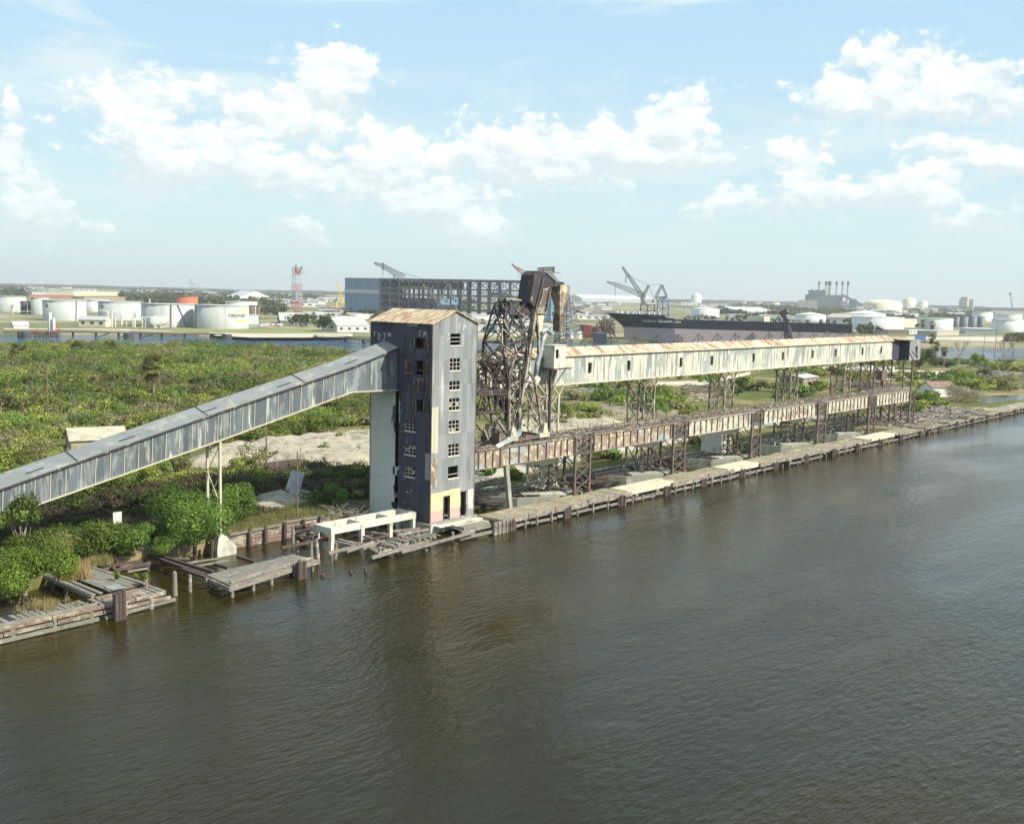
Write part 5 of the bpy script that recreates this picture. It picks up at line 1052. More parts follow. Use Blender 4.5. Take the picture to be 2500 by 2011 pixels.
# white sign
p = at('c3', 650, 712, y=19); t = thing('white_sign', 'small blank white sign board standing in the scrub below the conveyor', 'sign', (p[0],19,1.6))
b = MB(); b.box(p[0]-.5,18.97,p[2]-.65,p[0]+.5,19.0,p[2]+.65); b.build('board', 'white_paint', t); b = MB(); b.beam((p[0],19.06,1.6),(p[0],19.06,p[2]+.5),.1); b.build('post', 'grey_wood', t)
def hut(name, lab, c, fl, fr_, ht, depth, rise, wallm, roofm, wins=(), door=None, ov=.35, z=1.6, axis='along', cat='hut'):
    A, Bq = at(c, *fl, z=z), at(c, *fr_, z=z); d = (Bq-A); L = np.linalg.norm(d); d = d/L; nn = np.array((-d[1],d[0],0))
    if nn@np.array((A[0],A[1]+CY,0)) < 0: nn = -nn
    t = thing(name, lab, cat, A); b = MB(); zz = np.array((0,0,1.)); hs = list(wins)+([door] if door else [])
    holed(b, A, d, zz, L, ht, hs, .12, -nn); e = A+nn*depth
    b.quad(A, e, e+zz*ht, A+zz*ht); b.quad(A+d*L, A+d*L+zz*ht, e+d*L+zz*ht, e+d*L); b.quad(e, e+d*L, e+d*L+zz*ht, e+zz*ht)
    if axis == 'along':
        for q in (0, L): b.quad(A+d*q+zz*ht, e+d*q+zz*ht, A+d*q+nn*depth/2+zz*(ht+rise))
    else:
        for q in (0, depth): b.quad(A+nn*q+zz*ht, A+d*L+nn*q+zz*ht, A+nn*q+d*L/2+zz*(ht+rise))
    b.build('wall', wallm, t); r = MB()
    if axis == 'along':
        k = rise/(depth/2)
        for s in (0, 1):
            o_ = A-nn*ov-zz*k*ov if s == 0 else e+nn*ov-zz*k*ov; rg_ = A+nn*depth/2+zz*rise
            p_ = [o_-d*ov+zz*(ht+.03), o_+d*(L+ov)+zz*(ht+.03), rg_+d*(L+ov)+zz*(ht+.03), rg_-d*ov+zz*(ht+.03)]
            r.extrude(p_ if s == 0 else p_[::-1], (0,0,.08))
    else:
        k = rise/(L/2)
        for s in (0, 1):
            o_ = A-d*ov-zz*k*ov if s == 0 else A+d*(L+ov)-zz*k*ov; rg_ = A+d*L/2+zz*rise
            p_ = [o_-nn*ov+zz*(ht+.03), rg_-nn*ov+zz*(ht+.03), rg_+nn*(depth+ov)+zz*(ht+.03), o_+nn*(depth+ov)+zz*(ht+.03)]
            r.extrude(p_ if s == 0 else p_[::-1], (0,0,.08))
    r.build('roof', roofm, t)
    for w in wins: window(t, A+d*w[0]+zz*w[1], d, zz, w[2]-w[0], w[3]-w[1], 2, 2, -nn)
    if door: 
        f = MB(); f.box; p_ = A+d*door[0]; q_ = A+d*door[2]; f.beam(p_-nn*.04, p_+zz*door[3]-nn*.04, .1); f.beam(q_-nn*.04, q_+zz*door[3]-nn*.04, .1); f.beam(p_+zz*door[3]-nn*.04, q_+zz*door[3]-nn*.04, .1); f.build('door_frame', 'old_paint', t)
    return t
hut('long_shed', 'low cream shed with long ribbed roof in the scrub behind the conveyor', 'c3', (395,345), (700,330), 1.9, 7.5, 1.6, 'wall_tan', 'ribbed_roof', wins=((8.0,.5,9.6,1.6),), cat='shed')
hut('white_hut', 'little white hut with brown ridged roof near the far end of the runway', 'c6', (1240,1135), (1345,1148), 3.1, 9.5, 1.5, 'white_paint', 'roof_brown', wins=(), door=(2.2,1.0,2.9,2.1), axis='across')
hut('open_shed', 'weathered grey shed with flat pale roof and open front under the gallery', 'c6', (215,1080), (350,1062), 3.6, 8, .7, 'old_paint', 'roof_grey', wins=(), door=(4.0,.1,6.4,2.2), cat='shed')
def lumber(name, lab, cx, cy, L, W, n, z, seed, mt='grey_wood', ang0=0., spread=.4, h=.6, cat='lumber'):
    r = random.Random(seed); b = MB()
    for k in range(n):
        x, y = cx+r.uniform(-L,L)*.5*math.cos(ang0)-r.uniform(-W,W)*.5*math.sin(ang0), cy+r.uniform(-L,L)*.5*math.sin(ang0)+r.uniform(-W,W)*.5*math.cos(ang0); a = ang0+r.uniform(-spread,spread); l = r.uniform(1.5,5); zz = z+r.uniform(0,h)
        b.beam((x,y,zz),(x+l*math.cos(a),y+l*math.sin(a),zz+r.uniform(-.1,.35)),r.uniform(.15,.4))
    return tag(b.build(name, mt), lab, cat, kind='stuff')
def lp(c, a, b_): p = at(c, a, b_, z=1.6); return float(p[0]), float(p[1])
x, y = lp('c6', 1650, 970); lumber('timber_pile', 'long dark heap of scrap timber beyond the pale yard', x, y, 40, 9, 160, 1.7, 1, 'dark_wood', -.3, .5, 1.2)
x, y = lp('c6', 1930, 985); lumber('timber_pile', 'tangled grey timber heap at the right edge', x, y, 34, 14, 240, 1.7, 2, 'grey_wood', -.4, .9, 2.2)
x, y = lp('c6', 1960, 900); lumber('timber_pile', 'pale scattered boards on the grass by the bare trees', x, y, 40, 16, 90, 1.7, 3, 'plank_wood', -.4, .9, 1.2)
x, y = lp('c7', 1650, 360); lumber('timber_pile', 'flat rows of dark sleepers behind the gallery towers', x, y, 60, 22, 170, 1.65, 5, 'dark_wood', .1, .15, .25)
x, y = lp('c7', 960, 340); lumber('timber_pile', 'scattered pale boards beyond the palm clump', x, y, 26, 6, 50, 1.65, 6, 'plank_wood', -.2, .15, .3)
x, y = lp('c7', 1850, 410); lumber('timber_pile', 'brown log row on bare ground between gallery towers', x, y, 30, 10, 70, 1.7, 7, 'red_wood', 0, .2, .4)
x, y = lp('c6', 620, 1060); lumber('timber_pile', 'dark stacked timbers behind the far runway', x, y, 40, 7, 130, 1.7, 8, 'dark_wood', -.1, .35, .9)
lumber('debris', 'grey driftwood and boards strewn on the flat beyond the runway', 270, 8, 60, 14, 240, 1.65, 9, 'grey_wood', 0, 1.5, .15, 'debris')
x, y = lp('c7', 200, 1170); lumber('brushwood', 'dry brushwood tangle between the tower and the first basin', x, y+3, 7, 5, 120, .4, 10, 'grey_wood', .5, 1.4, 1.6, 'brushwood')
lumber('debris', 'rubble and timber under the rear trestles', 140, 12.4, 70, 3, 260, .3, 12, 'dark_wood', 0, 1.5, 1.3, 'debris')
b = MB(); rr = random.Random(8)
for k in range(26):
    x, y = lp('c6', 310+k*26+rr.uniform(-8,8), 915+rr.uniform(-14,10)); b.box(x-2.5,y-1.5,1.62,x+2.5,y+1.5,1.62+rr.uniform(.4,1.5))
tag(b.build('concrete_slabs', 'concrete'), 'stacks of pale concrete slabs on the yard behind the gallery', 'slabs', kind='stuff')
# ---------------------------------------------------------------- vegetation
def cloud(rg, C, Rr, Hh, n, size, col, colvar=.25, lobes=6, squash=.55):
    """leaf quads filling a lobed crown centred on base point C"""
    lc = np.stack([rg.normal(0, .42, lobes)*Rr, rg.normal(0, .42, lobes)*Rr, (rg.uniform(.30, .78, lobes))*Hh], -1); lc[0] = (0, 0, .62*Hh)
    lr = rg.uniform(.32, .55, lobes)*Rr; lt = rg.uniform(.62, 1.40, lobes)
    k = rg.integers(0, lobes, n); d = rg.normal(size=(n, 3)); d /= np.linalg.norm(d, axis=1)[:, None]; rad = lr[k]*rg.uniform(.55, 1.12, n)
    p = lc[k]+d*rad[:, None]*np.array((1, 1, squash*Hh/Rr if Hh < Rr*1.4 else .9)); p[:, 2] = np.clip(p[:, 2], .05, None)
    nrm = d+rg.normal(0, .36, (n, 3)); nrm[:, 2] += .35; nrm /= np.linalg.norm(nrm, axis=1)[:, None]
    a = np.cross(nrm, rg.normal(size=(n, 3))); a /= np.linalg.norm(a, axis=1)[:, None]; b = np.cross(nrm, a)
    s = size*rg.uniform(.5, 1.25, n)[:, None]; c = p+np.array(C)
    q = np.stack([c-a*s-b*s*.5, c+a*s*.35-b*s*.75, c+a*s+b*s*.45, c-a*s*.4+b*s*.7], 1).reshape(-1, 3)
    t = np.array(col)[None]*(1+rg.uniform(-colvar, colvar, (n, 1)))*(1+rg.uniform(-.06, .06, (n, 3)))*lt[k][:, None]
    br = np.array(col)*0+rg.choice(3, n, p=[.88, .10, .02])[:, None]; t = np.where(br == 1, t*np.array((1.5, 1.3, 1.0)), t); t = np.where(br == 2, t*np.array((1.2, 1.0, 1.1)), t)
    return q, t
def pin(P, x, y):
    c = False; j = len(P)-1
    for i in range(len(P)):
        if ((P[i][1] > y) != (P[j][1] > y)) and x < (P[j][0]-P[i][0])*(y-P[i][1])/(P[j][1]-P[i][1]+1e-9)+P[i][0]: c = not c
        j = i
    return c
GREENS = [(0.185,0.245,0.048),(0.140,0.215,0.044),(0.220,0.255,0.058),(0.20,0.205,0.085),(0.120,0.190,0.045),(0.245,0.285,0.065)]
def vnoise(x, y, s, seed=0):
    return .5+.25*(math.sin(x/s+seed)+math.sin(y/s*1.3+seed*2.1+math.sin(x/s*.7)))
SANDP = [(91,60),(97,53),(102,54),(103,46),(106,37),(114,35),(126,38),(142,44),(152,56),(148,69),(132,71),(118,73),(104,72),(96,67)]
SAND2 = [(80,24),(84,23),(90,25),(93,31),(91,35),(86,33)]
SANDW = [(149,43),(166,35),(198,46),(206,62),(196,76),(174,68),(156,60)]
def scrub():
    rg = np.random.default_rng(5); Q, T = [], []
    ZA = [(20,16),(44,19),(60,19),(80,20),(100,21),(112,34),(104,40),(100,50),(92,60),(104,76),(130,78),(165,84),(205,94),(240,120),(300,178),(338,212),(304,258),(290,328),(255,362),(180,392),(120,330),(60,160)]
    y = 18.0; cnt = 0
    while y < 390:
        sp = 2.3+y*.009; x = 28+.40*y
        while x < 345:
            px, py = x+rg.uniform(-1, 1)*sp*.5, y+rg.uniform(-1, 1)*sp*.5; x += sp
            if not pin(ZA, px, py) or pin(SANDP, px, py) or pin(SAND2, px, py): continue
            if 80 < px < 104 and 71 < py < 90: continue
            if vnoise(px, py, 9, 1) < .30 and rg.random() < .75: continue
            v = vnoise(px, py, 22, 4); h = rg.uniform(1.3, 3.0)*(1+.5*v)*(1.45 if rg.random() < .07 else 1) if py > 45 else rg.uniform(1.3, 2.9)
            if 60 < px < 92 and 18 < py < 34: h *= .5
            if py > 45 and vnoise(px, py, 5.3, 7) > .80: h *= 1.5
            if py > 45 and rg.random() < .22: h *= .5
            r = sp*rg.uniform(.6, 1.25); far = py > 120; n = int(230 if far else 430 if py > 50 else 620)
            gi = int(6*min(.99, max(0, vnoise(px, py, 11, 12)*.75+vnoise(px, py, 27, 3)*.25))) if rg.random() < .65 else int(rg.integers(0, 6)); g = GREENS[gi]; k = 1+.5*(v-.5)+.3*(vnoise(px, py, 8, 9)-.5)
            if py > 45 and rg.random() < .06: r *= 1.6; h = rg.uniform(3.6, 5.4); n = int(n*2.2)
            if py > 45 and rg.random() < .04: g = (0.26,0.25,0.16); n = int(n*.6)
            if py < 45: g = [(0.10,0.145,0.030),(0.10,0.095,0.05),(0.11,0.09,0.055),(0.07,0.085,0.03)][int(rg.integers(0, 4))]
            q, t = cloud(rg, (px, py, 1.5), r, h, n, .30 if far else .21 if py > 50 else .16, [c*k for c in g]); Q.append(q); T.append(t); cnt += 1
        y += sp*.85
    # thinner bushes on the open ground to the right
    rb = np.random.default_rng(8)
    for k in range(520):
        px, py = rb.uniform(110, 430), rb.uniform(20, 215)
        if py > 92+(px-110)*.45 and not (px > 240): continue
        if pin(SANDP, px, py) or pin(SANDW, px, py) or vnoise(px, py, 16, 2) < .52 or (19 < py < 33 and px < 260): continue
        if py > 230-(px-330)*1.0 and px > 330: continue
        if vnoise(px, py, 7, 6) < .3: continue
        q, t = cloud(rb, (px, py, 1.5), rb.uniform(1.3, 3.0), rb.uniform(1.0, 2.9), 110, .40, GREENS[int(rb.integers(0, 6))]); Q.append(q); T.append(t)
    for (c, a, b_, r, h, col) in [('c7',1100,330,7,4.6,GREENS[1]),('c7',1150,430,6,4,GREENS[1]),('c7',1000,560,7,3.6,GREENS[0]),('c7',930,600,4,2.4,GREENS[2]),('c7',1250,480,5,3.6,GREENS[0]),('c7',1230,300,4,5.5,GREENS[4]),
                   ('c7',1540,470,8,4.6,GREENS[1]),('c7',1640,500,8,4.4,GREENS[0]),('c7',1730,520,5,3.4,GREENS[3]),('c7',1560,390,6,3.6,GREENS[0]),('c7',1480,540,5,3,GREENS[4]),('c7',880,420,5,3,GREENS[3]),
                   ('c8',200,290,8,4.5,GREENS[1]),('c8',280,300,8,4,GREENS[3]),('c8',560,320,9,4,GREENS[0]),('c8',760,300,6,3.5,GREENS[0]),('c8',980,235,9,4.5,GREENS[2]),('c8',640,330,8,3,GREENS[4]),
                   ('c8',1410,360,7,3.2,GREENS[2]),('c8',1500,370,7,3.4,GREENS[1]),('c8',1720,240,12,5,GREENS[1]),('c8',1820,270,12,5,GREENS[0]),('c8',1900,290,10,4,GREENS[2]),('c8',1600,290,10,5,GREENS[1]),('c8',2020,290,10,4,GREENS[3]),
                   ('c8',1370,440,5,2.6,GREENS[1]),('c8',1440,420,5,2.4,GREENS[5]),('c8',1560,400,6,2.6,GREENS[0]),('c7',130,1030,1.8,2.4,GREENS[4]),('c7',370,1060,1.7,2.2,GREENS[1]),('c7',1030,900,2.5,2,GREENS[3]),('c7',600,960,3,2.5,GREENS[1]),
                   ('c7',1800,720,4,4.5,GREENS[1]),('c7',1870,780,3,3,GREENS[3]),('c7',2140,820,3,2,GREENS[3]),('c8',500,560,4,4.5,GREENS[4]),('c8',700,200,5,3.4,GREENS[5]),('c7',1180,900,2,2.2,GREENS[1]),
                   ('c3',1860,610,1.5,2.4,(0.10,0.18,0.03)),('c3',1800,620,1.3,1.8,(0.10,0.18,0.03)),('c3',2010,600,2,1.6,GREENS[3])]:
        r = r*.62 if c == 'c8' else r
        p = at(c, a, b_, z=1.6); q, t = cloud(rb, (p[0], p[1]+r*.3, 1.4), r, h, int(240+r*45), .20+.02*r+float(p[0])*.0007, col, lobes=10); Q.append(q); T.append(t)
    for k in range(60):
        px, py = rb.uniform(88, 150), rb.uniform(34, 74)
        if pin(SANDP, px, py) and rb.random() < .6: continue
        q, t = cloud(rb, (px, py, 1.6+(1.2 if pin(SANDP, px, py) else 0)), rb.uniform(.5, 1.4), rb.uniform(.5, 1.6), 120, .16, GREENS[int(rb.integers(0, 6))]); Q.append(q); T.append(t)
    # scrub on the flat far right bank
    for k in range(260):
        px, py = rb.uniform(380, 640), rb.uniform(6, 110)
        if py > 108-(px-516)*.3 or py > 165-(px-430)*.66 or vnoise(px, py, 22, 3) < .45: continue
        q, t = cloud(rb, (px, py, 1.4), rb.uniform(2.5, 5), rb.uniform(1.5, 4), 120, .6, GREENS[int(rb.integers(0, 6))]); Q.append(q); T.append(t)
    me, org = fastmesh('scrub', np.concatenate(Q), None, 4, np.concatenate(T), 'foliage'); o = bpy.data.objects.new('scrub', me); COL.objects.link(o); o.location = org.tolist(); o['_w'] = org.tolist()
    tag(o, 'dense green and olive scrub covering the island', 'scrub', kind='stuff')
scrub()
def grass():
    rg = np.random.default_rng(9); Q, T = [], []
    def tuft(x, y, z, n, h, col, sp):
        for k in range(n):
            a = rg.uniform(0, 6.28); dx, dy = math.cos(a), math.sin(a); bx, by = x+rg.normal(0, sp), y+rg.normal(0, sp); hh = h*rg.uniform(.5, 1.1); l = rg.uniform(.1, .55)*hh
            Q.append([(bx-dy*.03, by+dx*.03, z), (bx+dy*.03, by-dx*.03, z), (bx+dx*l, by+dy*l, z+hh)]); c = np.array(col)*rg.uniform(.75, 1.2); T.append(c)
    for k in range(420):
        x = rg.uniform(68, 92); y = rg.uniform(16.4, 24); tuft(x, y, 1.5, 16, .8, (0.16,0.19,0.06) if rg.random() < .6 else (0.30,0.25,0.12), .4)
    for k in range(120): p = at('c4', rg.uniform(275, 380), rg.uniform(330, 385), z=1.4); tuft(p[0], p[1], 1.35, 22, 1.25, (0.46,0.36,0.18), .3)
    for k in range(40): p = at('c4', rg.uniform(150, 235), rg.uniform(490, 520), z=1.3); tuft(p[0], p[1], 1.3, 16, .7, (0.40,0.33,0.16), .25)
    for k in range(50): p = at('c4', rg.uniform(60, 400), rg.uniform(470, 560), z=1.3); tuft(p[0], p[1], 1.3, 9, .4, (0.40,0.34,0.18), .25)
    for k in range(90): p = at('c4', rg.uniform(380, 480), rg.uniform(270, 320), z=1.6); tuft(p[0], p[1], 1.5, 16, 1.0, (0.36,0.33,0.15), .35)
    for k in range(500): x = rg.uniform(99, 300); tuft(x, rg.uniform(.6, 4.2), 1.55, 7, .28, (0.30,0.27,0.12), .35)
    for k in range(700): x = rg.uniform(100, 330); y = rg.uniform(15.5, 60); tuft(x, y, 1.55, 10, .7, (0.17,0.19,0.07) if rg.random() < .6 else (0.30,0.25,0.13), .6)
    me, org = fastmesh('grass', np.array(Q).reshape(-1, 3), None, 3, np.array(T), 'foliage'); o = bpy.data.objects.new('grass', me); COL.objects.link(o); o.location = org.tolist(); o['_w'] = org.tolist(); tag(o, 'tufts of dry and green grass along the bank and wharf', 'grass', kind='stuff')
grass()
def stems():
    rr = random.Random(14); b = MB()
    for k in range(420):
        y = 45+rr.random()**1.3*230; x = 30+.42*y+rr.uniform(0, 150)
        if x > 330 or pin(SANDP, x, y) or (76 < x < 106 and 62 < y < 92): continue
        h = rr.uniform(2.5, 5.5); p = np.array((x, y, 1.5)); q = p+np.array((rr.uniform(-.6,.6), rr.uniform(-.6,.6), h)); b.beam(p, q, .09, w2=.03)
        for j in range(3): a = p+(q-p)*rr.uniform(.45,.85); b.beam(a, a+np.array((rr.uniform(-.9,.9), rr.uniform(-.9,.9), rr.uniform(.3,1.2))), .05)
    tag(b.build('dead_stems', 'bark'), 'pale dead stems poking out of the scrub', 'dead stems', kind='stuff')
stems()
def tree(label, foot, Rr, Hh, n, size, col, seed, trunk=True, cat='tree', name='tree', lobes=9, group=None, squash=.6, base=0.0):
    rg = np.random.default_rng(seed); t = thing(name, label, cat, foot, group); x, y, z = [float(q) for q in foot]
    q, c = cloud(rg, (x, y, z+base), Rr, Hh-base, n, size, col, lobes=lobes, squash=squash, colvar=.42)
    me, org = fastmesh('crown', q, None, 4, c, 'foliage', org=(x, y, z)); o = bpy.data.objects.new('crown', me); COL.objects.link(o); o.parent = t
    b = MB(); r = random.Random(seed); b.tube([(x,y,z-.3),(x+.1,y,z+Hh*.3),(x-.1,y+.1,z+Hh*.6)], [max(.12,Rr*.06),max(.09,Rr*.045),.05], 7)
    for k in range(7):
        a = r.uniform(0, 6.28); h0 = Hh*r.uniform(.12, .45); e = (x+math.cos(a)*Rr*.6, y+math.sin(a)*Rr*.6, z+Hh*r.uniform(.5, .85)); b.tube([(x,y,z+h0), ((x+e[0])/2+.1,(y+e[1])/2,z+(h0+e[2]-z)/2-.1), e], [.07*max(1,Rr*.3),.05,.025], 5)
    b.build('trunk', 'bark', t); return t
BG = (0.125,0.215,0.040)
def gp(c, a, b, z=1.6): p = at(c, a, b, z=z); return (float(p[0]), float(p[1]), z)
tree('bushy bright green tree left of the white support column', gp('c3',1010,860), 4.4, 6.6, 18525, 0.122, BG, 1, lobes=13)
tree('bright green tree just right of the white support column', gp('c3',1290,760), 2.9, 5.6, 10260, 0.117, BG, 2, lobes=10)
tree('low bright green bush at the foot of the white support column', gp('c3',1225,850,1.0), 1.1, 2.2, 2565, 0.095, BG, 3, cat='bush', name='bush')
tree('large yellow-green shrub overhanging the left edge dock', gp('c4',110,440), 3.6, 4.8, 18525, 0.106, (0.13,0.20,0.03), 4, cat='shrub', name='shrub', lobes=12)
tree('broad green shrub behind the leftmost dock', gp('c4',240,300), 3.6, 3.6, 12825, 0.106, (0.12,0.19,0.035), 5, cat='shrub', name='shrub', lobes=11)
tree('green shrub between the grassy dock and the bushy tree', gp('c4',430,280), 3.6, 3.6, 11970, 0.106, (0.13,0.19,0.04), 6, cat='shrub', name='shrub', lobes=11)
tree('leafy shrub on the bank below the white sign', gp('c4',560,270), 3.0, 3.4, 10260, 0.106, BG, 7, cat='shrub', name='shrub', lobes=10)
tree('low shrub trailing to the water beside the bushy tree', gp('c4',780,262), 2.6, 2.6, 7980, 0.095, BG, 8, cat='shrub', name='shrub', lobes=10)
tree('small bright shrub on the bank left of the tower', gp('c3',1850,640), 1.7, 2.6, 4275, 0.095, (0.10,0.20,0.03), 9, cat='shrub', name='shrub')
q1 = at('c3',290,740,y=14.8); q2 = at('c3',115,640,y=13.6)
tree('spindly pale-leaved shrub in front of the conveyor at left', (float(q1[0]),14.8,1.6), 2.4, 4.6, 2090, 0.109, (0.24,0.22,0.10), 10, cat='shrub', name='shrub', lobes=12)
tree('thin young tree at the left edge before the conveyor', (float(q2[0]),13.6,1.3), 2.1, float(q2[2])+1.6-1.3, 2850, 0.136, (0.12,0.18,0.04), 11, lobes=10, base=4.5)
tree('green sprig growing from the dock beside the pile cluster', gp('c4',505,390,1.4), .5, 1.2, 456, 0.064, (0.16,0.24,0.03), 12, cat='plant', name='sapling', lobes=4)
tree('bright sapling sprouting from the right end of the leftmost dock', gp('c4',640,420,1.3), .75, 1.7, 684, 0.074, (0.17,0.26,0.03), 13, cat='plant', name='sapling', lobes=4)
p = gp('c6',1240,905); tree('rounded dark green tree at the end of the gallery', p, 5.2, at_range('c6',1245,705,p)-1.6, 5200, .34, (0.10,0.135,0.045), 14, lobes=14, squash=.8)
p = gp('c6',1620,1190); tree('grey bare-looking bush with dense fine twigs near the wharf', p, 5.6, at_range('c6',1600,1035,p)-1.6, 5000, .16, (0.28,0.26,0.19), 15, cat='bush', name='bush', lobes=12, squash=.9)
p = gp('c6',1740,855); tree('green tree at the channel edge below the thin pole', p, 4, at_range('c6',1745,760,p)-1.6, 2200, .34, GREENS[1], 16, lobes=9)
p = gp('c6',1430,880); tree('olive tree beside the two palms at the channel', p, 3.4, at_range('c6',1420,795,p)-1.6, 1300, .34, GREENS[3], 17)
p = gp('c6',1500,885); tree('dark green tree right of the two palms', p, 3.8, at_range('c6',1500,815,p)-1.6, 1500, .34, GREENS[4], 18)
p = gp('c6',1800,985); tree('round dark palmetto clump beside the timber heap', p, 3.4, at_range('c6',1790,895,p)-1.6, 1500, .3, (0.10,0.11,0.045), 19, cat='shrub', name='shrub')
p = gp('c6',1455,1025); tree('dark palmetto clump before the pale yard', p, 3.6, at_range('c6',1455,950,p)-1.6, 1500, .3, (0.095,0.115,0.045), 20, cat='shrub', name='shrub')
def palm(label, foot, h, cr, seed, dead=.4, n=38):
    r = random.Random(seed); t = thing('palm_tree', label, 'palm', foot, 'palm trees'); x, y, z = foot; lx, ly = r.uniform(-.3,.3), r.uniform(-.3,.3)
    b = MB(); b.tube([(x,y,z-.3),(x+lx*.4,y+ly*.3,z+h*.5),(x+lx,y+ly,z+h)], [.26+h*.006,.2,.18], 8); b.build('trunk', 'bark', t)
    Q, T = [], []; c0 = np.array((x+lx, y+ly, z+h)); rg = np.random.default_rng(seed)
    def fan(dirv, L, col, w):
        dirv = dirv/np.linalg.norm(dirv); s = np.cross(dirv, (0,0,1.)); s /= np.linalg.norm(s)+1e-6; u = np.cross(s, dirv); hub = c0+dirv*L*.42
        Q.append([c0-s*.04, c0+s*.04, hub+s*.03, hub-s*.03]); T.append(np.array(col)*.9)
        for k in range(9):
            a = (k-4)*.30; d2 = dirv*math.cos(a)+s*math.sin(a); tip = hub+d2*L*.62*(1-.05*abs(k-4))+np.array((0,0,-.16*L*abs(math.sin(a))-.05*L)); pp = np.cross(d2, u)*w
            Q.append([hub-pp*.2, hub+(tip-hub)*.5-pp, tip, hub+(tip-hub)*.5+pp]); T.append(np.array(col)*rg.uniform(.8, 1.25))
    for k in range(n):
        el = rg.uniform(-.55, 1.35); a = rg.uniform(0, 6.28); fan(np.array((math.cos(a)*math.cos(el), math.sin(a)*math.cos(el), math.sin(el))), cr*rg.uniform(.8, 1.1), (0.19,0.22,0.06) if rg.random() < .8 else (0.26,0.25,0.09), cr*.055)
    for k in range(int(n*dead)):
        a = rg.uniform(0, 6.28); fan(np.array((math.cos(a)*.35, math.sin(a)*.35, -1.0)), cr*rg.uniform(.8, 1.25), (0.24,0.19,0.10), cr*.06)
    me, org = fastmesh('fronds', np.array(Q).reshape(-1, 3), None, 4, np.array(T), 'foliage', org=foot); o = bpy.data.objects.new('fronds', me); COL.objects.link(o); o.parent = t
def palm_at(c, bx, by, tx, ty, cr, lab, seed, **k): p = gp(c, bx, by); palm(lab, p, at_range(c, tx, ty, p)-1.6-cr*.55, cr, seed, **k)
palm_at('c2', 903, 850, 905, 525, 3.6, 'tall fan palm with dead skirt in the middle of the scrub', 1, dead=.35, n=60)
palm_at('c7', 735, 640, 735, 470, 2.9, 'dark low palm beside the gallery leg near the loader', 2, dead=.3)
palm_at('c6', 1335, 870, 1335, 600, 2.5, 'yellowish tall palm against the channel, leftmost of three', 3, dead=.9)
palm_at('c6', 1375, 850, 1385, 670, 2.5, 'palm with brown skirt, middle of three beside the channel', 4, dead=.9)
palm_at('c6', 1450, 890, 1462, 712, 2.3, 'slim palm, rightmost of three beside the channel', 5, dead=.8)
palm_at('c2', 455, 520, 455, 445, 4.0, 'squat cabbage palm at the channel edge in the left scrub', 6)
palm_at('c2', 110, 545, 110, 460, 4.2, 'cabbage palm clump at the far left edge of the scrub', 7)
palm_at('c2', 300, 815, 300, 720, 3.2, 'low cabbage palm right of the tall left pole', 8)
palm_at('c2', 180, 720, 175, 650, 3.2, 'low cabbage palm left of the tall left pole', 9)
palm_at('c2', 640, 520, 640, 440, 3.8, 'broad cabbage palm right of the bare tree by the channel', 10)
palm_at('c3', 740, 130, 740, 60, 2.4, 'grey-green palmetto behind the middle of the conveyor', 11)
palm_at('c6', 1190, 1010, 1190, 930, 3.0, 'palm behind the end trestle above the white hut', 12)
palm_at('c7', 1235, 400, 1235, 270, 3.4, 'stout green palm among bushes left of the first far support tower', 13)
def bare_tree(label, foot, h, spread, seed, mt='bark', gen=5, th=.16):
    r = random.Random(seed); t = thing('bare_tree', label, 'tree', foot, 'leafless trees'); b = MB(); tw = MB()
    def grow(p, d, L, w, g):
        q = p+d*L; (b if g > 2 else tw).beam(p, q, w, w2=w*.7)
        if g == 0: return
        for k in range(2 if r.random() < .4 else 3):
            nd = d+np.array((r.uniform(-1,1)*spread, r.uniform(-1,1)*spread, r.uniform(-.12,.35))); nd /= np.linalg.norm(nd); grow(q, nd, L*r.uniform(.62,.82), w*.62, g-1)
    grow(np.array(foot, float), np.array((0,0,1.)), h*.27, th, gen); b.build('trunk', mt, t); tw.build('twigs', mt, t)
def bare_at(c, bx, by, tx, ty, sp, lab, seed, **k): p = gp(c, bx, by); bare_tree(lab, p, at_range(c, tx, ty, p)-1.6, sp, seed, **k)
bare_at('c6', 1580, 860, 1590, 590, .55, 'wide leafless tree in front of the channel at right', 1, th=.55)
bare_at('c6', 1970, 860, 1965, 600, .5, 'misty leafless tree near the right edge of the channel', 2, th=.5)
bare_at('c6', 2050, 900, 2045, 560, .5, 'leafless tree cut by the right edge', 3, th=.5)
bare_at('c2', 795, 470, 800, 270, .6, 'spindly grey leafless tree in front of the channel at left', 4, th=.3)
bare_at('c3', 1800, 470, 1790, 340, .7, 'small dead tree on the sand bank behind the leaning sheet', 5, gen=4, th=.12)
bare_at('c2', 60, 320, 110, 190, .6, 'dark bare branches at the far left edge by the channel', 6, th=.35)
b = MB(); rr = random.Random(6)
for k in range(150):
    p = at('c3', rr.uniform(1830,2010), rr.uniform(650,700), z=1.6+rr.uniform(0,.9)); b.beam(p, p+np.array((rr.uniform(-1.5,1.5),rr.uniform(-1,1),rr.uniform(-.4,.8))), .05)
tag(b.build('brushwood', 'plank_wood'), 'heap of dry branches beside the tower base', 'brushwood', kind='stuff')
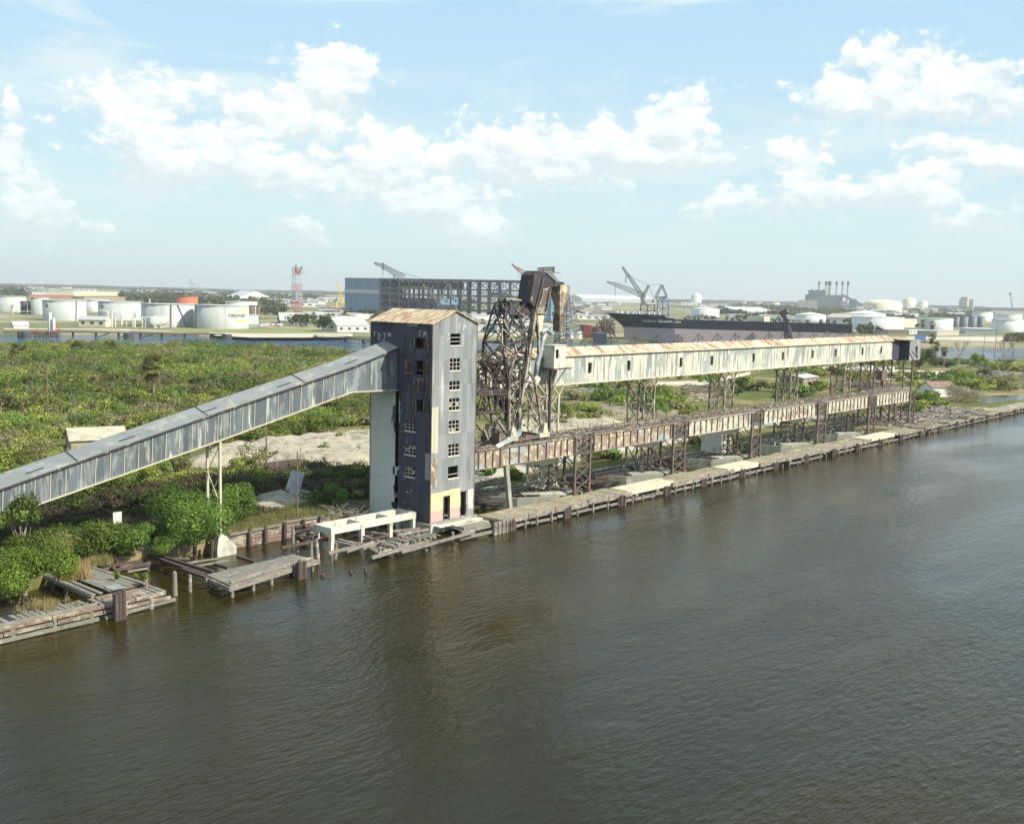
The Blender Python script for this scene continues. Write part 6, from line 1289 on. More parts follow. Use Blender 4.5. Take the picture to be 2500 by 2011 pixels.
# ---------------------------------------------------------------- across the channel
Z = 1.8
def gz(c, a, b, z=Z): return at(c, a, b, z=z)
def hdir(p): v = np.array((p[0], p[1]+CY, 0.)); return v/np.linalg.norm(v)
def tank(label, c, xl, xr, yt, yb, m='tank_grey', roof='flat', rise=1.0, cat='tank', group='storage tanks across the channel', roofm=None, extras=True, name='storage_tank'):
    P = gz(c, (xl+xr)/2, yb); a, b_ = ray(*S_(c, xl, yb)), ray(*S_(c, xr, yb)); ang = abs(math.atan2(a[1],a[0])-math.atan2(b_[1],b_[0]))/2; d = math.hypot(P[0], P[1]+CY)
    r = d*math.sin(ang)/(1-math.sin(ang)); C = P+hdir(P)*r; h = at_range(c, (xl+xr)/2, yt, P); t = thing(name, label, cat, (C[0], C[1], Z), group)
    s = MB(); s.lathe(C, [(r,Z-.2),(r,h)], 56); s.build('shell', m, t, smooth_=True)
    rm = roofm or m; s = MB()
    if roof == 'cone': s.lathe(C, [(r+.15,h-.05),(r+.15,h+.1),(r*.5,h+rise*.55),(.02,h+rise)], 56)
    elif roof == 'dome': s.lathe(C, [(r+.1,h-.1)]+[(r*math.cos(q), h+rise*math.sin(q)) for q in np.linspace(0, 1.55, 9)], 56)
    else: s.lathe(C, [(r,h),(r-.3,h),(r-.3,h-1.2),(.05,h-1.0)], 56)
    s.build('roof', rm, t, smooth_=(roof == 'dome'))
    if roof == 'flat' and extras:
        s = MB(); s.lathe(C, [(r+.02,h-.35),(r+.35,h-.35),(r+.35,h+.15),(r+.02,h+.15)], 56); s.build('rim', m, t)
    return t, C, r, h
def stair(t, C, r, h, a0, a1, m='steel_grey'):
    b = MB(); n = 14
    for k in range(n):
        f0, f1 = k/n, (k+1)/n; p = [C[0]+(r+.5)*math.cos(a0+(a1-a0)*f0), C[1]+(r+.5)*math.sin(a0+(a1-a0)*f0), Z+(h-Z)*f0]; q = [C[0]+(r+.5)*math.cos(a0+(a1-a0)*f1), C[1]+(r+.5)*math.sin(a0+(a1-a0)*f1), Z+(h-Z)*f1]; b.beam(p, q, .5, .35)
    b.build('stair', m, t)
def facing(C): return math.atan2(-(C[1]+CY), -C[0])
t1, C1, r1, h1 = tank('large pale grey tank behind the long jetty, leftmost of the big four', 'A', 455, 1040, 505, 772); stair(t1, C1, r1, h1, facing(C1)+.5, facing(C1)+.55)
t2, C2, r2, h2 = tank('large pale grey tank with a dark square opening behind the cream pump house', 'A', 1185, 1755, 520, 765)
t3, C3, r3, h3 = tank('large grey tank left of the lettered tank', 'B', -255, 355, 480, 745); stair(t3, C3, r3, h3, facing(C3)+.1, facing(C3)+.12); stair(t3, C3, r3, h3, facing(C3)+.75, facing(C3)+.35)
tF, CF, rF, hF = tank('large white tank lettered FREEPORT with yellow crescents', 'B', 355, 978, 495, 765)
stair(tF, CF, rF, hF, facing(CF)-1.2, facing(CF)-1.15)
for (tt, CC, r_, h_, da) in ((t1,C1,r1,h1,-.95),(t2,C2,r2,h2,-.85),(tF,CF,rF,hF,-1.35)):
    a = facing(CC)+da*1.0; a = facing(CC)-da*0+(-.9 if da > -1 else -1.3); 
    u = np.array((math.cos(a), math.sin(a), 0)); v = np.array((-u[1], u[0], 0)); p = CC+u*(r_+.03); b = MB(); q = [p-v*1.2, p+v*1.2, p+v*1.2, p-v*1.2]; zz = h_-5.5
    b.extrude([(q[0][0],q[0][1],zz),(q[1][0],q[1][1],zz),(q[2][0],q[2][1],zz+2.6),(q[3][0],q[3][1],zz+2.6)], tuple(u*.1)); b.build('hatch', 'steel_grey', tt)
def on_tank(b, C, r, pts2d, t, a0, z0):
    for (p, q) in pts2d:
        n = 3
        for k in range(n):
            P_ = [p[0]+(q[0]-p[0])*f for f in (k/n, (k+1)/n)]; Qz = [p[1]+(q[1]-p[1])*f for f in (k/n, (k+1)/n)]
            pa = [(C[0]+(r+.06)*math.cos(a0+x/r), C[1]+(r+.06)*math.sin(a0+x/r), z0+z) for x, z in zip(P_, Qz)]
            am = a0+P_[0]/r; b.beam(pa[0], pa[1], t, .06, upv=(math.cos(am), math.sin(am), 0))
# lettering: x runs to the viewer's right along the shell
def tank_angle(c, px, C, r):
    best = None
    f0 = facing(C)
    for k in range(-150, 151):
        a = f0+k*.01; p = np.array((C[0]+r*math.cos(a), C[1]+r*math.sin(a), 10.)); d = p-np.array((0,-CY,CH)); sx = (1078+F*(d@rt)/(d@fw))/(2156/2500); e = abs(sx-S_(c, px, 0)[0])
        if best is None or e < best[0]: best = (e, a)
    return best[1]
aL, aR = tank_angle('B', 740, CF, rF), tank_angle('B', 938, CF, rF); am = (aL+aR)/2; arc = (aR-aL)*rF; sg = 1 if arc > 0 else -1; Wt = abs(arc)
zt = at_range('B', 840, 597, gz('B', 840, 765)); zb_ = at_range('B', 840, 630, gz('B', 840, 765)); hh = zt-zb_
b = MB(); x = 0; cw = Wt/8*.72; gap = Wt/8
for k, ch in enumerate('FREEPORT'):
    segs = [(((k*gap+p[0]*cw+p[1]*cw*.25)*sg, p[1]*hh), ((k*gap+q[0]*cw+q[1]*cw*.25)*sg, q[1]*hh)) for p, q in LET[ch]]; on_tank(b, CF, rF, segs, .5, aL, zb_)
b.build('lettering', 'sign_grey', tF)
b = MB(); xc0, xc1 = tank_angle('B', 765, CF, rF), tank_angle('B', 965, CF, rF); Wc = abs(xc1-xc0)*rF
for s in (1, -1):
    n = 22
    for k in range(n):
        f0, f1 = k/n, (k+1)/n; z0, z1 = [s*(hh*.75+hh*1.15*math.sin(math.pi*f)) for f in (f0, f1)]; th_ = .15+.65*math.sin(math.pi*(f0+f1)/2)
        on_tank(b, CF, rF, [((sg*Wc*f0, z0+hh*.5), (sg*Wc*f1, z1+hh*.5))], th_, xc0, zb_)
b.build('crescent', 'sign_yellow', tF)
tank('pale tank cut by the left edge', 'A', -190, 245, 450, 655); tank('tall pale tank behind the two dark ones at left', 'A', 300, 550, 465, 690)
tank('small dark tank, left of a pair at far left', 'A', 163, 250, 515, 680, 'tank_dark'); tank('small dark tank, right of a pair at far left', 'A', 258, 332, 515, 680, 'tank_dark')
tank('white tank seen between the two leftmost big tanks', 'A', 1000, 1350, 500, 655, 'tank_white'); tank('orange-red tank behind the grey tank row', 'B', 140, 392, 392, 560, 'tank_orange')
tank('rusty dark tank just right of the lettered tank', 'B', 960, 1050, 492, 645, 'rust'); tank('rusty narrow tank beside the low blue-grey shed', 'B', 1056, 1104, 495, 655, 'rust')
tank('low wide white tank behind the lettered tank', 'B', 705, 1072, 452, 600, 'tank_white')
def block(name, lab, c, fl, fr_, yt, depth, wallm='white_paint', roofm='roof_grey', rise=0.0, cat='building', group=None, wins=0, gable='along', bandm=None, z=Z):
    A, Bq = gz(c, *fl, z=z), gz(c, *fr_, z=z); d = Bq-A; L = np.linalg.norm(d); d /= L; nn = np.array((-d[1], d[0], 0)); 
    if nn@hdir(A) < 0: nn = -nn
    h = max(1.5, at_range(c, fl[0], yt, A)-z); t = thing(name, lab, cat, A, group); b = MB(); zz = np.array((0,0,1.)); e = A+nn*depth
    b.quad(A-zz, A+d*L-zz, A+d*L+zz*h, A+zz*h); b.quad(A-zz, A+zz*h, e+zz*h, e-zz); b.quad(A+d*L-zz, e+d*L-zz, e+d*L+zz*h, A+d*L+zz*h); b.quad(e-zz, e+zz*h, e+d*L+zz*h, e+d*L-zz)
    r = MB(); o_ = .4
    if rise == 0: r.extrude([A-d*o_-nn*o_+zz*h, A+d*(L+o_)-nn*o_+zz*h, e+d*(L+o_)+nn*o_+zz*h, e-d*o_+nn*o_+zz*h], (0,0,.35))
    elif gable == 'along':
        for q in (0, L): b.quad(A+d*q+zz*h, e+d*q+zz*h, A+d*q+nn*depth/2+zz*(h+rise))
        rg_ = A+nn*depth/2+zz*(h+rise); r.extrude([A-d*o_-nn*o_+zz*(h-.1), A+d*(L+o_)-nn*o_+zz*(h-.1), rg_+d*(L+o_), rg_-d*o_], (0,0,.3)); r.extrude([rg_-d*o_, rg_+d*(L+o_), e+d*(L+o_)+nn*o_+zz*(h-.1), e-d*o_+nn*o_+zz*(h-.1)], (0,0,.3))
    else:
        for q in (0, depth): b.quad(A+nn*q+zz*h, A+d*L+nn*q+zz*h, A+nn*q+d*L/2+zz*(h+rise))
        rg_ = A+d*L/2+zz*(h+rise); r.extrude([A-d*o_-nn*o_+zz*(h-.1), rg_-nn*o_, rg_+nn*(depth+o_), e-d*o_+nn*o_+zz*(h-.1)], (0,0,.3)); r.extrude([rg_-nn*o_, A+d*(L+o_)-nn*o_+zz*(h-.1), e+d*(L+o_)+nn*o_+zz*(h-.1), rg_+nn*(depth+o_)], (0,0,.3))
    b.build('wall', wallm, t); r.build('roof', roofm, t)
    if wins:
        for k in range(wins):
            w = MB(); x0 = L*(k+.3)/wins; x1 = L*(k+.7)/wins; w.extrude([A+d*x0-nn*.05+zz*h*.35, A+d*x1-nn*.05+zz*h*.35, A+d*x1-nn*.05+zz*h*.75, A+d*x0-nn*.05+zz*h*.75], tuple(nn*.1)); w.build('window', 'tank_dark', t)
    return t, A, d, nn, L, h
block('pump_house', 'cream pump house with grey hipped roof in front of the big tanks', 'A', (925,840), (1280,850), 755, 10, 'wall_cream', 'roof_grey', 2.2, wins=3)
block('white_shed', 'small white-roofed building beside the jetty at far left', 'A', (75,868), (270,868), 830, 9, 'white_paint', 'white_paint', 2)
block('warehouse', 'long white warehouse with a blue sign panel behind the left tanks', 'A', (860,445), (1505,440), 392, 60, 'wall_cream', 'white_paint')
block('warehouse', 'small cream warehouse at the far left edge', 'A', (20,410), (235,410), 372, 40, 'wall_cream', 'white_paint')
block('container_yard', 'long low red-orange stacks behind the leftmost tanks', 'A', (270,460), (880,470), 432, 40, 'tank_orange', 'red_paint')
block('container_yard', 'low orange rows of stacked material right of the white warehouse', 'A', (1000,480), (1900,490), 460, 40, 'wall_tan', 'tank_orange')
block('long_roofed_shed', 'long flat grey shed on the horizon flats at left', 'A', (310,432), (860,440), 392, 50, 'roof_grey', 'roof_grey')
block('gabled_hall', 'large white gabled storage hall on the left horizon', 'B', (865,425), (1225,428), 400, 45, 'white_paint', 'clad_band', 15, gable='across')
block('blue_grey_shed', 'pale blue-grey shed beside the lettered tank', 'B', (975,715), (1085,712), 605, 14, 'clad_band', 'clad_band')
block('long_white_shed', 'long white flat-roofed shed at the foot of the blue hall', 'B', (1830,648), (2400,650), 590, 22, 'white_paint', 'white_paint')
block('grey_gabled_shed', 'grey gabled sheds with dark doorway near the far shore trees', 'B', (1985,798), (2350,798), 728, 26, 'white_paint', 'roof_grey', 6, wins=4)
block('grey_gabled_shed', 'wide grey roof behind the round tree on the far shore', 'B', (1330,705), (1830,712), 668, 24, 'steel_grey', 'roof_grey', 6)
block('flat_roof_shop', 'flat grey-roofed workshop in front of the blue hall', 'C', (90,585), (700,590), 548, 30, 'clad_band', 'roof_grey')
block('moored_freighter_shed', 'small blue-white shed beyond the tower roof', 'C', (1280,655), (1435,660), 590, 16, 'sky_blue_paint', 'clad_band')
block('workshop', 'tan workshop behind the loader in the shipyard', 'C', (1440,720), (1640,715), 650, 22, 'wall_tan', 'roof_grey')
# horizontal capsule tanks
for k, (xa, xb) in enumerate(((1925,1995),(1995,2120))):
    p, q = gz('A', xa, 862), gz('A', xb, 862); tt = thing('capsule_tank', ('smaller white capsule tank left of its twin' if k == 0 else 'larger white capsule tank right of its twin')+' near the jetty', 'tank', (p+q)/2); b = MB(); z0 = Z+4.4; n_ = hdir(p)
    a_ = p+n_*2; c_ = a_+n_*8+(q-p)*.35; b.tube([a_+np.array((0,0,z0-Z)), a_+(c_-a_)*.03+np.array((0,0,z0-Z)), c_+np.array((0,0,z0-Z))-(c_-a_)*.03, c_+np.array((0,0,z0-Z))], [2.6,3.2,3.2,2.6], 16); b.build('drum', 'white_paint', tt, smooth_=True)
    b = MB()
    for f in (.2,.8): s_ = a_+(c_-a_)*f; b.box(s_[0]-1.2,s_[1]-1.2,Z-.2,s_[0]+1.2,s_[1]+1.2,Z+1.6)
    b.build('saddle', 'concrete', tt)
# jetty
def jetty(lab, pts, zd, seed, name='jetty', step=11):
    t = thing(name, lab, 'jetty', (*pts[0][:2], 0)); b = MB(); g = MB(); r = random.Random(seed)
    for p, q in zip(pts[:-1], pts[1:]):
        p = np.array((p[0],p[1],zd)); q = np.array((q[0],q[1],zd)); b.beam(p, q, 2.6, .55); L = np.linalg.norm(q-p); n = max(1, int(L/step))
        for k in range(n):
            s_ = p+(q-p)*(k+.5)/n; g = MB(); g.beam(s_+np.array((0,0,-.2)), (s_[0],s_[1],-1), .9)
            if r.random() < .55: e = p+(q-p)*min(1,(k+1.1)/n); g.beam((e[0],e[1],zd-.4), (s_[0],s_[1],.2), .5)
            g.build('pile_frame', 'dark_wood', t)
        b.beam(p+np.array((0,0,1.2)), q+np.array((0,0,1.2)), .2)
    b.build('deck', 'dark_wood', t)
JP = [at('A', x, y, z=3.2) for x, y in ((-60,915),(700,915),(1600,930),(2160,938))]+[at('B', x, y, z=3.2) for x, y in ((380,816),(700,822))]
jetty('long dark timber jetty running along the far shore in front of the tanks', JP, 3.2, 1)
jetty('short low jetty at the far shore left of the tower', [at('B', x, y, z=2.2) for x, y in ((1720,855),(2000,862),(2160,878),(2400,890))], 2.2, 2)
for (c, x0, x1, yt, yb, lab) in (('A',160,300,922,1000,'dark round mooring dolphin at the left end of the jetty'),('A',1515,1650,935,1015,'dark round mooring dolphin behind the bare tree'),('B',665,778,828,895,'dark round mooring dolphin at the right end of the jetty'),('B',1710,1755,840,890,'small dark mooring post at the short jetty')):
    P = at(c, (x0+x1)/2, yb, z=0); q = at(c, x1, yb, z=0); r = np.linalg.norm(q-P); C = P+hdir(P)*r; h = at_range(c, (x0+x1)/2, yt, P); b = MB(); b.lathe(C, [(r,-1),(r,h*.3),(r*1.05,h*.32),(r*1.05,h*.4),(r,h*.42),(r,h),(.01,h)], 20); tag(b.build('mooring_dolphin', 'tank_dark'), lab, 'dolphin', 'mooring dolphins')
# loading platform with red arms
P = at('A', 500, 985, z=0); t = thing('loading_platform', 'dark oil-loading platform with red arms on the jetty', 'platform', (P[0],P[1],0)); q0, q1 = at('A', 345, 985, z=0), at('A', 665, 985, z=0); d = (q1-q0); L = np.linalg.norm(d); d /= L; nn = hdir(P); b = MB()
zt = at_range('A', 500, 925, P); b.extrude([q0+np.array((0,0,zt-1.5)), q1+np.array((0,0,zt-1.5)), q1+nn*14+np.array((0,0,zt-1.5)), q0+nn*14+np.array((0,0,zt-1.5))], (0,0,1.5))
for f in np.linspace(.04,.96,6): 
    for k in (0,12): s_ = q0+d*L*f+nn*k; b.beam((s_[0],s_[1],-1),(s_[0],s_[1],zt-1.4),.9)
b.beam(q0+np.array((0,0,zt-1)), q0+d*L*.45+np.array((0,0,.5)), .6); b.beam(q1+np.array((0,0,zt-1)), q0+d*L*.6+np.array((0,0,.5)), .6); b.build('deck', 'dark_wood', t)
b = MB(); 
for f, a_ in ((-.15,.15),(.7,1.1),(.9,1.1)): b.beam(q0+d*L*f+np.array((0,0,zt+.5)), q0+d*L*a_+np.array((0,0,zt+1.6)), .7)
b.beam(q0+d*L*.8+nn*5+np.array((0,0,zt)), q0+d*L*1.0+nn*5+np.array((0,0,zt+5)), .5); b.beam(q0+nn*5+d*L*1.1+np.array((0,0,zt)), q0+d*L*.85+nn*5+np.array((0,0,zt+4)), .4); b.build('red_arm', 'red_paint', t)
b = MB(); s_ = q0+d*L*.65+nn*5; b.beam((s_[0],s_[1],zt),(s_[0],s_[1],zt+11),1.6); b.beam((s_[0]+1,s_[1]-2.5,zt),(s_[0]+1,s_[1]-2.5,zt+8),1.2); b.build('loading_tower', 'tank_white', t)
# pipework by the jetty
t = thing('pipework', 'white standpipes and manifolds between pump house and tank', 'pipework', gz('A',1430,850)); b = MB(); rr = random.Random(3)
for k in range(22): 
    p = gz('A', rr.uniform(1280,1830), rr.uniform(830,860)); h = rr.uniform(3,11); b.beam(p, p+np.array((0,0,h)), .45); b.beam(p+np.array((0,0,h)), p+np.array((rr.uniform(-6,6),rr.uniform(-4,4),h)), .35)
for k in range(10): p = gz('A', 60+k*70, 650+rr.uniform(0,40)); b.beam(p, p+np.array((0,0,rr.uniform(3,6))), .4); b.beam(p+np.array((0,0,3)), p+np.array((12,-8,3)), .4)
p = gz('A',1885,720); b.beam(gz('A',1865,722)+np.array((0,0,1)), gz('A',1865,722)+np.array((0,0,16)), .7)
b.build('pipe', 'white_paint', t)
# lattice helper
def lattice(b, p, q, w0, w1, n, tc, td=None, upv=(0,0,1)):
    p, q = np.array(p, float), np.array(q, float); d = q-p; d /= np.linalg.norm(d); u = np.array(upv, float)
    if abs(d@u) > .95: u = np.array((1.,0,0))
    a = np.cross(d, u); a /= np.linalg.norm(a); c = np.cross(a, d); td = td or tc*.6
    def pt(f, i): s = ((-1,-1),(1,-1),(1,1),(-1,1))[i]; w = (w0+(w1-w0)*f)/2; return p+(q-p)*f+a*s[0]*w+c*s[1]*w
    for i in range(4): b.beam(pt(0,i), pt(1,i), tc)
    for k in range(n):
        for i in range(4): j = (i+1) % 4; b.beam(pt(k/n, i if k % 2 else j), pt((k+1)/n, j if k % 2 else i), td); b.beam(pt((k+1)/n, i), pt((k+1)/n, j), td)
def px_at(c, a, b_, P):                      # point seen at (a,b) at the range of ground point P
    d = ray(*S_(c, a, b_)); rr_ = math.hypot(P[0], P[1]+CY); k = rr_/math.hypot(d[0], d[1]); return np.array((0,-CY,CH))+d*k
# red and white lattice mast
P = gz('B', 1520, 612); t = thing('lattice_mast', 'tall red and white guyed lattice mast with a small jib', 'mast', P); hT = at_range('B', 1513, 60, P)
for k in range(6):
    b = MB(); z0, z1 = Z+(hT-Z)*k/6, Z+(hT-Z)*(k+1)/6; lattice(b, (P[0],P[1],z0), (P[0],P[1],z1), 8-k*.3, 8-(k+1)*.3, 5, .30, .18); b.build('mast_section', 'red_paint' if k in (0,1,3,5) else 'clad_band', t)
b = MB(); lattice(b, px_at('B',1530,140,P), px_at('B',1580,50,P), 2, 1, 4, .6); b.beam(px_at('B',1513,120,P), px_at('B',1513,14,P), 1.6, w2=.6); b.beam(px_at('B',1580,50,P), px_at('B',1610,125,P), .35); b.beam(px_at('B',1545,115,P), px_at('B',1612,122,P), .35); b.build('jib', 'steel_grey', t)
# shipyard hall: blue clad part + bare steel frame
A = gz('C', 50, 592); zt = at_range('C', 50, 212, A); B1 = at('C', 437, 219, z=zt); B2 = at('C', 2010, 245, z=zt); dd = (B2-A); dd[2] = 0; Lh = np.linalg.norm(dd); dd /= Lh; nn = np.array((-dd[1], dd[0], 0)); nn = nn if nn@hdir(A) > 0 else -nn
L1 = ((B1-A)*np.array((1,1,0)))@dd; Dp = 45
t = thing('blue_hall', 'big blue-clad shipyard hall with a pale horizontal band', 'building', A); up_ = np.array((0,0,1.))
def slab(b, s0, s1, z0, z1, off=0, dp=.5): b.extrude([A*np.array((1,1,0))+dd*s0-nn*off+up_*z0, A*np.array((1,1,0))+dd*s1-nn*off+up_*z0, A*np.array((1,1,0))+dd*s1-nn*off+up_*z1, A*np.array((1,1,0))+dd*s0-nn*off+up_*z1], tuple(nn*dp))
H_ = zt-Z; b = MB(); slab(b, 0, L1, 0, zt, 0, Dp); b.build('wall', 'clad_blue', t); b = MB(); slab(b, -.3, L1+.2, Z+H_*.60, Z+H_*.70, .4, Dp+.8); b.build('band', 'clad_band', t)
b = MB(); slab(b, -.5, L1, zt, zt+.8, .5, Dp+1); b.build('roof', 'roof_grey', t); b = MB()
for f in (.27,.56,.85): slab(b, L1*f-.25, L1*f+.25, Z, zt, .3, .3)
b.build('downpipe', 'clad_band', t)
t = thing('steel_frame_hall', 'huge unfinished dark steel-framed shipyard hall with open bays', 'building', A+dd*L1); 
b = MB(); n = 15; 
for k in range(n+1):
    s0 = L1+2+(Lh-L1-2)*k/n
    for off in (0, -Dp): b = MB(); slab(b, s0-1.0, s0+1.0, 0, zt, off, 2.2); b.build('column', 'steel_blue', t)
b = MB()
for f in (.985, .76, .60, .42, .22):
    for off in (0, -Dp): b = MB(); slab(b, L1, Lh, Z+H_*f-.8, Z+H_*f+.8, off, 1.6); b.build('floor_beam', 'steel_blue', t)
b = MB(); slab(b, L1, Lh, zt-1.0, zt+.9, .6, Dp+2); b.build('roof', 'steel_blue', t)
b = MB()
lv = (.22,.42,.60,.76,.985)
for k in range(n):
    s0, s1 = L1+2+(Lh-L1-2)*k/n, L1+2+(Lh-L1-2)*(k+1)/n; P0 = A*np.array((1,1,0))
    for j in range(4):
        if (k+j) % 2 == 0 or j == 3:
            za, zc = Z+H_*lv[j], Z+H_*lv[j+1]; b.beam(P0+dd*s0+up_*za, P0+dd*s1+up_*zc, .55); b.beam(P0+dd*s1+up_*za, P0+dd*s0+up_*zc, .55)
    for q in (.33,.66): 
        sm = s0+(s1-s0)*q; b.beam(P0+dd*sm+up_*(Z+H_*.6)+nn*Dp, P0+dd*sm+up_*zt+nn*Dp, .35)
    for f in (.84,.92,.68,.51,.32): b.beam(P0+dd*s0+up_*(Z+H_*f)+nn*Dp, P0+dd*s1+up_*(Z+H_*f)+nn*Dp, .3)
b.build('brace', 'steel_grey', t)
b = MB(); slab(b, L1, L1+(Lh-L1)*.40, Z+H_*.02, Z+H_*.50, -Dp*.7, 1); slab(b, L1, L1+(Lh-L1)*.47, Z+H_*.78, Z+H_*.95, -Dp*.7, 1); b.build('far_wall', 'steel_blue', t)
b = MB(); slab(b, L1+(Lh-L1)*.12, L1+(Lh-L1)*.30, Z+H_*.74, Z+H_*.82, -8, 5); b.build('yellow_gantry', 'yellow_paint', t)
# cranes
def crane(lab, c, foot, parts, house=None, base=None, name='crane', housem='clad_band', basem='steel_blue', boomm='steel_grey', group='shipyard cranes'):
    P = gz(c, *foot); t = thing(name, lab, 'crane', P, group)
    b = MB()
    for (x0,y0,x1,y1,w0,w1,n) in parts:
        p, q = px_at(c,x0,y0,P), px_at(c,x1,y1,P)
        if n: lattice(b, p, q, w0, w1, n, .55, .35)
        else: b.beam(p, q, w0)
    b.build('boom', boomm, t)
    if base:
        x0,y0,x1,y1 = base; b = MB(); z1 = at_range(c,(x0+x1)/2,y0,P); q0, q1 = px_at(c,x0,y1,P), px_at(c,x1,y1,P); d = (q1-q0); L = np.linalg.norm(d); d /= L; n_ = hdir(P)
        for k in (0, L*.7):
            c0, c1 = q0+n_*k, q1+n_*k
            for f in (0,1/2,1): m_ = c0+(c1-c0)*f; b.beam((m_[0],m_[1],Z-.5),(*(m_[:2]*.8+((c0+c1)/2)[:2]*.2),z1),.9)
            for j in range(3): za, zb2 = Z+(z1-Z)*j/3, Z+(z1-Z)*(j+1)/3; b.beam((c0[0],c0[1],za),((c0+c1)[0]/2,(c0+c1)[1]/2,zb2),.6); b.beam((c1[0],c1[1],za),((c0+c1)[0]/2,(c0+c1)[1]/2,zb2),.6); b.beam((c0[0],c0[1],zb2),(c1[0],c1[1],zb2),.7)
        b.build('portal', basem, t)
    if house:
        for (x0,y0,x1,y1) in house:
            q0, q1 = px_at(c,x0,y1,P), px_at(c,x1,y1,P); z1 = at_range(c,x0,y0,P); b = MB(); n_ = hdir(P)*5; b.extrude([q0,q1,q1+n_,q0+n_], (0,0,z1-q0[2])); h = b.build('machine_house', housem, t)
            w = MB(); qa, qb = q0+(q1-q0)*.55-n_*.02, q0+(q1-q0)*.8-n_*.02; hz = (z1-q0[2]); w.extrude([qa+up_*hz*.4, qb+up_*hz*.4, qb+up_*hz*.75, qa+up_*hz*.75], tuple(n_*.01)); w.build('window', 'tank_dark', h)
crane('dark lattice crane with drooping jib over the blue hall end', 'C', (1000,640), ((680,215,455,85,7,4,12),(455,85,362,52,4,2,6),(455,50,450,125,1.2,1,0),(455,50,570,175,.5,0,0),(580,165,565,210,1.2,0,0),(455,90,452,190,.35,0,0),(470,100,870,215,.35,0,0)), name='crane')
crane('blue shipyard crane with two pale machine houses in front of the steel frame', 'C', (1100,650), ((1075,540,975,375,4,3,8),(975,375,870,275,3,2,6),(960,330,982,290,1,1,0),(1050,450,1130,270,1,1,0),(1180,430,1150,270,1,1,0),(1200,440,1165,280,.8,1,0)), house=((1050,432,1155,487),(1170,415,1242,487)), base=(960,490,1240,650), housem='sky_blue_paint')
crane('red-jibbed crane with pale house before the steel frame', 'C', (1690,650), ((1650,250,1710,380,2,2,8),(1600,395,1650,255,.8,1,0),(1720,400,1745,500,2,3,4)), house=((1570,358,1700,400),(1685,420,1730,465)), base=(1600,470,1760,650), boomm='red_paint')
crane('red and white crane jib rising left of the loader head', 'C', (2030,650), ((2010,240,1905,135,6,4,8),(1905,135,1860,110,4,3,3),(1860,110,1808,62,2.5,1,4),(1880,110,1880,210,.3,0,0)), boomm='red_paint')
crane('thin yellow crane beside the left end of the blue hall', 'B', (1975,575), ((1978,565,1975,450,1.5,0,0),), boomm='yellow_paint'); 
crane('slender yellow lattice boom leaning left of the blue hall', 'B', (2065,560), ((2065,500,2010,330,3,3,8),(2010,330,1975,228,3,1.5,6)), boomm='yellow_paint')
crane('black crane with steep boom behind the ship bow', 'D', (1170,700), ((1165,430,910,60,5,2,20),(1150,400,1215,270,3,2,7),(1215,270,1265,405,.4,0,0),(1215,270,970,150,.35,0,0),(952,160,945,240,.7,0,0)), house=((1190,428,1300,495),), base=(1100,500,1295,700), housem='white_paint', basem='dark_steel', boomm='dark_steel')
crane('crane with long low boom reaching left behind the ship bow', 'D', (1160,702), ((1140,385,840,265,6,4,12),(840,265,728,230,3.5,1.5,5),(1140,385,1160,500,3,4,4),(825,265,822,400,.35,0,0)), house=((1135,450,1180,500),), boomm='steel_grey')
crane('blue portal crane with red A-frame behind the ship', 'D', (1370,700), ((1370,265,1288,430,2.5,2.5,8),(1370,265,1425,400,2,2,7),(1370,262,1215,270,.35,0,0)), house=((1308,398,1438,448),), base=(1300,450,1450,700), basem='cobalt_paint', boomm='rust')
crane('blue lattice crane tower between the loader and the red spout', 'D', (60,760), ((60,700,75,420,9,7,12),(40,560,120,330,3,3,8)), base=(20,480,110,800), basem='sky_blue_paint', boomm='sky_blue_paint')
crane('tapering dark lattice tower right of the rusty spout', 'D', (280,900), ((280,880,262,470,13,5,12),(262,470,268,320,2,.6,3)), house=((245,420,315,450),), housem='white_paint', boomm='steel_grey')
crane('dark drag crane with black sheave head in front of the black hull', 'E', (905,1120), ((900,1030,870,820,3,3,8),(870,820,830,690,2.5,2,6),(845,680,790,605,5,5,0),(890,850,960,1030,.5,0,0),(890,850,930,1030,.4,0,0)), boomm='dark_steel')
crane('thin dark boom at the far right edge', 'F', (2110,360), ((2112,330,2080,100,5,3,12),(2080,110,2075,80,9,9,0)), boomm='steel_grey')
crane('faint thin jib left of the right-hand white tanks', 'F', (1750,330), ((1745,325,1662,225,4,2,8),), boomm='steel_grey')
crane('white rotary unloader on the left horizon', 'B', (370,420), ((400,300,640,380,6,3,10),(330,250,318,175,9,6,4),(345,330,375,240,14,10,3)), base=(330,330,420,430), boomm='clad_band', basem='steel_grey')
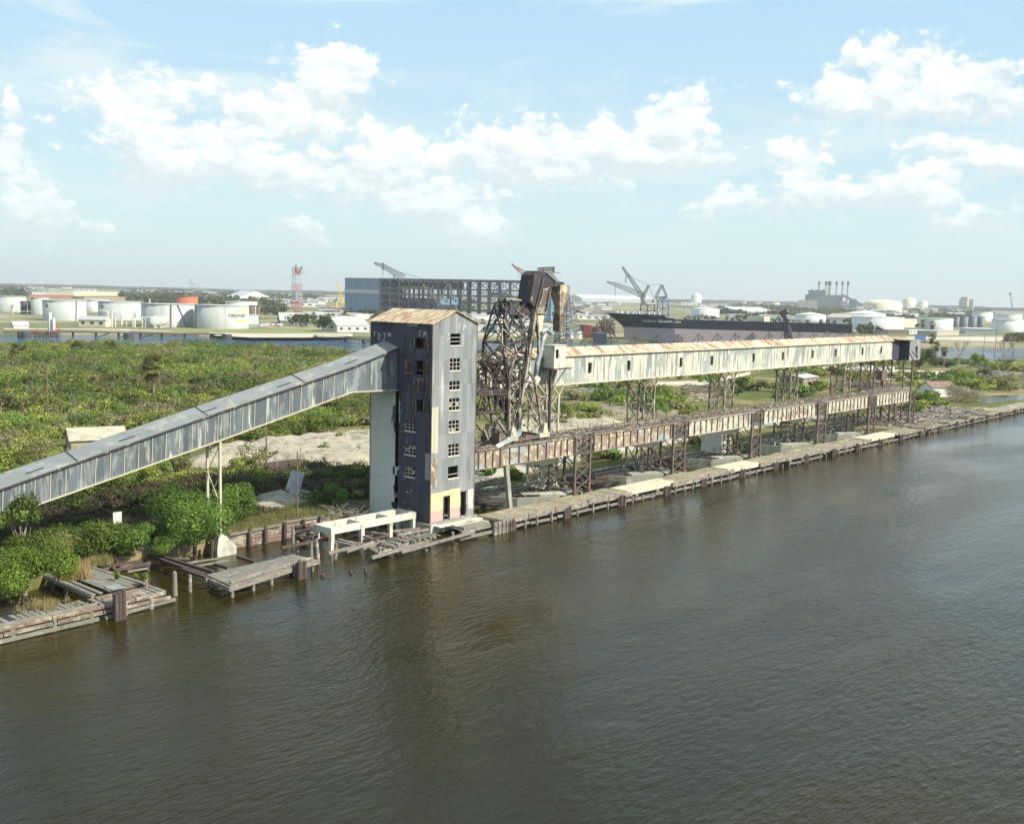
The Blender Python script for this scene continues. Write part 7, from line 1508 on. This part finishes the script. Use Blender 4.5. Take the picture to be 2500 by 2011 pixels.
# ship
def ship():
    z0 = 10.0; P0 = np.array((571.9,320.3)); ax = np.array((.537,-.843)); ax /= np.linalg.norm(ax); nr = np.array((.843,.537)); nr /= np.linalg.norm(nr); L = 150; HB = 16.0
    t = thing('bulk_ship', 'long black-hulled ship with pink underside and white name on its bow', 'ship', (*(P0+nr*HB),0))
    def hb(s, z):                               # half breadth
        st = stem(z); x = (s-st)
        if x <= 0: return 0
        full = 38-12*(z/18); return HB*min(1, (x/full))**.55 if x < full else HB
    def stem(z): return 6-z*.0 if z < 2 else 4.0-11.5*max(0,(z-9.6)/9)**1.2 if z > 9.6 else 4.0+3*math.sin(z/9.6*math.pi)*.3
    def pt(s, side, z): b_ = hb(s, z); q = P0+ax*s+nr*(HB+side*b_); return (q[0],q[1],z)
    ss = lambda z: [stem(z)+v for v in (0,.6,1.8,4,7,11,16,22,28,34,40,52,70,95,120)]+[L]
    def shell(zs, name, m):
        b = MB(); n = len(ss(0)); 
        for side in (-1, 1):
            i0 = len(b.v)
            for z in zs: b.v += [pt(s, side, z) for s in ss(z)]
            for k in range(len(zs)-1):
                for j in range(n-1): a = i0+k*n+j; f = (a,a+1,a+1+n,a+n); b.f.append(f if side < 0 else f[::-1])
        b.quad(pt(L,-1,zs[0]), pt(L,1,zs[0]), pt(L,1,zs[-1]), pt(L,-1,zs[-1])); return b.build(name, m, t, smooth_=False)
    shell([-1,2,4,6,8,9.9], 'lower_hull', 'hull_pink'); shell([9.9,12,14,16.0], 'upper_hull', 'hull_black')
    # raised forecastle
    b = MB(); fz = [16.0,17.2,18.6]; f_s = lambda z: [stem(z)+v for v in (0,.6,1.8,4,7,11,16,22,28,33,37)]
    for side in (-1,1):
        i0 = len(b.v); n = 11
        for z in fz: b.v += [pt(s, side, z) for s in f_s(z)]
        for k in range(2):
            for j in range(n-1): a = i0+k*n+j; f = (a,a+1,a+1+n,a+n); b.f.append(f if side < 0 else f[::-1])
    s1 = f_s(18.6)[-1]; b.quad(pt(s1,-1,16), pt(s1+3,-1,16), pt(s1,-1,18.6)); b.quad(pt(s1,-1,16), pt(s1,-1,18.6), pt(s1,1,18.6), pt(s1,1,16)); b.build('forecastle', 'hull_black', t)
    b = MB(); b.quad(*[pt(s,-1,18.3) for s in f_s(18.3)]+[pt(s,1,18.3) for s in f_s(18.3)[::-1]]); b.quad(pt(38,-1,15.8),pt(L,-1,15.8),pt(L,1,15.8),pt(38,1,15.8)); b.build('deck', 'wall_tan', t)
    b = MB(); rr = random.Random(5)
    for k in range(34):
        s = rr.uniform(45,145); p = P0+ax*s+nr*rr.uniform(2,26); h = rr.uniform(.8,2.6); b.box(p[0]-1,p[1]-1,15.8,p[0]+1,p[1]+1,15.8+h)
    for k in range(40): s = 40+k*2.7; a = pt(s,-1,15.9); b.beam(a,(a[0],a[1],17.1),.12)
    a, c = pt(40,-1,17.1), pt(L,-1,17.1); b.beam(a,c,.12); b.build('deck_fitting', 'steel_grey', t)
    b = MB(); rr = random.Random(6)
    for k in range(24): s = rr.uniform(2,34); p = P0+ax*s+nr*(HB+rr.uniform(-.7,.7)*hb(s,18)); b.box(p[0]-.7,p[1]-.7,18.3,p[0]+.7,p[1]+.7,18.3+rr.uniform(.6,2.2))
    b.build('bow_fitting', 'clad_band', t)
    s = 92; p = P0+ax*s+nr*6; b = MB(); b.box(p[0]-4,p[1]-6,15.8,p[0]+4,p[1]+6,19.2); b.build('deck_crate', 'wall_cream', t)
    def hull_text(b, txt, s0, z, w, h, t_):
        x = s0
        for ch in txt:
            if ch == ' ': x += w*.9; continue
            for p, q in LET[ch]:
                a = np.array(pt(x+p[0]*w, -1, z+p[1]*h)); c = np.array(pt(x+q[0]*w, -1, z+q[1]*h)); o = np.array((*(-nr*.12),0)); b.beam(a+o, c+o, t_, .08, upv=(*nr,0))
            x += w*1.35
    b = MB(); hull_text(b, 'OCEAN CHAMPION', 17.5, 13.6, 1.35, 1.25, .3); b.build('name_lettering', 'white_paint', t)
    b = MB()
    for s0 in (9.5,12.5,16): b.beam(np.array(pt(s0,-1,11.8))-np.array((*nr*.15,0)), np.array(pt(s0,-1,17.6))-np.array((*nr*.15,0)), .22)
    b.beam(np.array(pt(9.5,-1,11.8))-np.array((*nr*.15,0)), np.array(pt(16,-1,11.8))-np.array((*nr*.15,0)), .22); b.build('boarding_ladder', 'steel_grey', t)
ship()
# shipyard foreshore clutter
t = thing('scrap_heap', 'tangle of rusty red steel frames on the quay by the ship bow', 'scrap', gz('D',680,880)); b = MB(); rr = random.Random(12)
for k in range(70):
    P = gz('D', rr.uniform(600,800), rr.uniform(820,880)); p = px_at('D', rr.uniform(600,830), rr.uniform(640,880), P); q = px_at('D', rr.uniform(600,830), rr.uniform(640,880), P)
    if np.linalg.norm(q-p) < 28: b.beam(p, q, .8)
tag(b.build('steelwork', 'rust', t), kind='stuff')
b = MB(); P = gz('D',500,860); 
for k in range(16): p = gz('D', rr.uniform(440,620), rr.uniform(840,880)); s_ = rr.uniform(1,3.5); b = MB(); b.box(p[0]-s_,p[1]-s_,Z,p[0]+s_,p[1]+s_,Z+rr.uniform(2,8)); b.build('scrap_block', 'tank_orange' if k % 2 else 'rust', t)
for k, (x0, x1) in enumerate(((60,132),(137,235),(240,336),(342,436))):
    tank(['leftmost','second','third','rightmost'][k]+' of four small white drums on the quay behind the gallery', 'D', x0, x1, 808, 895, 'tank_white', extras=False, name='drum_tank')
P = gz('D', 640, 955, z=0); q0, q1 = at('D', 560, 950, z=0), at('D', 722, 955, z=0); b = MB(); b.extrude([q0, q1, q1+hdir(P)*14, q0+hdir(P)*14], (0,0,6.5)); tag(b.build('quay_barge', 'tank_dark'), 'dark barge tied at the quay left of the ship bow', 'barge')
P = at('F', 830, 815, z=0); q0, q1 = at('F', 640, 812, z=0), at('F', 950, 818, z=0); h = at_range('F', 830, 755, P); t = thing('barge', 'rust-red barge with blue cover moored beyond the gallery end', 'barge', P); b = MB(); n_ = hdir(P)*12; b.extrude([q0,q1,q1+n_,q0+n_], (0,0,h)); b.build('hull', 'rust', t)
b = MB(); a_ = q0+(q1-q0)*.35+n_*.2; c_ = q0+(q1-q0)*.85+n_*.2; b.extrude([a_+up_*h, c_+up_*h, c_+n_*.5+up_*h, a_+n_*.5+up_*h], (0,0,4)); b.build('cover', 'cobalt_paint', t)
# right-hand tank farm
tank('big white tank with pale right flank right of the ship stern', 'F', -130, 600, 420, 598, 'tank_white', 'cone', 1)
tank('broad white tank behind the two far shore palms', 'F', 780, 1283, 435, 600, 'tank_white')
tank('white peaked tank behind the big tank right of the ship', 'F', -220, 350, 372, 470, 'tank_white', 'cone', 5.5)
tank('largest cream domed tank in the right distance', 'F', 38, 578, 242, 372, 'tank_cream', 'dome', 12, extras=False)
tank('cream domed tank, left of a pair on the right horizon', 'F', 580, 762, 185, 305, 'tank_cream', 'dome', 14, extras=False)
tank('smaller cream domed tank, right of a pair on the right horizon', 'F', 798, 935, 222, 305, 'tank_cream', 'dome', 12, extras=False)
tank('dark humped tank roof in front of the largest domed tank', 'F', 330, 528, 352, 400, 'tank_green', 'dome', 5, extras=False)
for k, (x0, x1) in enumerate(((1283,1370),(1370,1492),(1492,1614),(1614,1720))): tank(['leftmost','second','third','rightmost'][k]+' of the row of dark green-grey tanks at right', 'F', x0, x1, 412, 562, 'tank_green', extras=False)
tank('white tank above the dark green row', 'F', 1540, 1830, 345, 480, 'tank_white'); tank('white tank second from the right edge in the upper row', 'F', 1830, 2050, 372, 470, 'tank_white'); tank('white tank cut by the right edge, upper row', 'F', 1905, 2240, 378, 475, 'tank_white')
tank('large white tank at the right edge above the shore', 'F', 1805, 2260, 455, 620, 'tank_white')
tank('large white flat tank behind the ship, under the low peaked roofs', 'E', 990, 1450, 665, 790, 'tank_white', 'cone', 3); tank('white round tank seen above the ship deck', 'D', 1705, 2040, 545, 640, 'tank_white', 'cone', 3)
tank('white egg-topped tank standing alone on the horizon', 'D', 1705, 1832, 410, 485, 'tank_white', 'dome', 22, extras=False)
for k, (x0,x1,y0) in enumerate(((150,262,478),(385,492,478),(640,760,485))): tank(['leftmost','middle','rightmost'][k]+' of three pale cream tanks left of the power station', 'E', x0, x1, y0, 520 if k < 2 else 540, 'tank_cream', extras=False)
block('long_hall', 'long pale curved-roof hall on the horizon behind the ship cranes', 'D', (435,460), (1300,478), 420, 150, 'clad_band', 'white_paint', 16)
block('cream_shed_row', 'long cream shed row on the horizon right of the cranes', 'D', (1440,520), (2150,560), 495, 60, 'wall_cream', 'wall_cream')
block('pale_warehouse', 'pale peaked warehouse above the ship deck', 'E', (165,662), (690,664), 612, 70, 'clad_band', 'white_paint', 7)
block('long_pale_shed', 'long pale flat shed directly above the ship deck', 'E', (0,735), (990,760), 662, 40, 'clad_band', 'white_paint')
block('grey_roof_shed', 'wide grey-olive roofed shed behind the ship stern', 'E', (1450,760), (1885,775), 700, 60, 'roof_grey', 'plant_tan', 5)
block('cream_shed', 'cream ribbed shed between the two large white tanks', 'F', (600,560), (780,560), 445, 30, 'wall_cream', 'white_paint')
block('aqua_shed', 'long pale aqua shed near the right shore', 'F', (1460,650), (1870,662), 578, 30, 'clad_band', 'white_paint')
block('low_shed', 'low brown-grey shed on the right shore', 'F', (1060,680), (1370,672), 618, 18, 'plant_tan', 'roof_grey')
block('trailer', 'long white trailer building on the right shore', 'F', (680,655), (920,650), 604, 9, 'tank_white', 'white_paint', wins=5)
block('rail_wagon', 'dark freight wagon, left of a pair on the right shore', 'F', (175,655), (375,655), 608, 6, 'tank_dark', 'tank_dark', cat='wagon'); block('rail_wagon', 'brown freight wagon, right of a pair on the right shore', 'F', (380,655), (640,655), 600, 6, 'rust', 'rust', cat='wagon')
block('white_shed', 'small white shed with dark windows below the dark tank row', 'F', (1283,560), (1360,560), 498, 14, 'white_paint', 'roof_grey', wins=3)
# power station
P = gz('E', 1500, 575); t = thing('power_station', 'blue-grey power station with seven thin chimneys on the horizon', 'power station', P)
def pbox(nm, x0, y0, x1, y1, dp, m):
    q0, q1 = px_at('E',x0,y1,P), px_at('E',x1,y1,P); z1 = at_range('E',x0,y0,P); b = MB(); n_ = hdir(P)*dp; q0[2] = q1[2] = (0 if y1 > 500 else q0[2]); b.extrude([q0,q1,q1+n_,q0+n_], (0,0,z1-q0[2])); b.build(nm, m, t)
pbox('turbine_hall', 1030, 445, 1560, 560, 60, 'plant_tan'); pbox('boiler_house', 1135, 360, 1700, 560, 120, 'plant_blue'); pbox('upper_house', 1190, 308, 1450, 400, 80, 'plant_blue'); pbox('annex', 1555, 455, 1760, 560, 50, 'plant_tan')
b = MB()
for f in range(9): x = 1200+f*28; p = px_at('E',x,310,P); z = at_range('E',x,300-(f%3)*6,P); b.box(p[0]-4,p[1]-4,p[2]-2,p[0]+4,p[1]+4,z)
b.build('vent_row', 'plant_blue', t)
for q0_, q1_, w_ in (((1700,370),(2010,525),9),((1600,540),(1700,430),7)): b = MB(); b.beam(px_at('E',*q0_,P), px_at('E',*q1_,P), w_); b.build('conveyor', 'plant_blue', t)
pbox('coal_house', 1800, 430, 1915, 560, 30, 'plant_blue')
for x, y0 in ((1342,165),(1445,165),(1487,165),(1512,165),(1608,165),(1697,165),(1783,165)):
    p = px_at('E',x,400,P)+hdir(P)*60; z1 = at_range('E',x,y0,p); b = MB(); b.tube([(p[0],p[1],20),(p[0],p[1],z1)], [4.6 if x in (1342,1783) else 3.2, 3.6 if x in (1342,1783) else 2.6], 12); o = b.build('chimney', 'plant_tan', t); b = MB(); b.tube([(p[0],p[1],z1-14),(p[0],p[1],z1+.5)], [4.4,4.2], 12); b.build('chimney_top', 'red_paint' if x == 1342 else 'tank_dark', o)
# silo cluster
P = gz('F', 1450, 350); t = thing('silo_cluster', 'cluster of tall grey concrete silos on the right horizon', 'silos', P)
for x in (1378,1412,1446,1480,1512,1548):
    p = px_at('F',x,340,P); p[2] = 0; z1 = at_range('F',x,168,P); b = MB(); w = np.linalg.norm(px_at('F',x+17,340,P)-px_at('F',x,340,P)); b.tube([(p[0],p[1],0),(p[0],p[1],z1)], [w,w], 14); b.build('silo', 'plant_tan', t)
p = px_at('F',1468,160,P); z1 = at_range('F',1468,142,P); b = MB(); b.box(p[0]-22,p[1]-12,p[2]-30,p[0]+14,p[1]+12,z1); b.build('head_house', 'plant_tan', t)
# low buildings, vehicles, trees of the district beyond
rr = random.Random(77); protos = []
for k in range(4):
    b = MB(); b.box(-.5,-.5,-.02,.5,.5,.8); r = MB(); r.extrude([(-.53,-.53,.78),(.53,-.53,.78),(.53,0,1.0 if k % 2 else .82),(-.53,0,1.0 if k % 2 else .82)], (0,0,.03)); r.extrude([(-.53,0,1.0 if k % 2 else .82),(.53,0,1.0 if k % 2 else .82),(.53,.53,.78),(-.53,.53,.78)], (0,0,.03))
    wm = MB()
    for j in range(4): wm.box(-.42+j*.23,-.505,.25,-.3+j*.23,-.5,.55)
    protos.append((b, r, wm, ['white_paint','wall_cream','clad_band','roof_grey'][k], ['white_paint','roof_grey','white_paint','roof_brown'][k]))
cache = []
for b, r, wm, m1, m2 in protos:
    o = [q.build(nm, m, org=(0,0,0)) for q, nm, m in ((b,'wall',m1),(r,'roof',m2),(wm,'window','tank_dark'))]; cache.append(o)
used = set()
def small_building(P, k, L, W, Hh, rot, lab, grp):
    t = thing('low_building', lab, 'building', P, grp); t.scale = (L, W, Hh); t.rotation_euler = (0,0,rot)
    for o in cache[k]:
        if o.name not in used: used.add(o.name); c = o
        else: c = o.copy(); COL.objects.link(c)
        c.parent = t; c.location = (0,0,0)
bands = [('G',1190,1290,640,672,42,'low building in the town between loader and ship'),('G',1430,1780,632,652,26,'low building in the district beyond the ship'),('G',560,735,632,650,16,'low building near the red and white mast'),
         ('G',1790,2130,636,668,46,'low building among the tanks of the right district'),('G',30,560,606,620,22,'low building on the flats behind the left tanks'),('G',1000,1180,655,700,26,'low building seen behind the loader frame'),('G',640,730,655,680,8,'small building beside the far shore trees')]
ORD = 'first second third fourth fifth sixth seventh eighth ninth tenth eleventh twelfth thirteenth fourteenth fifteenth sixteenth seventeenth eighteenth nineteenth twentieth'.split()
ORD += ['twenty-'+o for o in ORD[:9]]+['thirtieth']+['thirty-'+o for o in ORD[:9]]+['fortieth']+['forty-'+o for o in ORD[:9]]
TONE = ['white grey-ridged' if 0 else 'white', 'cream', 'blue-grey', 'grey brown-roofed']
for c, x0, x1, y0, y1, n, lab in bands:
    cand = []
    for _ in range(n):
        x, y = rr.uniform(x0, x1), rr.uniform(y0, y1); P = gz(c, x, y)
        if P[0] < 0 or np.linalg.norm(P) > 6000: continue
        cand.append((x, P))
    for i, (x, P) in enumerate(sorted(cand, key=lambda q: q[0])):
        d = np.linalg.norm(P); k = rr.randrange(4); k = 0 if (x > 1700 and k > 1) else k; small_building((P[0],P[1],Z), k, rr.uniform(10,30)+d*.012, rr.uniform(8,18)+d*.004, rr.uniform(4,8)+d*.001, R(-33)+rr.choice((0,1.57)), '%s %s, %s from the left' % (TONE[k], lab, ORD[i]), lab.replace('building','buildings'))
# parked cars
cb = MB(); cb.box(-2.2,-.9,.35,2.2,.9,.95); cb.extrude([(-1.3,-.8,.95),(1.2,-.8,.95),(.8,-.8,1.5),(-1.0,-.8,1.5)], (0,1.6,0)); body = cb.build('body', 'car_paint', org=(0,0,0)); wb = MB()
for x in (-1.4,1.4):
    for y in (-.9,.9): wb.tube([(x,y-.1,.35),(x,y+.1,.35)], .35, 8)
wheel = wb.build('wheels', 'tank_dark', org=(0,0,0)); first = True; cx = sorted(rr.uniform(1100,1340) for _ in range(18))+sorted(rr.uniform(1150,1500) for _ in range(16))
for k in range(34):
    x = cx[k]; y = rr.uniform(715,740) if k < 18 else rr.uniform(500,600)
    P = gz('B', x, y); lab = 'parked car beside the blue-grey shed' if k < 18 else 'parked car on the yard around the mast foot'; t = thing('parked_car', lab+', %s from the left' % ORD[k if k < 18 else k-18], 'car', P, lab.replace('car','cars')); t.rotation_euler = (0,0,rr.uniform(0,3))
    for o in (body, wheel): c = o if first else o.copy(); (not first) and COL.objects.link(c); c.parent = t; c.location = (0,0,0)
    first = False
# trees on the far shore
def far_trees():
    rg = np.random.default_rng(3)
    for (c, x, y, r, h, lab) in (('B',1645,740,9,11,'rounded green tree on the far shore left of the sheds'),('B',1820,790,8,12,'cluster of dark green palms on the far shore'),('B',1930,785,7,9,'bushy tree left of the grey gabled sheds'),('B',1360,600,9,9,'palm-like tree near the mast foot'),('B',1160,600,9,8,'low tree right of the rusty tank'),
                                  ('B',1250,610,8,8,'olive tree between the rusty tank and the mast'),('B',1450,690,8,8,'bush before the wide grey roof'),('B',1520,720,8,8,'bush left of the rounded far shore tree'),('F',845,590,6,7,'dark bush at the foot of the leftmost far shore palm'),('F',60,655,8,9,'green bush beside the big white tank')):
        P = gz(c, x, y); tree(lab, (float(P[0]),float(P[1]),Z), r, h, 420, .9, (0.085,0.115,0.05), int(x), group='trees on the far shore')
    for (bx, by, tx, ty, lab) in ((862,595,872,460,'tall palm on the right far shore, left of two'),(990,625,998,475,'tall palm on the right far shore, right of two')):
        P = gz('F', bx, by); palm(lab, (float(P[0]),float(P[1]),Z), at_range('F',tx,ty,P)-Z-3, 4.6, bx, dead=.5, n=30)
    Q, T = [], []
    for k in range(1500):
        sx = rg.uniform(-40, 2560); u_ = rg.uniform(0, 1)
        d = 900*(9.0**(u_)); rr_ = ray(sx, 800); hd = np.array((rr_[0], rr_[1])); hd /= np.linalg.norm(hd); P = np.array((0,-CY))+hd*d
        if not pin(FAR, P[0], P[1]) or vnoise(P[0], P[1], d*.05, 2) < .55: continue
        if d < 1700 and sx > 1250 and rg.random() < .75: continue
        q, t = cloud(rg, (P[0],P[1],Z-1), 9+d*.006, rg.uniform(6, 11), 26, 3.0+d*.0011, (0.085,0.105,0.05), lobes=5); Q.append(q); T.append(t)
    me, org = fastmesh('distant_trees', np.concatenate(Q), None, 4, np.concatenate(T), 'foliage'); o = bpy.data.objects.new('distant_trees', me); COL.objects.link(o); o.location = org.tolist(); o['_w'] = org.tolist(); tag(o, 'scattered far-off tree belts across the flats', 'trees', kind='stuff')
    # wooded horizon
    b = MB(); rn = random.Random(1)
    for D_, hh_, n in ((6200,14,420),(7600,17,420)):
        i0 = len(b.v); z = hh_
        for k in range(n+1):
            a = R(-5+k*95/n); z += rn.uniform(-2,2); z = min(max(z, hh_*.7), hh_*1.25); x, y = D_*math.cos(a), -CY+D_*math.sin(a); b.v += [(x,y,-1),(x,y,z),(x*1.03,y*1.03,z),(x*1.03,y*1.03,-1)]
        for k in range(n): 
            for j in range(3): q = i0+4*k+j; b.f.append((q,q+4,q+5,q+1))
    MATS['far_wood'] = mat('far_wood', (0.06,0.08,0.045), [((0.09,0.10,0.06),(.004,.004,.06),.4,.6)], rough=1)
    tag(b.build('distant_woodland', 'far_wood'), 'dark wooded skyline along the horizon', 'woodland', kind='stuff')
far_trees()
patch('shore_sand', [tuple(gz('B',x,y)[:2]) for x,y in ((500,800),(900,815),(1600,815),(2160,815),(2160,850),(1600,862),(1000,862),(600,840))], 1.83, 'pale_gravel')
patch('shore_grass', [tuple(gz('B',x,y)[:2]) for x,y in ((100,745),(980,770),(1600,755),(2160,800),(2160,815),(900,812),(400,800),(130,790))], 1.815, MATS['shore_grass_m'] if 'shore_grass_m' in MATS else mat('shore_grass_m', (0.20,0.23,0.08), [((0.27,0.26,0.13),(.02,.02,.02),.45,.65)], rough=.95))
patch('shore_sand', [tuple(gz('F',x,y)[:2]) for x,y in ((640,690),(1060,695),(1500,690),(2150,700),(2150,770),(1500,745),(1030,728),(640,720))], 1.83, 'pale_gravel')
patch('jetty_apron', [tuple(gz('A',x,y)[:2]) for x,y in ((-60,870),(700,872),(1500,880),(2160,900),(2160,912),(1500,900),(700,890),(-60,890))], 1.825, 'pale_gravel')

# ---------------------------------------------------------------- haze
HZ = True
if HZ:
    m = bpy.data.materials.new('haze'); m.use_nodes = True; nt = m.node_tree; nt.nodes.clear(); o = N(nt, 'ShaderNodeOutputMaterial'); v = N(nt, 'ShaderNodeVolumePrincipled')
    v.inputs['Color'].default_value = (.90,.95,1,1); v.inputs['Density'].default_value = 0.00009; v.inputs['Anisotropy'].default_value = .15; nt.links.new(v.outputs[0], o.inputs['Volume'])
    b = MB(); b.box(-6900,-6000,-3,10700,10600,140); MATS['haze'] = m; h = b.build('haze', 'haze', org=(0,0,0)); tag(h, 'pale coastal haze', 'haze', kind='stuff')
for o in list(bpy.data.objects):
    if '_w' in o: del o['_w']
